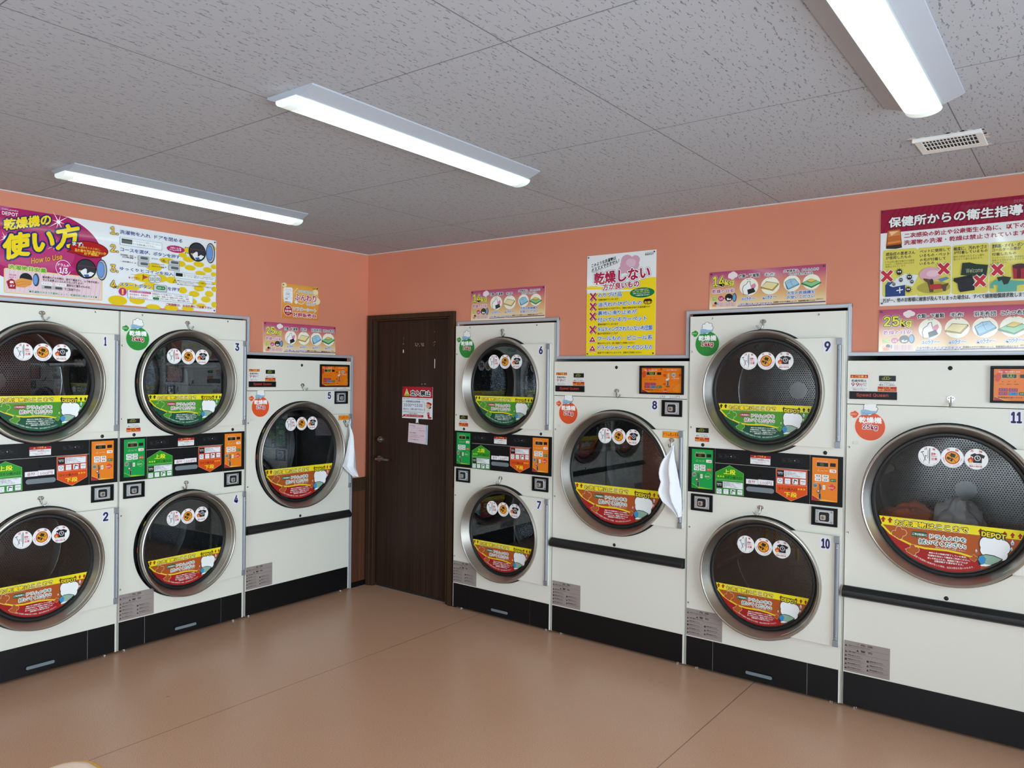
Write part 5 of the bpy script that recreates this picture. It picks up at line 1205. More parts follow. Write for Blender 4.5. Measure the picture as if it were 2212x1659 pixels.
  ('P',[(0.4844,1.1465),(0.6421,1.1496),(0.644,1.0258),(0.5641,0.985),(0.4862,1.0245)],'#e89070'),
  ('P',[(0.4861,1.1449),(0.6405,1.1477),(0.6416,1.071),(0.4873,1.0681)],'#bc4430'),
  ('P',[(0.4873,1.0646),(0.6417,1.068),(0.6423,1.0269),(0.5641,0.9871),(0.4879,1.026)],'#d84e10'),
  ('T','下段',0.5282,1.0054,0.5932,1.0313,'#f0e028',0.025,[],0.0),
  ('T','コイン投入口',0.497,1.0386,0.5919,1.0529,'#1c0c08',0.02,[],0.0),
  ('P',[(0.5975,1.0553),(0.6076,1.0507),(0.5976,1.0446)],'#f0c828'),
  ('P',[(0.6112,1.0556),(0.6213,1.051),(0.6114,1.045)],'#f0c828'),
  ('P',[(0.6249,1.056),(0.6349,1.0514),(0.6251,1.0453)],'#f0c828'),
  ('R',0.4914,1.1058,0.5254,1.1392,'#14100e',0),
  ('T','乾燥機の',0.4932,1.1255,0.5233,1.1307,'#eef2f2',0.01,[],0.0),
  ('T','使い方',0.4968,1.118,0.52,1.1232,'#eef2f2',0.01,[],0.0),
  ('R',0.5274,1.1064,0.6353,1.14,'#e6eaee',0),
  ('T','❶洗濯物を入れドアを閉める',0.5317,1.1331,0.6287,1.1378,'#2a2a30',0.01,[],0.0),
  ('T','❷乾燥温度を選ぶ',0.5318,1.1257,0.5872,1.1305,'#2a2a30',0.01,[],0.0),
  ('T','❸必要料金を入れる',0.5319,1.1184,0.5936,1.1231,'#2a2a30',0.01,[],0.0),
  ('T','❹スタートボタンを押す',0.532,1.1111,0.6083,1.1158,'#2a2a30',0.01,[],0.0),
  ('R',0.492,1.0707,0.5203,1.0989,'#e8ecee',0.003),
  ('E',0.5062,1.0861,0.0084,0.0084,'#40608a'),
  ('E',0.5062,1.0861,0.0061,0.0062,'#e8ecee'),
  ('P',[(0.5217,1.0903),(0.5256,1.0864),(0.5219,1.0819)],'#141414'),
  ('R',0.5314,1.0718,0.5594,1.0998,'#e8ecee',0.003),
  ('L',[(0.5343,1.0903),(0.5564,1.0909)],0.001,'#50585a'),
  ('L',[(0.5454,1.0871),(0.5442,1.0771)],0.001,'#50585a'),
  ('P',[(0.5608,1.0913),(0.5647,1.0874),(0.5609,1.0829)],'#141414'),
  ('R',0.5695,1.0728,0.5972,1.1007,'#e8ecee',0.003),
  ('P',[(0.5778,1.0986),(0.5942,1.0932),(0.5929,1.0889),(0.5806,1.0919),(0.5781,1.0764),(0.574,1.076)],'#1c2024'),
  ('P',[(0.5986,1.0922),(0.6024,1.0884),(0.5987,1.0839)],'#141414'),
  ('R',0.608,1.0739,0.6354,1.1016,'#e8ecee',0.003),
  ('L',[(0.6109,1.0908),(0.6325,1.09)],0.0022,'#2a3034'),
  ('L',[(0.6245,1.0865),(0.6192,1.0777)],0.001,'#50585a'),
 ],
 'coin_display':[
  ('R',0,0,0.122,0.216,'@b',0),
  ('P',[(0.0017,0.0274),(0.0262,0.0144),(0.0508,0.0088),(0.0786,0.0072),(0.1216,0.0028),(0.0017,-0.0)],'@y'),
  ('P',[(0.0014,0.0246),(0.0245,0.0133),(0.0422,0.0015),(0.0017,-0.0)],'@d'),
  ('R',0.02,0.1709,0.0787,0.1942,'#e8c8a8',0.002),
  ('R',0.0214,0.1724,0.0772,0.1928,'#17140c',0.002),
  ('SEG','100',0.034,0.1775,0.0055,0.011,'#8a8a3c'),
  ('R',0.0858,0.1752,0.1122,0.1927,'#120c0c',0.002),
  ('T','料金・残り時間の目安',0.0234,0.197,0.074,0.2018,'#e8c4c0',0.01,[],0.0),
  ('E',0.0314,0.1572,0.0016,0.0016,'#f0e0b0'),
  ('E',0.0489,0.1586,0.0016,0.0016,'#7a3a10'),
  ('E',0.0659,0.16,0.0016,0.0016,'#7a3a10'),
  ('T','運転',0.0233,0.1483,0.0374,0.1519,'#f4e0c0',0.0,[],0.0),
  ('T','運転',0.0416,0.1498,0.0557,0.1535,'#f4e0c0',0.0,[],0.0),
  ('T','運転',0.0599,0.1513,0.0739,0.155,'#f4e0c0',0.0,[],0.0),
  ('R',0.0835,0.1456,0.1152,0.1618,'#f4e6de',0.0035),
  ('T','@L',0.0898,0.1484,0.1105,0.1584,'#b02c40',0.02,[],0.0),
  ('R',0.013,0.1166,0.0445,0.1323,'#eef0ec',0.0015),
  ('T','高温',0.0192,0.1207,0.0395,0.1288,'#1c1c1c',0.02,[],0.0),
  ('R',0.0486,0.1166,0.0797,0.1322,'#eef0ec',0.0015),
  ('T','低温',0.0548,0.1208,0.0748,0.1288,'#1c1c1c',0.02,[],0.0),
  ('R',0.0133,0.0988,0.0447,0.1145,'#eef0ec',0.0015),
  ('T','中温',0.0195,0.1031,0.0398,0.1111,'#1c1c1c',0.02,[],0.0),
  ('R',0.0489,0.099,0.08,0.1146,'#eef0ec',0.0015),
  ('T','送風',0.055,0.1032,0.0751,0.1112,'#1c1c1c',0.02,[],0.0),
  ('R',0.0874,0.1007,0.1154,0.1148,'@s',0.0015),
  ('T','スタート',0.0905,0.1046,0.1124,0.1111,'#d8f0e0',0.02,[],0.0),
  ('T','乾燥温度を選んでスタート',0.0145,0.0896,0.0583,0.0936,'#f4e6c8',0.0,[],0.0),
  ('E',0.0156,0.0755,0.0119,0.0128,'#aab0a8'),
  ('E',0.0156,0.0755,0.0098,0.0106,'#8a9088'),
  ('T','100',0.0076,0.0701,0.0236,0.0793,'#2a2e2a',0.02,[],0.0),
  ('P',[(0.0348,0.0827),(0.0401,0.0851),(0.0465,0.0638),(0.0431,0.0562),(0.0371,0.0502)],'#55585a'),
  ('E',0.0324,0.047,0.0084,0.0087,'#5a5048'),
  ('E',0.0313,0.0487,0.0049,0.0051,'#d8c8c0'),
  ('P',[(0.0338,0.038),(0.0451,0.04),(0.0456,0.011),(0.0342,0.0107)],'#8a8c8c'),
  ('P',[(0.0356,0.0354),(0.042,0.0365),(0.0424,0.0116),(0.0354,0.0117)],'#16140e'),
  ('P',[(0.0289,0.0101),(0.0473,0.0112),(0.0482,0.0073),(0.0281,0.0064)],'#7c7c78'),
  ('R',0.0515,0.058,0.0644,0.081,'#f0e8de',0.0025),
  ('T','返却',0.0547,0.0619,0.0612,0.0773,'#40302a',0.0,[],0.0),
  ('E',0.0965,0.0795,0.0106,0.0112,'@l'),
  ('E',0.088,0.0715,0.0107,0.0112,'@l'),
  ('E',0.1052,0.0731,0.0106,0.0112,'@l'),
  ('E',0.0959,0.065,0.0098,0.0103,'@l'),
  ('E',0.0965,0.0795,0.0094,0.0099,'@e'),
  ('E',0.088,0.0715,0.0095,0.0099,'@e'),
  ('E',0.1052,0.0731,0.0094,0.0099,'@e'),
  ('E',0.0959,0.065,0.0086,0.009,'@e'),
  ('T','DEPOT',0.0794,0.0661,0.1053,0.0734,'#f4dcd0',0.02,[],0.0),
 ],
 'wide_display':[
  ('R',0,0,0.248,0.14,'#e07410',0),
  ('P',[(0.0038,0.0201),(0.0285,0.0099),(0.0676,0.001),(0.1254,-0.0021),(0.2483,-0.0011),(0.2483,-0.0037),(0.0031,-0.003)],'#e8a030'),
  ('P',[(0.0032,0.0174),(0.0207,0.0098),(0.0404,0.0004),(0.058,-0.0027),(0.0031,-0.003)],'#a01c38'),
  ('E',0.0402,0.1385,0.0088,0.008,'#cc4418'),
  ('E',0.0333,0.1321,0.0088,0.008,'#cc4418'),
  ('E',0.0474,0.1311,0.0088,0.0079,'#cc4418'),
  ('E',0.0404,0.1258,0.0088,0.008,'#cc4418'),
  ('E',0.0171,0.114,0.0094,0.0085,'#cc4418'),
  ('E',0.0097,0.1072,0.0094,0.0085,'#cc4418'),
  ('E',0.0248,0.1061,0.0094,0.0085,'#cc4418'),
  ('E',0.0173,0.1004,0.0094,0.0085,'#cc4418'),
  ('E',0.0134,0.0973,0.0059,0.0053,'#cc4418'),
  ('E',0.0088,0.093,0.0059,0.0053,'#cc4418'),
  ('E',0.0182,0.0923,0.0059,0.0053,'#cc4418'),
  ('E',0.0136,0.0888,0.0059,0.0053,'#cc4418'),
  ('E',0.1223,0.1374,0.0044,0.004,'#cc4418'),
  ('E',0.1189,0.1342,0.0044,0.004,'#cc4418'),
  ('E',0.1259,0.1337,0.0043,0.004,'#cc4418'),
  ('E',0.1224,0.131,0.0044,0.004,'#cc4418'),
  ('E',0.1448,0.1018,0.0057,0.0052,'#cc4418'),
  ('E',0.1403,0.0976,0.0057,0.0052,'#cc4418'),
  ('E',0.1494,0.097,0.0057,0.0052,'#cc4418'),
  ('E',0.1449,0.0935,0.0057,0.0052,'#cc4418'),
  ('E',0.2375,0.1039,0.005,0.0046,'#cc4418'),
  ('E',0.2335,0.1001,0.005,0.0046,'#cc4418'),
  ('E',0.2415,0.0996,0.005,0.0046,'#cc4418'),
  ('E',0.2376,0.0965,0.005,0.0046,'#cc4418'),
  ('E',0.1436,0.052,0.0043,0.004,'#cc4418'),
  ('E',0.1402,0.0488,0.0043,0.004,'#cc4418'),
  ('E',0.1471,0.0484,0.0043,0.004,'#cc4418'),
  ('E',0.1437,0.0457,0.0043,0.004,'#cc4418'),
  ('E',0.1508,0.0157,0.0068,0.0063,'#cc4418'),
  ('E',0.1454,0.0105,0.0068,0.0063,'#cc4418'),
  ('E',0.1564,0.0099,0.0068,0.0063,'#cc4418'),
  ('E',0.151,0.0056,0.0068,0.0063,'#cc4418'),
  ('E',0.0519,0.1382,0.0058,0.0053,'#cc4418'),
  ('E',0.0473,0.1339,0.0058,0.0053,'#cc4418'),
  ('E',0.0567,0.1332,0.0058,0.0053,'#cc4418'),
  ('E',0.0521,0.1297,0.0058,0.0053,'#cc4418'),
  ('T','料金・残り時間の目安',0.0178,0.1235,0.0976,0.1312,'#f0c8d0',0.02,[],0.0),
  ('T','コイン投入口',0.1566,0.1252,0.2167,0.1334,'#f0c8d0',0.02,[],0.0),
  ('T','料金分のコインを投入して下さい',0.1397,0.1168,0.2336,0.1206,'#5a2808',0.0,[],0.0),
  ('R',0.0292,0.0988,0.0865,0.1185,'#d8b890',0.002),
  ('R',0.0312,0.1002,0.0849,0.1171,'#1c2410',0.002),
  ('SEG','100',0.043,0.1045,0.0085,0.0145,'#a8d04c'),
  ('R',0.0977,0.1008,0.1229,0.1157,'#101418',0.002),
  ('E',0.0342,0.0844,0.002,0.0018,'#7a3408'),
  ('E',0.0576,0.0846,0.0019,0.0018,'#7a3408'),
  ('E',0.0799,0.0848,0.0019,0.0018,'#7a3408'),
  ('T','コース',0.0197,0.07,0.0374,0.0745,'#4a2408',0.0,[],0.0),
  ('T','運転中',0.05,0.0704,0.0675,0.0748,'#4a2408',0.0,[],0.0),
  ('T','乾燥中',0.0762,0.0707,0.0936,0.0751,'#4a2408',0.0,[],0.0),
  ('R',0.02,0.0413,0.053,0.0558,'#a8203c',0.003),
  ('R',0.0255,0.0442,0.0495,0.0534,'#9a5a8a',0.003),
  ('T','高温',0.0288,0.0457,0.0465,0.0521,'#2a2040',0.02,[],0.0),
  ('R',0.0571,0.041,0.0898,0.0555,'#a8203c',0.003),
  ('R',0.0626,0.0439,0.0863,0.0531,'#9a5a8a',0.003),
  ('T','低温',0.0659,0.0454,0.0834,0.0517,'#2a2040',0.02,[],0.0),
  ('R',0.0192,0.0245,0.0523,0.039,'#b01c34',0.003),
  ('R',0.0248,0.0274,0.0488,0.0366,'#9a5a8a',0.003),
  ('T','中温',0.0281,0.0289,0.0458,0.0352,'#2a2040',0.02,[],0.0),
  ('R',0.057,0.0243,0.0897,0.0387,'#1f78b4',0.003),
  ('R',0.0624,0.0272,0.0862,0.0363,'#3a8cc4',0.003),
  ('T','送風',0.0658,0.0287,0.0833,0.035,'#2a2040',0.02,[],0.0),
  ('R',0.0951,0.0253,0.1269,0.0385,'#1a5c34',0.003),
  ('T','スタート',0.0984,0.0289,0.1234,0.035,'#d0ecd8',0.02,[],0.0),
  ('T','乾燥温度を選んでスタート',0.0176,0.0115,0.1252,0.0177,'#283018',0.015,[],0.0),
  ('P',[(0.1608,0.1065),(0.1673,0.1109),(0.174,0.1083),(0.1743,0.0858),(0.1611,0.0856)],'#c8a878'),
  ('P',[(0.1518,0.0768),(0.1621,0.0813),(0.1734,0.0858),(0.1735,0.0771),(0.1642,0.07),(0.1529,0.0681)],'#d8d4c8'),
  ('P',[(0.1595,0.0682),(0.1698,0.0701),(0.1703,0.0388),(0.158,0.0386)],'#aaa8a0'),
  ('P',[(0.162,0.0665),(0.168,0.0675),(0.1684,0.0397),(0.1618,0.0396)],'#1a1408'),
  ('P',[(0.1524,0.0377),(0.176,0.0389),(0.1779,0.0338),(0.1629,0.0309),(0.1524,0.0342)],'#6a4a30'),
  ('E',0.1994,0.1007,0.0116,0.0118,'#b8c4c8'),
  ('E',0.1994,0.1007,0.0084,0.0083,'#8aa0a8'),
  ('T','100',0.1922,0.0967,0.2066,0.1041,'#1f5a7c',0.03,[],0.0),
  ('T','100円硬貨専用',0.1837,0.0775,0.2342,0.0841,'#f0c8c8',0.01,[],0.0),
  ('T','返却レバー',0.1746,0.0641,0.1925,0.0675,'#5a2808',0.0,[],0.0),
  ('T','DEPOT',0.1376,0.0038,0.1633,0.0113,'#f4c0b8',0.02,[],0.0),
  ('E',0.2081,0.0187,0.0112,0.0104,'#e89a40'),
  ('E',0.2228,0.0328,0.0111,0.0103,'#e89a40'),
  ('E',0.2375,0.04,0.0111,0.0103,'#e89a40'),
  ('E',0.2304,0.0192,0.0185,0.0172,'#e89a40'),
  ('E',0.2081,0.0187,0.0097,0.009,'#e07c18'),
  ('E',0.2228,0.0328,0.0096,0.009,'#e07c18'),
  ('E',0.2375,0.04,0.0092,0.0086,'#e07c18'),
  ('E',0.2304,0.0192,0.0176,0.0164,'#e07c18'),
 ],
 'capacity':[
  ('E',0.1,1.7985,0.0705,0.0702,'@r'),
  ('E',0.1,1.7985,0.0675,0.0672,'@g'),
  ('E',0.0314,1.8641,0.0109,0.0103,'@r'),
  ('E',0.0197,1.8561,0.0132,0.0124,'@r'),
  ('E',0.0316,1.8502,0.0138,0.0131,'@r'),
  ('E',0.0374,1.857,0.0124,0.0117,'@r'),
  ('E',0.0272,1.8448,0.0094,0.0089,'@r'),
  ('E',0.0314,1.8641,0.0088,0.0083,'@g'),
  ('E',0.0197,1.8561,0.0111,0.0104,'@g'),
  ('E',0.0316,1.8502,0.0118,0.0111,'@g'),
  ('E',0.0374,1.857,0.0103,0.0097,'@g'),
  ('E',0.0272,1.8448,0.0074,0.007,'@g'),
  ('E',0.1,1.7985,0.0675,0.0672,'@g'),
  ('T','DEPOT',0.0107,1.8514,0.0404,1.8598,'@h',0.03,[],0.0),
  ('E',0.0807,1.8971,0.0116,0.011,'#3c4438'),
  ('E',0.098,1.9062,0.0135,0.0128,'#3c4438'),
  ('E',0.1168,1.9001,0.0128,0.0122,'#3c4438'),
  ('E',0.1242,1.8848,0.0109,0.0104,'#3c4438'),
  ('E',0.104,1.8881,0.0185,0.0177,'#3c4438'),
  ('E',0.0809,1.8833,0.0123,0.0116,'#3c4438'),
  ('E',0.0724,1.8669,0.0123,0.0117,'#3c4438'),
  ('E',0.0971,1.8663,0.016,0.0153,'#3c4438'),
  ('E',0.1187,1.874,0.0121,0.0116,'#3c4438'),
  ('E',0.0807,1.8971,0.0096,0.0091,'#eef0ee'),
  ('E',0.098,1.9062,0.0115,0.0109,'#eef0ee'),
  ('E',0.1168,1.9001,0.0108,0.0103,'#eef0ee'),
  ('E',0.1242,1.8848,0.0088,0.0084,'#eef0ee'),
  ('E',0.104,1.8881,0.0165,0.0157,'#eef0ee'),
  ('E',0.0809,1.8833,0.0102,0.0097,'#eef0ee'),
  ('E',0.0724,1.8669,0.0103,0.0097,'#eef0ee'),
  ('E',0.0971,1.8663,0.014,0.0133,'#eef0ee'),
  ('E',0.1187,1.874,0.0101,0.0097,'#eef0ee'),
  ('P',[(0.0591,1.8759),(0.0722,1.881),(0.0897,1.8785),(0.1042,1.8746),(0.1258,1.874),(0.1359,1.8751),(0.1188,1.8633),(0.0973,1.8569),(0.0668,1.8522),(0.0594,1.8593)],'#8fb4d0'),
  ('L',[(0.0637,1.8605),(0.0739,1.863),(0.0842,1.8586),(0.0957,1.8625),(0.1074,1.8581),(0.1246,1.8645)],0.0012,'#40506a'),
  ('T','乾燥機',0.0493,1.8141,0.1525,1.845,'#f2f6f2',0.035,[],0.0),
  ('T','@N',0.0667,1.7803,0.1344,1.809,'@n',0.035,[('#f2eee8',0.0028)],0.0),
 ],
 'time_notice':[
  ('O',0.0155,1.555),
  ('R',0.0126,1.5561,0.096,1.6359,'#e4e6e2',0),
  ('R',0.0136,1.6184,0.094,1.6348,'#b8301c',0.002),
  ('T','ご注意',0.0331,1.6208,0.0749,1.6328,'#f0c83c',0.02,[],0.0),
  ('P',[(0.0169,1.6212),(0.0292,1.6213),(0.0229,1.6327)],'#e8a030'),
  ('P',[(0.0779,1.6218),(0.09,1.6219),(0.0838,1.6332)],'#e8a030'),
  ('T','乾燥時間は',0.0191,1.5993,0.0868,1.6119,'#26262c',0.02,[],0.0),
  ('T','99',0.0183,1.578,0.0543,1.5966,'#a02048',0.02,[],0.0),
  ('T','分',0.0541,1.5786,0.0705,1.5949,'#a02048',0.02,[],0.0),
  ('T','まで',0.0728,1.5882,0.088,1.5963,'#34343a',0.01,[],0.0),
  ('T','です。',0.0729,1.579,0.0881,1.5865,'#34343a',0.01,[],0.0),
  ('T','それ以上コインを投入しても',0.0176,1.5671,0.0908,1.5725,'#34343a',0.0,[],0.0),
  ('T','無効になります。',0.0259,1.5591,0.0834,1.5656,'#a83050',0.01,[],0.0),
 ],
 'door_notice':[
  ('O',0.1485,1.555),
  ('R',0.1445,1.5556,0.2187,1.6326,'#e4e6e2',0),
  ('R',0.1445,1.6048,0.2184,1.6316,'#0e100e',0.002),
  ('SEG','d00r',0.0105,0.0575,0.0078,0.0135,'#b8b848'),
  ('T','ドアがきちんと',0.1514,1.5931,0.2109,1.5995,'#26262c',0.01,[],0.0),
  ('T','閉まっていません',0.1476,1.5829,0.2159,1.5904,'#26262c',0.02,[],0.0),
  ('R',0.1404,1.5565,0.2225,1.579,'#b8281c',0),
  ('T','もう一度',0.1625,1.5698,0.1968,1.5767,'#f0c83c',0.02,[],0.0),
  ('T','閉め直してください',0.143,1.5593,0.2196,1.5678,'#f0c83c',0.02,[],0.0),
 ],
 'badge':[
  ('T','Speed Queen',0.0431,1.5251,0.1863,1.5458,'#a8382c',0.03,[],0.0),
 ],
 'strip_notice':[
  ('R',0.3503,1.1609,0.4555,1.2074,'#e8eaea',0.002),
  ('R',0.3503,1.1928,0.455,1.2074,'#b01c2c',0.002),
  ('T','ご注意',0.3874,1.1981,0.4185,1.2078,'#f0a830',0.02,[],0.0),
  ('P',[(0.3684,1.1967),(0.38,1.1976),(0.3741,1.2064)],'#f0a830'),
  ('P',[(0.4216,1.1974),(0.4331,1.1983),(0.4272,1.207)],'#f0a830'),
  ('T','乾燥時間は',0.3532,1.185,0.3878,1.1912,'#2a2a30',0.01,[],0.0),
  ('T','99分',0.389,1.178,0.4202,1.1912,'#a82050',0.02,[],0.0),
  ('T','までです。',0.4209,1.1786,0.45,1.1856,'#2a2a30',0.01,[],0.0),
  ('T','それ以上コインを投入しても',0.3669,1.1701,0.4322,1.1745,'#2a2a30',0.0,[],0.0),
  ('T','無効になります。',0.3804,1.1649,0.419,1.1693,'#a82050',0.0,[],0.0),
 ],
 'price':[
  ('R',0.3288,1.0537,0.392,1.0791,'#e8e8ea',0.001),
  ('R',0.3929,1.0553,0.4732,1.0817,'#e8e8ea',0.001),
  ('T','8',0.3415,1.058,0.3552,1.0735,'#a03a58',0.01,[],0.0),
  ('T','分',0.3581,1.0596,0.3776,1.075,'#a03a58',0.01,[],0.0),
  ('T','100円',0.4019,1.057,0.4632,1.0746,'#a03a58',0.0,[],0.0),
 ],
 'icons':[
  ('L',[(0.1765,1.1996),(0.2085,1.2005),(0.2088,1.1793),(0.1768,1.1787),(0.1765,1.1996)],0.0005,'#4a4e52'),
  ('L',[(0.1804,1.1899),(0.1959,1.1896)],0.0012,'#5a5e62'),
  ('L',[(0.1805,1.1845),(0.1927,1.184)],0.0009,'#5a5e62'),
  ('T','1',0.1774,1.1933,0.1803,1.1979,'#6a6e72',0,[],0.0),
  ('L',[(0.2122,1.2008),(0.2495,1.202),(0.2498,1.1809),(0.2125,1.18),(0.2122,1.2008)],0.0005,'#4a4e52'),
  ('L',[(0.2161,1.1911),(0.2348,1.1911)],0.0012,'#5a5e62'),
  ('L',[(0.2162,1.1857),(0.2311,1.1854)],0.0009,'#5a5e62'),
  ('P',[(0.2413,1.1911),(0.2477,1.1952),(0.2478,1.1871)],'#b8bcc0'),
  ('T','2',0.2132,1.1945,0.2161,1.199,'#6a6e72',0,[],0.0),
  ('L',[(0.256,1.2016),(0.2882,1.2025),(0.2885,1.1815),(0.2563,1.1809),(0.256,1.2016)],0.0005,'#4a4e52'),
  ('L',[(0.2598,1.192),(0.2755,1.1918)],0.0012,'#5a5e62'),
  ('L',[(0.2599,1.1866),(0.2723,1.1862)],0.0009,'#5a5e62'),
  ('T','3',0.2569,1.1954,0.2598,1.1999,'#6a6e72',0,[],0.0),
  ('L',[(0.5171,1.2019),(0.546,1.2027),(0.5463,1.1825),(0.5174,1.182),(0.5171,1.2019)],0.0005,'#4a4e52'),
  ('L',[(0.5206,1.1926),(0.5346,1.1924)],0.0012,'#5a5e62'),
  ('L',[(0.5207,1.1875),(0.5318,1.187)],0.0009,'#5a5e62'),
  ('T','1',0.5179,1.1959,0.5206,1.2002,'#6a6e72',0,[],0.0),
  ('L',[(0.5494,1.203),(0.5831,1.2042),(0.5834,1.1841),(0.5497,1.1832),(0.5494,1.203)],0.0005,'#4a4e52'),
  ('L',[(0.5529,1.1938),(0.5698,1.1937)],0.0012,'#5a5e62'),
  ('L',[(0.553,1.1886),(0.5665,1.1883)],0.0009,'#5a5e62'),
  ('P',[(0.5757,1.1938),(0.5815,1.1976),(0.5816,1.1899)],'#b8bcc0'),
  ('T','2',0.5503,1.197,0.5529,1.2013,'#6a6e72',0,[],0.0),
  ('L',[(0.589,1.2037),(0.6181,1.2046),(0.6184,1.1846),(0.5893,1.1841),(0.589,1.2037)],0.0005,'#4a4e52'),
  ('L',[(0.5924,1.1946),(0.6066,1.1944)],0.0012,'#5a5e62'),
  ('L',[(0.5925,1.1895),(0.6038,1.1891)],0.0009,'#5a5e62'),
  ('T','3',0.5898,1.1978,0.5924,1.2021,'#6a6e72',0,[],0.0),
 ],
 'towel_sign':[
  ('R',0.7563,1.2733,0.8609,1.3077,'#7a2a10',0),
  ('R',0.7578,1.2747,0.8595,1.3065,'#ef9a1c',0),
  ('T','ドラム用ふきん',0.7615,1.2809,0.8552,1.302,'#b8281c',0.02,[],0.0),
 ],
 'price_small':[
  ('R',0.7155,1.4941,0.8542,1.5093,'#dde2e0',0.001),
  ('T','6分',0.7232,1.495,0.7597,1.509,'#9a3a50',0.0,[],0.0),
  ('T','100円',0.7859,1.4959,0.8468,1.5084,'#9a3a50',0.0,[],0.0),
 ],
}
TOWEL_WIDE=[(0.8251, 1.2357, 0.8357, 1.2347), (0.8265, 1.2178, 0.835, 1.2167), (0.8186, 1.2009, 0.838, 1.2006), (0.8064, 1.1837, 0.8418, 1.1829), (0.7854, 1.1559, 0.8475, 1.1572), (0.7715, 1.1285, 0.8549, 1.1301), (0.764, 1.1016, 0.8606, 1.1029), (0.7615, 1.075, 0.8662, 1.0773), (0.7662, 1.049, 0.8712, 1.0518), (0.7748, 1.0283, 0.875, 1.0326), (0.768, 1.0029, 0.8788, 1.007), (0.76, 0.9824, 0.8833, 0.9912), (0.7596, 0.9625, 0.8863, 0.9753), (0.7726, 0.9374, 0.888, 0.9527), (0.7836, 0.9188, 0.8891, 0.9301), (0.8107, 0.9004, 0.8898, 0.9075), (0.8358, 0.8819, 0.8901, 0.8848), (0.8573, 0.8615, 0.8898, 0.8621), (0.8751, 0.8425, 0.8894, 0.8426)]
TOWEL_CORNER=[(0.8211, 1.2502, 0.8291, 1.2499), (0.8214, 1.2255, 0.831, 1.225), (0.8162, 1.201, 0.8401, 1.1999), (0.8088, 1.1613, 0.8527, 1.159), (0.7974, 1.125, 0.8629, 1.1211), (0.7861, 1.0826, 0.8699, 1.0772), (0.7764, 1.0402, 0.8786, 1.033), (0.7636, 0.9982, 0.8857, 0.9889), (0.7561, 0.9682, 0.8919, 0.951), (0.7432, 0.9417, 0.8964, 0.9194), (0.7765, 0.9112, 0.8999, 0.8972), (0.8165, 0.8799, 0.9019, 0.872), (0.8528, 0.8517, 0.9022, 0.8501)]

# ------------------------------------------------------------------ setting
def rects(name,rs,wall,t,m):
    mb=MB()
    for a0,a1,z0,z1 in rs:
        if wall=='R': mb.box(a0,a1,0,t,z0,z1,m)
        else: mb.box(-t,0,-a1,-a0,z0,z1,m)
    return struct(mb.build(name))
mb=MB();mb.box(-1.2,XW+.3,YB-.3,1.2,-.08,0,M_FLOOR);struct(mb.build('floor'))
mb=MB();mb.box(-1.2,XW+.3,YB-.3,1.2,H,H+.08,M_CEIL);struct(mb.build('ceiling'))
rects('wall_right',[(0,.03,0,H),(.03,.895,2.05,H),(.895,.936,0,H),(.936,1.748,1.962,H),(1.748,2.638,1.722,H),(2.638,3.474,1.967,H),(3.474,4.383,1.728,H),(4.383,5.205,1.967,H),(5.205,6.12,1.728,H),(6.12,XW,0,H)],'R',.04,M_WALL)
rects('wall_left',[(0,.168,0,H),(.168,1.06,1.731,H),(1.06,2.713,1.96,H),(2.713,4.535,1.731,H),(4.535,-YB,0,H)],'L',.04,M_WALL)
mb=MB();mb.box(-1.2,XW,1.1,1.2,0,H,M_DARK);struct(mb.build('wall_lightblock_right'))  # unseen dark wall, added to stop sky light leaking in behind the dryers
mb=MB();mb.box(-1.2,-1.1,YB,1.1,0,H,M_DARK);struct(mb.build('wall_lightblock_left'))  # unseen as well, added to close the left side against sky light
M_PALE=mat('#d9d8d2',.6,name='pale_wall')
mb=MB();mb.box(-1.2,1.8,YB-.1,YB,0,H,M_PALE);mb.box(1.8,4.4,YB-.1,YB,2.3,H,M_PALE);mb.box(1.8,4.4,YB-.1,YB,0,1.1,M_PALE);mb.box(4.4,XW,YB-.1,YB,0,H,M_PALE);struct(mb.build('wall_back'))
for i in range(2):  # unseen windows added in the back wall to light the right-wall dryers and floor
    x0=1.8+i*1.3;x1=x0+1.3;mb=MB();w=.04
    for a in ((x0,x0+w,1.1,2.3),(x1-w,x1,1.1,2.3),(x0+w,x1-w,1.1,1.1+w),(x0+w,x1-w,2.3-w,2.3)): mb.box(a[0],a[1],YB-.08,YB-.02,a[2],a[3],M_ALU)
    o=struct(mb.build('window_%d'%(i+4)));mb=MB();mb.box(x0+w,x1-w,YB-.053,YB-.047,1.1+w,2.3-w,M_WGLASS);mb.build('pane',o)
mb=MB();mb.box(XW,XW+.1,YB,-5.6,0,H,M_WALL);mb.box(XW,XW+.1,-1.0,1.1,0,H,M_WALL);mb.box(XW,XW+.1,-5.6,-1.0,2.25,H,M_WALL);mb.box(XW,XW+.1,-5.6,-1.0,0,.15,M_WALL);struct(mb.build('wall_front'))
for i in range(3):
    y0=-5.6+i*4.6/3;y1=y0+4.6/3;mb=MB();w=.035
    for a in ((y0,y0+w,.15,2.25),(y1-w,y1,.15,2.25),(y0+w,y1-w,.15,.15+w),(y0+w,y1-w,2.25-w,2.25)): mb.box(XW+.02,XW+.08,*a,M_ALU)
    o=struct(mb.build('window_%d'%(i+1)));mb=MB();mb.box(XW+.047,XW+.053,y0+w,y1-w,.15+w,2.25-w,M_WGLASS);mb.build('pane',o)
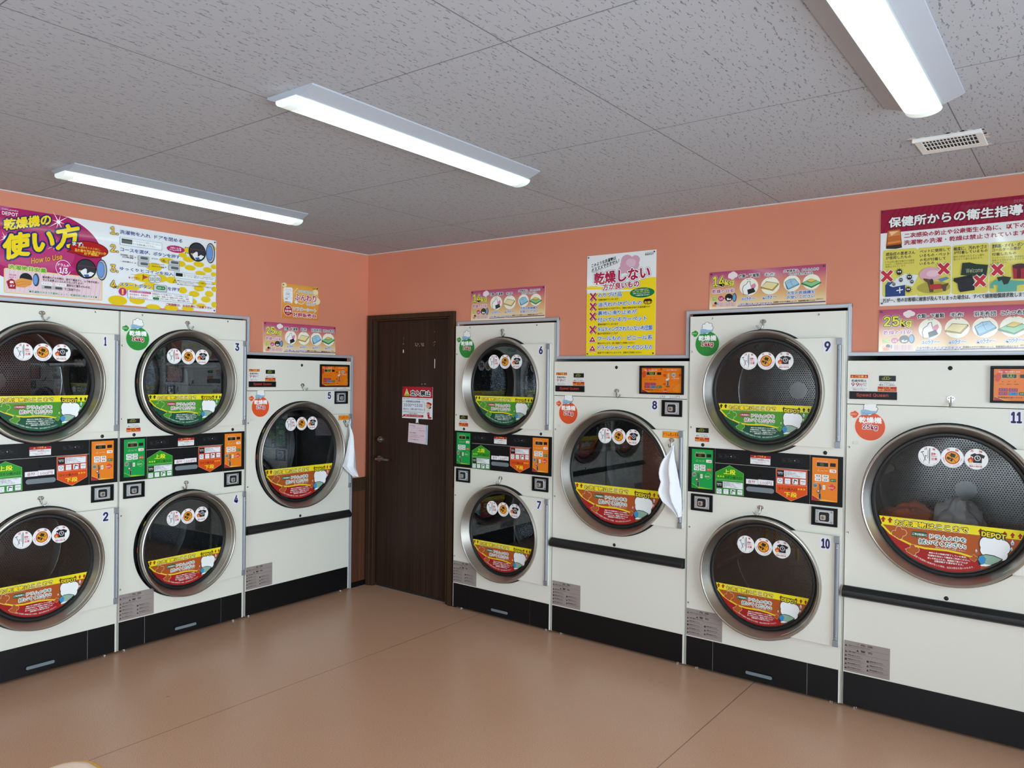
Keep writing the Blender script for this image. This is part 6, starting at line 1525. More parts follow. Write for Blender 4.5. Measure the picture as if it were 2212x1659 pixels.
# wainscot, rails and skirting beside the door
mb=MB();mb.box(0,.008,-.15,-.0,.035,.73,M_WAIN)
for y in (-.048,-.098): mb.box(.007,.0085,y-.0015,y+.0015,.035,.73,M_DARK)
mb.box(0,.018,-.15,0,.726,.82,M_FRAME);mb.box(0,.022,-.15,0,.815,.826,M_FRAME);struct(mb.build('trim_1',bevel=.002))
mb=MB();mb.box(.9,.935,-.008,0,.035,.73,M_WAIN);mb.box(.9,.935,-.018,0,.726,.826,M_FRAME);struct(mb.build('trim_2'))
mb=MB();mb.box(0,.014,-.15,0,0,.038,M_BLACK);struct(mb.build('baseboard_left'))
mb=MB();mb.box(.9,.935,-.014,0,0,.038,M_BLACK);struct(mb.build('baseboard_right'))
M_BEAD=mat('#cdc8c4',.5)
# white bead where walls meet the ceiling
mb=MB();mb.box(0,.010,YB,0,H-.006,H,M_BEAD);struct(mb.build('trim_3'))
mb=MB();mb.box(0,XW,-.010,0,H-.006,H,M_BEAD);struct(mb.build('trim_4'))
# aluminium edging round the two machine openings
def edging(name,segs,wall):
    mb=MB();t=.019
    for n_,(a0,a1,z0,z1) in enumerate(segs):
        for k,(q,d) in enumerate(((0,.010),(.0045,.0145))):
            d+=.0004*n_;b0,b1,c0,c1=a0+q,a1-q,z0+q,z1-q
            if wall=='R': mb.box(b0,b1,-d,-.0005,c0,c1,M_ALU)
            else: mb.box(.0005,d,-b1,-b0,c0,c1,M_ALU)
    return struct(mb.build(name,bevel=.0015))
edging('trim_5',[(1.04,2.732,1.960,1.980),(2.713,2.732,1.73,1.980),(2.713,4.55,1.729,1.748),(4.53,4.55,0,1.748),(1.04,1.06,1.745,1.980),(.15,1.06,1.729,1.748),(.15,.169,0,1.748)],'L')
edging('trim_6',[(.917,.936,.83,1.982),(.917,1.766,1.963,1.982),(1.747,1.766,1.722,1.982),(1.747,2.64,1.72,1.739),(2.62,2.639,1.722,1.985),(2.62,3.492,1.966,1.985),(3.473,3.492,1.728,1.985),(3.473,4.384,1.727,1.746),(4.365,4.384,1.728,1.985),(4.365,5.222,1.966,1.985),(5.203,5.222,1.728,1.985),(5.203,6.135,1.727,1.746),(6.116,6.135,0,1.746)],'R')
# brown door in the corner
mb=MB()
for a in ((.022,.062,-.022,.03,0,2.058),(.062,.088,-.008,.05,0,2.024),(.862,.9,-.022,.03,0,2.058),(.829,.862,-.008,.05,0,2.024),(.062,.862,-.022,.03,2.024,2.058),(.088,.829,-.008,.05,2.012,2.024)): mb.box(*a,M_FRAME)
door=struct(mb.build('door_1',bevel=.003))
mb=MB();mb.box(.0885,.8285,.018,.05,.022,2.011,M_DOOR);mb.build('leaf',door,bevel=.0015)
mb=MB();mb.box(.0885,.8285,.03,.05,.0,.0215,M_DARK);mb.build('gap_shade',door)  # dark strip standing in for the shade in the gap under the leaf
mb=MB();mb.lathe([(0,-.002),(.022,-.002),(.024,.004),(.024,.018)],.145,.975,M_NICKEL,32);mb.tube([(.145,.01,.975),(.145,-.03,.975),(.150,-.04,.975),(.17,-.044,.975),(.285,-.044,.977)],[.009,.009,.010,.010,.009],M_NICKEL,14);mb.build('handle',door)
mb=MB();mb.lathe([(0,-.016),(.012,-.016),(.014,-.012),(.014,.0),(.022,.002),(.023,.006),(.023,.018)],.148,1.12,M_NICKEL,32);mb.build('lock',door)
mb=MB();random.seed(4);sc_=mat('#a89a80',.7)
def scuff(x,z,w,h,n):
    for i in range(n):
        a=x+random.uniform(-w,w);c=z+random.uniform(-h,h);r=random.uniform(.0012,.004);mb.prism([(a+r*random.uniform(.5,1.6)*math.cos(t*PI/3),c+r*random.uniform(.4,1)*math.sin(t*PI/3)) for t in range(6)],.0175,.0182,sc_)
scuff(.535,1.83,.045,.012,34);scuff(.37,1.85,.004,.035,7);scuff(.68,1.83,.01,.02,5);scuff(.68,1.92,.003,.003,2);scuff(.58,1.545,.022,.003,9)
mb.prism([(.364,1.773),(.374,1.773),(.374,1.795),(.366,1.797)],.0172,.0182,mat('#d8d2c4',.7));mb.prism([(.682,1.66),(.688,1.66),(.689,1.725),(.683,1.727)],.0172,.0182,mat('#d8d2c4',.7));mb.build('paint_scuffs',door)
# ------------------------------------------------------------------ ceiling fittings
def lamp(x0,y0,y1,label):
    w=.236;t=thing('ceiling_light',(x0+w/2,(y0+y1)/2,H),label,'ceiling light','linear ceiling lights');L=(y1-y0)/2
    mb=MB();pr=[(-w/2,0),(-w/2,-.005),(-.06,-.027),(.06,-.027),(w/2,-.005),(w/2,0)];n=len(pr)
    v=[(x,y,z) for y in (-L,L) for x,z in pr];mb.add(v,[(0,1,2,3,4,5),(11,10,9,8,7,6)]+[(i,i+6,(i+1)%6+6,(i+1)%6) for i in range(6)],M_LAMPH);mb.build('housing',t)
    def bar(ya,yb,m):
        mb=MB();pr=[(-.052,-.027),(-.054,-.031)]+[(-.054*math.cos(PI*i/14),-.033-.021*math.sin(PI*i/14)) for i in range(15)]+[(.054,-.031),(.052,-.027)];k=len(pr)
        v=[(x,y,z) for y in (ya,yb) for x,z in pr];mb.add(v,[tuple(range(k)),tuple(range(2*k-1,k-1,-1))],m);mb.add(v,[(i,i+k,(i+1)%k+k,(i+1)%k) for i in range(k)],m,True);return mb
    bar(-L+.002+.03,L-.002-.03,M_LENS).build('lens',t)
    bar(-L-.012,-L+.0315,M_CAP).build('end_cap',t);bar(L-.0315,L+.012,M_CAP).build('end_cap',t)
    return t
lamp(.609,-2.493,-1.226,'lit linear ceiling light above the yellow and white instruction board')
lamp(2.223,-2.476,-1.22,'lit linear ceiling light in the middle of the ceiling, nearest the brown door')
lamp(3.868,-2.478,-1.22,'lit linear ceiling light at the top right, next to the air vent')
for x in (.609,2.223,3.868): lamp(x,-5.35,-4.09,'lit linear ceiling light in the rear row, behind the camera')
t=thing('ceiling_vent',(3.993,-.672,H),'small white ceiling air vent with a dark grid near the right wall','air vent')
mb=MB();W2,L2=.113,.115
for a in ((-W2,W2,-L2,-L2+.028),(-W2,W2,L2-.05,L2),(-W2,-W2+.025,-L2+.028,L2-.05),(W2-.025,W2,-L2+.028,L2-.05)): mb.box(*a,-.006,-.0005,M_WHITE)
mb.prism([(-W2,-.006),(W2,-.006),(W2,-.016),(-W2,-.016)],-L2-.001,-L2+.014,M_WHITE);mb.build('frame',t,bevel=.002)
mb=MB();mb.box(-W2+.025,W2-.025,-L2+.028,L2-.05,-.004,-.001,mat('#0c1018',.8));mb.build('backing',t)
mb=MB();gx0,gx1,gy0,gy1=-W2+.024,W2-.024,-L2+.027,L2-.049
for i in range(1,15): x=gx0+(gx1-gx0)*i/15;mb.box(x-.0016,x+.0016,gy0,gy1,-.0055,-.004,M_WHITE)
for i in range(1,3): y=gy0+(gy1-gy0)*i/3;mb.box(gx0,gx1,y-.0025,y+.0025,-.0058,-.004,M_WHITE)
mb.build('grid',t)
mb=MB();random.seed(8)
for i in range(26):
    a=random.uniform(0,2*PI);px,py=W2*1.02*math.cos(a),L2*1.05*math.sin(a);s_=1/max(abs(math.cos(a)),abs(math.sin(a)));px*=s_;py*=s_
    q=random.uniform(.008,.02);mb.add([(px+q*random.uniform(.5,1.1)*math.cos(k*PI/3),py+q*random.uniform(.5,1.1)*math.sin(k*PI/3),-.0008) for k in range(6)],[(5,4,3,2,1,0)],mat('#cfc6ba',.9))
mb.build('filler_patches',t)
# ------------------------------------------------------------------ dryers
RED={'@m':'#ad5424','@d':'#a31f1f','@a':'#1a5c3c','@t':'#1c5a44','@w':'#a3221a'}
GRN={'@m':'#4a9228','@d':'#0f5238','@a':'#9c2c3a','@t':'#8c2c36','@w':'#1c2410'}
COIN_G={'@b':'#0f9a46','@y':'#9acb2c','@d':'#0f8a3c','@L':'上段','@s':'#d0524a','@l':'#8fd07c','@e':'#1c9a44'}
COIN_O={'@b':'#e8801c','@y':'#f0b84c','@d':'#a82834','@L':'下段','@s':'#1c6a44','@l':'#f0a48c','@e':'#d84a30'}
CAP14={'@r':'#bfe6c4','@g':'#2c8a36','@h':'#bfe0a8','@N':'14kg','@n':'#a01c34'}
CAP25={'@r':'#f0dccc','@g':'#dc5428','@h':'#f2c0a0','@N':'25kg','@n':'#9c1c50'}
def screws(root,pts,y=0):
    mb=MB();mb.lathe([(.0,-.0035),(.0015,-.0032),(.002,-.0022),(.004,-.0026),(.0052,-.0012),(.0054,0)],0,0,M_CHROME,20);me=mb.mesh('screw')
    for x,z in pts: link('screw',me,root,(x,y,z))
def plugs(root,pts):
    mb=MB();mb.lathe([(0,-.004),(.006,-.0035),(.0092,-.0012),(.0098,0)],0,0,M_RUB,28);me=mb.mesh('plug')
    for x,z in pts: link('plug',me,root,(x,0,z))
def hook_mesh(sd):
    mb=MB();k=1.15
    mb.prism([(x*k,z*k) for x,z in ((-.002,.014),(.002,.014),(.009,.012),(.0135,.006),(.0125,-.001),(.006,-.004),(.0045,-.012),(0,-.017),(-.0045,-.012),(-.006,-.004),(-.0125,-.001),(-.0135,.006),(-.009,.012))],-.004,0,M_CHROME)
    for x in (-.0085,.0085): mb.lathe([(0,-.0062),(.003,-.0055),(.0038,-.004)],x,.0065,M_STEEL,14)
    if sd: p=[(0,-.003,.014),(0,-.0065,.002),(0,-.009,-.014),(sd*.004,-.013,-.028),(sd*.013,-.017,-.035),(sd*.022,-.019,-.033),(sd*.028,-.020,-.024),(sd*.031,-.020,-.015)]
    else: p=[(0,-.003,.014),(0,-.0065,.002),(0,-.009,-.014),(0,-.014,-.026),(0,-.023,-.034),(0,-.033,-.033),(0,-.039,-.025),(0,-.041,-.014)]
    mb.tube(p,[.003,.0034,.0034,.0034,.0033,.0032,.0031,.0034],M_CHROME,12)
    return mb.mesh('hook')
HOOK=hook_mesh(0); HOOKR=hook_mesh(1); HOOKL=hook_mesh(-1)
def hooks(root,up,low=None):
    for q in root.children:
        if q.name.startswith('hook'): q.data=up if q.location.z>1.2 else low
def coin_lock(root,x0,z0,w=.124,h=.092):
    mb=MB();f=.009
    for a in ((0,w,0,f),(0,w,h-f,h),(0,f,f,h-f),(w-f,w,f,h-f)): mb.box(a[0],a[1],-.008,0,a[2],a[3],M_BLACK)
    mb.box(f,w-f,-.001,.0,f,h-f,M_BLACK);o=mb.build('coin_box',root,loc=(x0,0,z0),bevel=.0012)
    mb=MB();mb.box(.019,w-.019,-.0035,-.001,.013,h-.013,mat('#b6babd',.34,.55))
    for x in (.027,w-.027):
        for z in (.021,h-.021): mb.lathe([(0,-.008),(.003,-.0072),(.0045,-.0036)],x,z,M_CHROME,16)
    mb.build('lock_plate',o)
    def rr(cx,cz,a,b,r): return [(cx+sx*(a-r)+r*math.cos(t+i*PI/8),cz+sz*(b-r)+r*math.sin(t+i*PI/8)) for sx,sz,t in ((1,-1,-PI/2),(1,1,0),(-1,1,PI/2),(-1,-1,PI)) for i in range(5)]
    mb=MB();cx,cz=w/2,h/2;mb.prism(rr(cx,cz,.0275,.026,.009),-.007,-.0034,mat('#d4d8dc',.3,.4));mb.prism(rr(cx,cz,.0245,.023,.008),-.0085,-.0069,mat('#15181c',.22));
    mb.prism(rr(cx-.004,cz-.003,.0125,.0125,.005),-.017,-.0084,mat('#c4c0b8',.28,.6));mb.lathe([(0,-.0205),(.0075,-.0205),(.0085,-.019),(.0085,-.0168)],cx-.004,cz-.003,M_CHROME,24);mb.box(cx-.005,cx-.003,-.0209,-.0204,cz-.0075,cz+.0015,M_DARK);mb.build('lock',o)
def slot(root,name,x0,x1,z0,z1):
    def rr(g):
        a,b=(x1-x0)/2-g,(z1-z0)/2-g;r=b*.98;cx,cz=(x0+x1)/2,(z0+z1)/2
        return [(cx+sx*(a-r)+r*math.cos(t+i*PI/10),cz+sz*(b-r)+r*math.sin(t+i*PI/10)) for sx,sz,t in ((1,-1,-PI/2),(1,1,0),(-1,1,PI/2),(-1,-1,PI)) for i in range(6)]
    mb=MB();mb.prism(rr(0),-.0035,0,M_BLACK);mb.prism(rr(.0025),-.0042,-.0034,M_SLOT);return mb.build(name,root)
def warn_label(root,x0,z0):
    w,h=.206,.150;mb=MB();mb.box(0,w,-.0008,0,0,h,M_LABEL);A=Art(mb,-.0008,.5);K='#3c3432';random.seed(3)
    A.draw([('T','危 険',.075,h-.017,.13,h-.006,K,.02,[],0),('L',[(.06,h-.014),(.066,h-.006)],.0012,K),('T','警 告',.075,h-.046,.13,h-.035,K,.02,[],0),('P',[(.056,h-.046),(.068,h-.046),(.062,h-.035)],K),('L',[(.012,h-.030),(w-.006,h-.030)],.0007,K),('L',[(.012,h-.058),(w-.006,h-.058)],.0007,K)])
    A.draw([('T','子供をドラムの中に入れないで下さい',.018,h-.0255,.12,h-.019,K,.03,[],0),('T','分解や改造をしないで下さい',.018,h-.055,.10,h-.0485,K,.03,[],0),('P',[(.003,h-.028),(.014,h-.028),(.0085,h-.017)],K),('P',[(.003,h-.058),(.014,h-.058),(.0085,h-.047)],K)])
    for k in range(4):
        for c in range(2):
            z=h-.066-.0205*k-(.012 if c else 0);x=.003+.1*c
            if z<.012: continue
            A.draw([('P',[(x,z-.011),(x+.011,z-.011),(x+.0055,z)],K) if (k+c)%3!=1 else ('E',x+.0055,z-.0055,.0055,.0055,K),('T',('高温部に触れないで下さい','可燃物を近づけないで下さい','運転中は扉を開けないで下さい','濡れた手で触れないで下さい')[k],x+.014,z-.005,x+.075,z+.0005,K,.03,[],0)])
            for j in range(2): A.draw([('L',[(x+.014,z-.0085-.0035*j),(x+random.uniform(.075,.096),z-.0085-.0035*j)],.0008,'#5c524e')])
    return mb.build('safety_label',root,loc=(x0,-.0004,z0))
def make_door(root,cx,cz,R,xr,hh,band,num,numpos,name='door'):
    """hinged port-hole door; origin on the hinge line"""
    hx=xr-.008;O=(hx,0,cz);T=.025;mb=MB()
    a=math.asin(hh/(R-.02));arc=[(cx+(R-.02)*math.cos(a-2*a*i/24),cz+(R-.02)*math.sin(a-2*a*i/24)) for i in range(25)]
    mb.prism(arc+[(xr,cz-hh),(xr,cz+hh)],-T,-.003,M_CREAM);d=mb.build(name,root,off=O,bevel=.0025)
    def sub(mb,n,lab=None,bevel=0):
        o=mb.build(n,d,off=O,loc=(0,0,0),bevel=bevel)
        if lab:o['label']=lab
        return o
    mb=MB();mb.lathe([(R+.004,-.002),(R+.005,-.010),(R+.003,-.014),(R-.002,-.014)],cx,cz,M_RUB,128)
    mb.lathe([(R-.002,-.013),(R,-.018),(R,-.038),(R-.0025,-.042),(R-.008,-.0435),(R-.0115,-.041)],cx,cz,M_STEEL,160);mb.lathe([(R-.0115,-.041),(R-.040,.018),(R-.044,.019)],cx,cz,M_STEEL,160);sub(mb,'rim')
    mb=MB();mb.lathe([(R-.039,.018),(R-.042,.011),(R-.052,.010),(R-.056,.014),(R-.057,.019),(R-.062,.05),(R-.040,.05),(R-.034,.02)],cx,cz,M_RUB,128);sub(mb,'gasket')
    g=R-.056;mb=MB();mb.disc(g,cx,cz,.016,M_GLASS,96);sub(mb,'glass')
    mb=MB()
    for z0,z1 in ((cz-hh,cz-hh+.032),(cz+hh-.032,cz+hh)): mb.box(xr-.026,xr-.001,-T-.009,-T+.001,z0,z1,M_HINGE)
    mb.tube([(xr-.0115,-T-.003,cz-hh+.034),(xr-.0115,-T-.003,cz+hh-.034)],.0115,M_HINGE,20)
    for z in (cz-hh+.056,cz+hh-.056): mb.lathe([(0,-T-.0165),(.003,-T-.016),(.0042,-T-.0135)],xr-.0115,z,M_CHROME,14)
    sub(mb,'hinge',bevel=.0015)
    # stickers
    x,z,w,h=numpos
    if x<xr and z<cz+hh and z>cz-hh: number(d,num,x-hx,z-cz,w,h,-T-.0006)
    s=(R-.062)/.305
    o=printed('fill_line_sticker','band',d,(cx-hx,.0145,0),.3,GRN if band=='g' else RED,scale=s)
    dz=.160 if R<.34 else .2165
    for i,k in enumerate(('warn_a','warn_b','warn_c')):
        if k not in STK: STK[k]=printed('round_warning_sticker',k,d,(0,0,0),.35).data;bpy.data.objects.remove([q for q in d.children if q.data==STK[k]][0])
        link('round_warning_sticker',STK[k],d,(cx-hx+(-.083,.0105,.1045)[i],.0145,dz))
    mb=MB()
    for deg,c in ((178,'#c8481c'),(150,'#c8a81c'),(124,'#b8481c'),(95,'#b0a04c')):
        th=math.radians(deg);mb.lathe([(R+.0046,-.002),(R+.0056,-.0105)],cx,cz,mat(c,.5),4,a0=th-.045,a1=th+.045)
    sub(mb,'tape_marks')
    return d
STK={}
NUMM={}
def number(par,num,x,z,w,h,y):
    mb=MB();Art(mb,0,.4).draw([('R',-.006,-.0055,w+.006,h+.0055,'#e2e4ea',.004),('T',num,0,0,w,h,'#1c1c58',.05,[],0)])
    o=link('number_sticker',mb.mesh('number_sticker'),par,(x,y,z));o['label']='white sticker with navy number '+num;return o
def drum(root,cx,cz,R,rd,ang):
    mb=MB();mb.lathe([(R+.008,-.0015),(R+.008,.0),(R-.026,.0),(R-.028,.1)],cx,cz,M_RUB,96);mb.build('port_ring',root)
    mb=MB();mb.lathe([(R-.028,.1),(rd-.004,.101),(rd,.106),(rd,.60),(rd-.004,.606)],cx,cz,M_DRUM,96,uvr=rd);mb.lathe([(rd-.004,.606),(rd-.012,.6085),(rd-.05,.608),(rd-.052,.612)],cx,cz,M_DPLAIN,96)
    n=64;v=[(cx+r*math.cos(2*PI*i/n),.611,cz+r*math.sin(2*PI*i/n)) for r in (rd-.051,.05) for i in range(n)];f=[(i,(i+1)%n,n+(i+1)%n,n+i) for i in range(n)]
    mb.add(v,f,M_BACK,False,[tuple((v[k][0],v[k][2]) for k in q) for q in f]);mb.disc(.05,cx,cz,.611,M_DPLAIN,40);o=mb.build('drum',root)
    for k in range(3):
        a=ang+k*2*PI/3;mb=MB();mb.prism([(-.035,0),(.035,0),(.018,.055),(.008,.068),(-.008,.068),(-.018,.055)],.12,.59,mat('#8a8a86',.3,1))
        f=[]
        for x,y,z in mb.v: rr=rd-z;f.append((cx+rr*math.cos(a)-x*math.sin(a),y,cz+rr*math.sin(a)+x*math.cos(a)))
        mb.v=f;mb.build('lifter',o,bevel=.004)
def cabinet(root,Wd,Hh,holes,kick=.175,kt=.04):
    mb=plate(0,Wd,kick,Hh,holes,.018,M_CREAM);D=.72
    mb.box(0,.0015,.0185,D,.03,Hh,M_SIDE);mb.box(Wd-.008,Wd-.0005,.0185,D,.012,Hh,M_SIDE);mb.box(.0015,Wd-.008,.0185,D,Hh-.0015,Hh-.0002,M_SIDE);mb.box(.0015,Wd-.008,D-.002,D,.03,Hh-.0015,M_SIDE)
    mb.box(Wd-.0085,Wd-.001,-.001,.0184,.012,kick,M_CREAM);mb.box(0,.0012,-.001,.0184,.012,kick,M_CREAM)
    mb.box(.0015,Wd-.008,.0185,D,kick-.02,kick-.018,M_SIDE)
    mb.build('cabinet',root,bevel=.0015)
    mb=MB();mb.box(Wd,Wd+.009,.004,.03,.012,Hh,M_SIDE);mb.build('side_strip',root)
    fm=MB();fm.lathe([(0,0),(.016,0),(.016,.006),(.005,.008),(.005,.03),(0,.03)],0,0,M_CHROME,16);fm.rot(0,Matrix.Rotation(PI/2,4,'X'));me=fm.mesh('foot')
    for x in (.05,Wd-.05):
        for y in (.035,D-.05): link('foot',me,root,(x,y,0))
W14=.8125;W25=.8910
def make_stack(nu,nl):
    root=thing('stacked_dryer',(0,0,0),'','tumble dryer','stacked twin-door dryers');C=.409;ZU,ZL=1.544,.567;R=.3175
    cabinet(root,W14,1.95,[(C,ZU,R-.02),(C,ZL,R-.02)])
    for nm,x0,x1 in (('kick_panel',.0015,.1545),('kick_drawer',.1565,.6535),('kick_panel',.6555,W14-.0095)):
        mb=MB();mb.box(x0,x1,.001,.018,.014,.1735,M_KICK);o=mb.build(nm,root,bevel=.0008)
        if nm=='kick_drawer': mb=MB();mb.v=[];slot(root,'drawer_pull',.338,.484,.042,.064);[setattr(q,'parent',o) for q in root.children if q.name.startswith('drawer_pull')]
    mb=MB();mb.box(.1546,.1564,.004,.018,.014,.1735,M_WHITE);mb.box(.6536,.6554,.004,.018,.014,.1735,M_WHITE);mb.build('kick_seams',root)
    mb=MB()
    for a in ((.001,.1545,.980,1.229),(.1565,.6535,1.1515,1.229),(.1565,.6535,.980,1.1495),(.6555,W14-.001,.980,1.229)): mb.box(a[0],a[1],-.004,.002,a[2],a[3],M_BLACK)
    strip=mb.build('control_strip',root,bevel=.001)
    for nm,key,loc,par in (('coin_display','coin_display',(.0225,-.0048,1.002),COIN_G),('coin_display','coin_display',(.666,-.0048,1.002),COIN_O),('upper_coin_sign','upper_dir',(0,-.0042,0),{}),('lower_coin_sign','lower_dir',(0,-.0042,0),{}),('time_limit_notice','strip_notice',(0,-.0042,0),{}),('price_strip','price',(0,-.0042,0),{}),('guide_icons','icons',(0,-.0042,0),{})):
        o=printed(nm,key,strip,loc,.35,par)
        if nm=='coin_display': o['label']='green upper coin display' if par is COIN_G else 'orange lower coin display'
    slot(strip,'coin_return_slot',.329,.481,1.012,1.043).location=(0,-.004,0)
    mb=MB();mb.lathe([(0,-.001),(.004,-.001),(.0055,-.003),(.0058,0)],.401,1.104,M_BLACK,20);mb.build('key_lock',strip).location=(0,-.004,0)
    coin_lock(root,.021,.879);coin_lock(root,.6655,.879)
    drum(root,C,ZU,R,.362,.35);drum(root,C,ZL,R,.362,1.1)
    du=make_door(root,C,ZU,R,.804,.271,'g',nu,(.7205,1.7495,.029,.050),'upper_door');dl=make_door(root,C,ZL,R,.808,.272,'r',nl,(.7205,.7715,.030,.050),'lower_door')
    screws(root,[(.127,1.937),(.684,1.936),(.011,1.756),(.012,1.337),(.012,.783),(.011,.361)]);plugs(root,[(.083,1.243),(.726,1.244)])
    for z in (1.905,.930): link('hook',HOOK,root,(.407,0,z))
    o=printed('capacity_sticker','capacity',root,(0,-.0006,0),.35,CAP14);o['label']='round green sticker reading 14kg'
    printed('door_error_notice','door_notice',root,(.046,-.0006,1.26),.4)
    warn_label(root,.0025,.1805)
    return root,du,dl
def make_large(n):
    root=thing('tumble_dryer',(0,0,0),'','tumble dryer','large single-door dryers');C=.443;Z=1.0425;R=.3675
    cabinet(root,W25,1.7032,[(C,Z,R-.02)])
    mb=MB();mb.box(.0015,W25-.0095,.001,.018,.014,.1735,M_KICK);mb.build('kick_panel',root,bevel=.0008)
    mb=MB();mb.box(0,W25,-.0022,.0,1.4928,1.7032,M_CREAM);mb.box(0,W25,-.0006,.0,1.4895,1.4928,M_DARK);mb.build('header_panel',root,bevel=.0008)
    mb=MB();mb.prism([(0,.545),(W25,.545),(W25,.601),(0,.601)],-.001,0,M_RUB)
    pr=[(0,.545),(-.022,.547),(-.033,.555),(-.036,.568),(-.033,.581),(-.018,.592),(-.010,.600),(0,.601)];k=len(pr);v=[(x,y,z) for x in (-.004,W25-.004) for y,z in pr];mb.add(v,[tuple(range(k-1,-1,-1)),tuple(range(k,2*k))],M_RUB);mb.add(v,[(i,(i+1)%k,(i+1)%k+k,i+k) for i in range(k)],M_RUB,True);mb.build('bumper_rail',root)
    x0,x1,z0,z1=.598,.872,1.515,1.678;mb=MB();f=.0125
    for a in ((x0,x1,z0,z0+f*.8),(x0,x1,z1-f,z1),(x0,x0+f,z0+f*.8,z1-f),(x1-f,x1,z0+f*.8,z1-f)): mb.box(a[0],a[1],-.014,-.002,a[2],a[3],M_BLACK)
    mb.box(x0+f,x1-f,-.005,-.002,z0+f*.8,z1-f,M_BLACK);d=mb.build('control_panel',root,bevel=.0015);o=printed('display_print','wide_display',d,(.6105,-.0054,1.525),.3)
    coin_lock(root,.7385,1.391,.124,.093)
    drum(root,C,Z,R,.415,.8)
    dr=make_door(root,C,Z,R,.882,.272,'r',n,(9,9,1,1));hx=.882-.008
    printed('towel_notice','towel_sign',dr,(-hx,-.0258,-Z),.4);link('hook',HOOK,dr,(.8135-hx,-.025,1.256-Z))
    number(root,n,.6765,1.428,.031 if n!='11' else .039,.049,-.0006)
    mb=MB();mb.box(.011,.2225,-.0075,-.002,1.5165,1.554,M_BLACK);o=mb.build('name_plate',root,bevel=.001);printed('brand_lettering','badge',o,(0,-.0078,0),.4)
    printed('time_limit_notice','time_notice',root,(.0155,-.0028,1.555),.4);printed('door_error_notice','door_notice',root,(.1465,-.0028,1.555),.4)
    printed('price_strip','price_small',root,(0,-.0028,0),.4);o=printed('capacity_sticker','capacity',root,(.0055,-.0006,-.4135),.35,CAP25);o['label']='round orange sticker reading 25kg'
    mb=MB();mb.box(.03,.058,-.003,0,1.296,1.310,mat('#dcdad0',.5));mb.build('blank_tab',root,bevel=.001)
    screws(root,[(.012,1.28),(.012,.86)]);plugs(root,[(.441,.6145)]);mb=MB();mb.lathe([(0,-.004),(.006,-.0035),(.0092,-.0012),(.0098,0)],.441,1.668,M_RUB,28);mb.build('plug',root).location=(0,-.0022,0)
    link('hook',HOOK,root,(.4465,-.0022,1.5245));warn_label(root,.0045,.1810)
    return root,dr
def redo(root,pairs):
    """give a copied dryer its own numbers"""
    for ch in root.children:
        for q in [ch]+list(ch.children):
            if q.name.startswith('number_sticker'):
                z=q.location.z
                n=pairs[ch.name.split('.')[0]] if ch.name.split('.')[0] in pairs else pairs['']
                mb=MB();w=.030 if len(n)==1 else .041
                if n=='1': w=.013
                Art(mb,0,.4).draw([('R',-.006,-.0055,w+.006,.0555,'#e2e4ea',.004),('T',n,0,0,w,.050,'#1c1c58',.05,[],0)]);q.data=mb.mesh('number_sticker');q['label']='white sticker with navy number '+n
FR=.03
def put(root,wall,a,sx=1):
    if wall=='R': root.location=(a,-FR,0)
    else: root.location=(FR,-a,0);root.rotation_euler=(0,0,PI/2)
    root.scale=(sx,1,1)
def ajar(root,name,deg):
    for ch in root.children:
        if ch.name.split('.')[0]==name: ch.rotation_euler=(0,0,math.radians(deg))
s0,_,_=make_stack('6','7');put(s0,'R',.9262);hooks(s0,HOOKR,HOOKL);s0['label']='narrow dryer with stacked doors 6 and 7, right beside the brown door'
for wall,a,sx,nu,nl,lab,aj in (('L',2.7022,.984,'1','2','narrow dryer with stacked doors 1 and 2, cut off by the left picture edge',(0,.6)),('L',1.8915,.9915,'3','4','narrow dryer with stacked doors 3 and 4, second from the left',(1.3,2.6)),('R',2.6538,1.003,'9','10','narrow dryer with stacked doors 9 and 10, on the right wall under a pink sign',(0,0))):
    c=copy_tree(s0);put(c,wall,a,sx);c['label']=lab;redo(c,{'upper_door':nu,'lower_door':nl});ajar(c,'upper_door',aj[0]);ajar(c,'lower_door',aj[1]);hooks(c,HOOKL if nu=='9' else HOOKR,HOOKR if nu=='1' else HOOKL)
l0,_=make_large('8');put(l0,'R',1.7510);hooks(l0,HOOKR);l0['label']='wide single-door dryer numbered 8, with a white towel, in the middle of the right wall'
for wall,a,sx,n,lab,aj in (('L',1.0702,.985,'5','wide single-door dryer numbered 5, last on the left wall before the brown door',.8),('R',3.4815,1,'11','wide single-door dryer numbered 11, cut off by the right picture edge',0)):
    c=copy_tree(l0);put(c,wall,a,sx);c['label']=lab;redo(c,{'':n});ajar(c,'door',aj);hooks(c,HOOK if n=='11' else HOOKR)
for i,(a,lab) in enumerate(((3.622,'wide dryer on the left wall, first one outside the left picture edge'),(4.525,'wide dryer on the left wall, second one outside the left picture edge'))):
    c=copy_tree(l0);put(c,'L',a,.985);c['label']=lab
    for q in list(c.children):
        if q.name.startswith('number_sticker'): bpy.data.objects.remove(q)
c=copy_tree(s0);put(c,'R',4.387);c['label']='narrow dryer with stacked doors on the right wall, just outside the right picture edge';ex=[c]
c=copy_tree(l0);put(c,'R',5.212);c['label']='wide dryer on the right wall, farthest outside the right picture edge';ex.append(c)
for c in ex:
    for ch in list(c.children):
        for q in [ch]+list(ch.children):
            if q.name.startswith('number_sticker'): bpy.data.objects.remove(q)
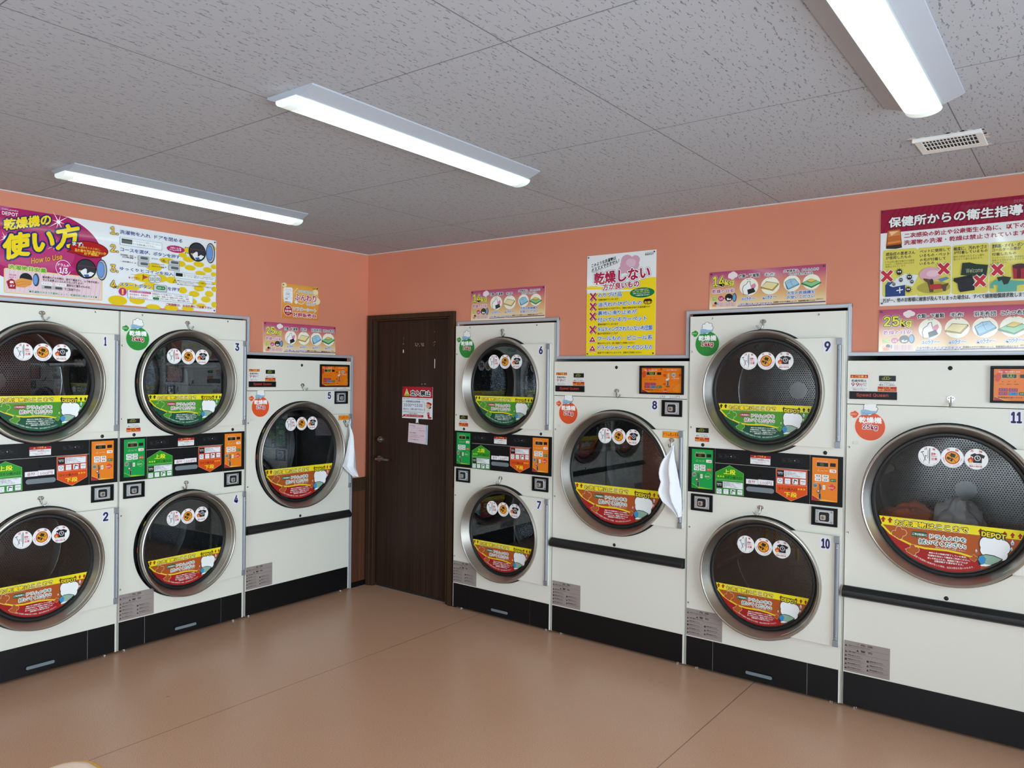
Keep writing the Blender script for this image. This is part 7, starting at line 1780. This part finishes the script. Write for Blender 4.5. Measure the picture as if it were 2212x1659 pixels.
# ------------------------------------------------------------------ towels
def towel(rows,wall,a,sx,y0,label,tail):
    mb=MB();nu=26;v=[];K=[]
    # densify rows
    R=[]
    for p,q in zip(rows,rows[1:]):
        for i in range(4): R.append(tuple(p[k]+(q[k]-p[k])*i/4 for k in range(4)))
    R.append(rows[-1]);n=len(R)
    for j,(xl,zl,xr,zr) in enumerate(R):
        t=j/(n-1);amp=.003+.009*min(1,t*2.2)
        for i in range(nu):
            u=i/(nu-1);fold=math.sin(u*PI*3.1+1.1*math.sin(t*3)+.6)*amp+math.sin(u*PI*6.3+t*4)*amp*.3
            v.append((xl+(xr-xl)*u,-y0-.014-.022*min(1,t*4)-fold-.010*math.sin(PI*u)*min(1,t*3),zl+(zr-zl)*u))
    f=[(j*nu+i,(j+1)*nu+i,(j+1)*nu+i+1,j*nu+i+1) for j in range(n-1) for i in range(nu-1)];mb.add(v,f,M_TOWEL,True)
    if tail:
        m=12;v=[]
        T=[tuple(p[k]+(q[k]-p[k])*i/4 for k in range(4)) for p,q in zip(tail,tail[1:]) for i in range(4)]+[tail[-1]]
        for j,(xl,zl,xr,zr) in enumerate(T):
            for i in range(m): u=i/(m-1);v.append((xl+(xr-xl)*u,-y0-.004-.006*math.sin(PI*u*2),zl+(zr-zl)*u))
        mb.add(v,[(j*m+i,(j+1)*m+i,(j+1)*m+i+1,j*m+i+1) for j in range(len(T)-1) for i in range(m-1)],M_TOWEL,True)
    top=rows[0];i0=len(mb.v);mb.tube([((top[0]+top[2])/2,-y0-.030,top[1]+.012),((top[0]+top[2])/2-.003,-y0-.034,top[1]+.002),((top[0]+top[2])/2,-y0-.026,top[1]-.012)],.0022,M_TOWEL,8)
    o=mb.build('towel');put(o,wall,a,sx);so=o.modifiers.new('thickness','SOLIDIFY');so.thickness=.0028;so.offset=0
    return tag(o,label,'towel','white drum-wiping towels')
T8=TOWEL_WIDE;zb=T8[-1][1]
towel(T8,'R',1.7510,1,.028,'white hand towel hanging from the hook on the door of dryer 8',[(T8[-5][0]+.045,T8[-5][1]-.01,T8[-5][2],T8[-5][3]),(T8[-4][0]+.03,T8[-4][1]-.03,T8[-4][2],T8[-4][3]-.03),(T8[-2][0]+.008,T8[-2][1]-.015,T8[-2][2]-.012,T8[-2][3]-.02)])
towel(TOWEL_CORNER,'L',1.0702,1,.03,'white hand towel hanging from the hook on dryer 5, beside the salmon wall',None)
# laundry in the drum of dryer 11
from mathutils import noise
def pile(name,c,r,x0,x1,col,label,seed):
    m,b=nodemat(name+'_cloth',.9,0,col);tc=b.n('ShaderNodeTexCoord').outputs['Object'];b.bump(b.n('ShaderNodeTexNoise',{'Vector':tc,'Scale':60,'Detail':3}).outputs[0],.5,.004)
    mb=MB();nu,nv=56,36;v=[];C,Z,rd=.443,1.0425,.40
    for j in range(nv+1):
        for i in range(nu):
            th=PI*j/nv;ph=2*PI*i/nu;d=Vector((math.sin(th)*math.cos(ph),math.sin(th)*math.sin(ph),math.cos(th)))
            k=1+.22*noise.noise(d*2.2+Vector((seed,0,0)))+.10*abs(noise.noise(d*5+Vector((0,seed,0))))-.12*abs(noise.noise(d*4.2+Vector((seed,seed,0))))
            x,y,z=c[0]+r[0]*d.x*k,c[1]+r[1]*d.y*k,c[2]+r[2]*d.z*k;x=min(max(x,x0),x1)
            q=math.hypot(x-C,z-Z)
            if q>rd: x,z=C+(x-C)*rd/q,Z+(z-Z)*rd/q
            v.append((x,min(max(y,.12),.58),z))
    mb.add(v,[(j*nu+i,(j+1)*nu+i,(j+1)*nu+(i+1)%nu,j*nu+(i+1)%nu) for j in range(nv) for i in range(nu)],m,True)
    o=mb.build(name);put(o,'R',3.4815);return tag(o,label,'laundry','laundry in the drum of dryer 11')
pile('laundry_bundle',(.23,.31,.86),(.155,.15,.125),-9,.337,'#e06428','orange laundry lying in the drum of dryer 11',1.3)
pile('laundry_bundle',(.445,.31,.83),(.13,.15,.195),.341,9,'#b9b3b2','pale grey laundry lying beside the orange laundry in dryer 11',5.1)
# ------------------------------------------------------------------ signs on the walls
def board(name,key,wall,a,z,w,h,label,cat,group=None,screw=True,rough=.075,d=.003,me=None,edge='#dfe3e2'):
    if me is None:
        mb=MB();mb.box(0,w,0,d,0,h,mat(edge,.4));Art(mb,0,rough).draw(ART[key]);me=mb.mesh(name)
    o=link(name,me,None,(a,-d-.0002,z) if wall=='R' else (d+.0002,-a,z))
    if wall=='L': o.rotation_euler=(0,0,PI/2)
    tag(o,label,cat,group)
    if screw:
        for x in (.011,w-.011):
            for q in ((h-.011,.012) if screw is True else (h-.011,)): link('screw',SCREW,o,(x,-.0036,q))
    return o
mb=MB();mb.lathe([(0,-.002),(.003,-.0018),(.0042,-.0006),(.0044,.003)],0,0,mat('#3c4450',.3,.8),16);SCREW=mb.mesh('screw')
board('instruction_board','howto','L',2.515,1.9885,1.233,.4535,'wide white and yellow how-to-use board with numbered steps, above dryers 1 to 4','sign')
board('softener_poster','soft','L',.787,1.992,.312,.237,'small square orange poster for softener sheets on the left wall','poster',screw='top')
s25=board('drying_guide_sign','sign25','L',.930,1.7505,.6145,.2045,'long pink and yellow 25kg drying time sign above dryer 5','sign','drying time signs',screw='top')
board('drying_guide_sign','','R',3.614,1.744,.6145,.2045,'long pink and yellow 25kg drying time sign above dryer 11, cut by the right edge','sign','drying time signs',screw='top',me=s25.data)
s14=board('drying_guide_sign','sign14','R',2.752,1.988,.6145,.203,'long pink and yellow 14kg drying time sign above door 9','sign','drying time signs',screw='top')
board('drying_guide_sign','','R',1.037,1.985,.6145,.203,'long pink and yellow 14kg drying time sign above door 6, near the brown door','sign','drying time signs',screw='top',me=s14.data)
board('no_drying_notice','dont','R',1.9625,1.739,.464,.609,'tall yellow and white notice with red crosses above dryer 8','sign')
board('hygiene_notice','hyg','R',3.615,1.967,.61,.46,'red-topped hygiene notice with four yellow picture panels at the right edge','sign')
o=board('no_entry_sign','entry','R',.365,1.2915,.305,.232,'red and white no entry sign with opening times on the brown door','sign',rough=.25,d=.002);o.location.y=.018-.0022
t=thing('hanging_note',(.435,.018-.004,1.112),'small tilted pink paper note hanging below the no entry sign','note')
mb=MB();q=ART['note'][0][1];mb.prism(q,-.0005,0,mat('#dcc8d0',.5));Art(mb,-.0005,.4).draw(ART['note']);o=mb.build('card',t)
mb=MB();mb.box(.080,.098,-.0055,.0015,.152,.182,M_WHITE);mb.box(.084,.094,-.0075,-.0055,.148,.170,M_WHITE);mb.tube([(.072,-.003,.150),(.076,-.005,.156),(.100,-.005,.154),(.105,-.003,.146)],.0012,M_WHITE,8);mb.build('clip',t,bevel=.001)
# ------------------------------------------------------------------ stool at the lower left
t=thing('stool',(2.215,-3.145,0),'peach-topped stool with an orange wooden rim at the bottom left corner','stool')
def rsq(a,r,n=8): return [(sx*(a-r)+r*math.cos(b+i*PI/2/n),sy*(a-r)+r*math.sin(b+i*PI/2/n)) for sx,sy,b in ((1,-1,-PI/2),(1,1,0),(-1,1,PI/2),(-1,-1,PI)) for i in range(n+1)]
def slab(mb,pts,z0,z1,m,dome=0):
    n=len(pts);rings=[(1,z0),(1,z1)]+([(.97,z1+dome*.5),(.9,z1+dome*.85),(.6,z1+dome)] if dome else [])
    v=[(x*k,y*k,z) for k,z in rings for x,y in pts];f=[tuple(range(n-1,-1,-1)),tuple(range((len(rings)-1)*n,len(rings)*n))]+[(j*n+i,j*n+(i+1)%n,(j+1)*n+(i+1)%n,(j+1)*n+i) for j in range(len(rings)-1) for i in range(n)];mb.add(v,f,m,True)
mb=MB();slab(mb,rsq(.185,.085),.405,.45,M_ORWOOD);mb.build('seat_rim',t,bevel=.006)
mb=MB();slab(mb,rsq(.166,.07),.4502,.4545,M_PEACH,.006);mb.build('cushion',t)
for sx in (-1,1):
    for sy in (-1,1): mb=MB();mb.tube([(sx*.15,sy*.15,0),(sx*.13,sy*.13,.404)],[.014,.018],M_ORWOOD,14);mb.build('leg',t)
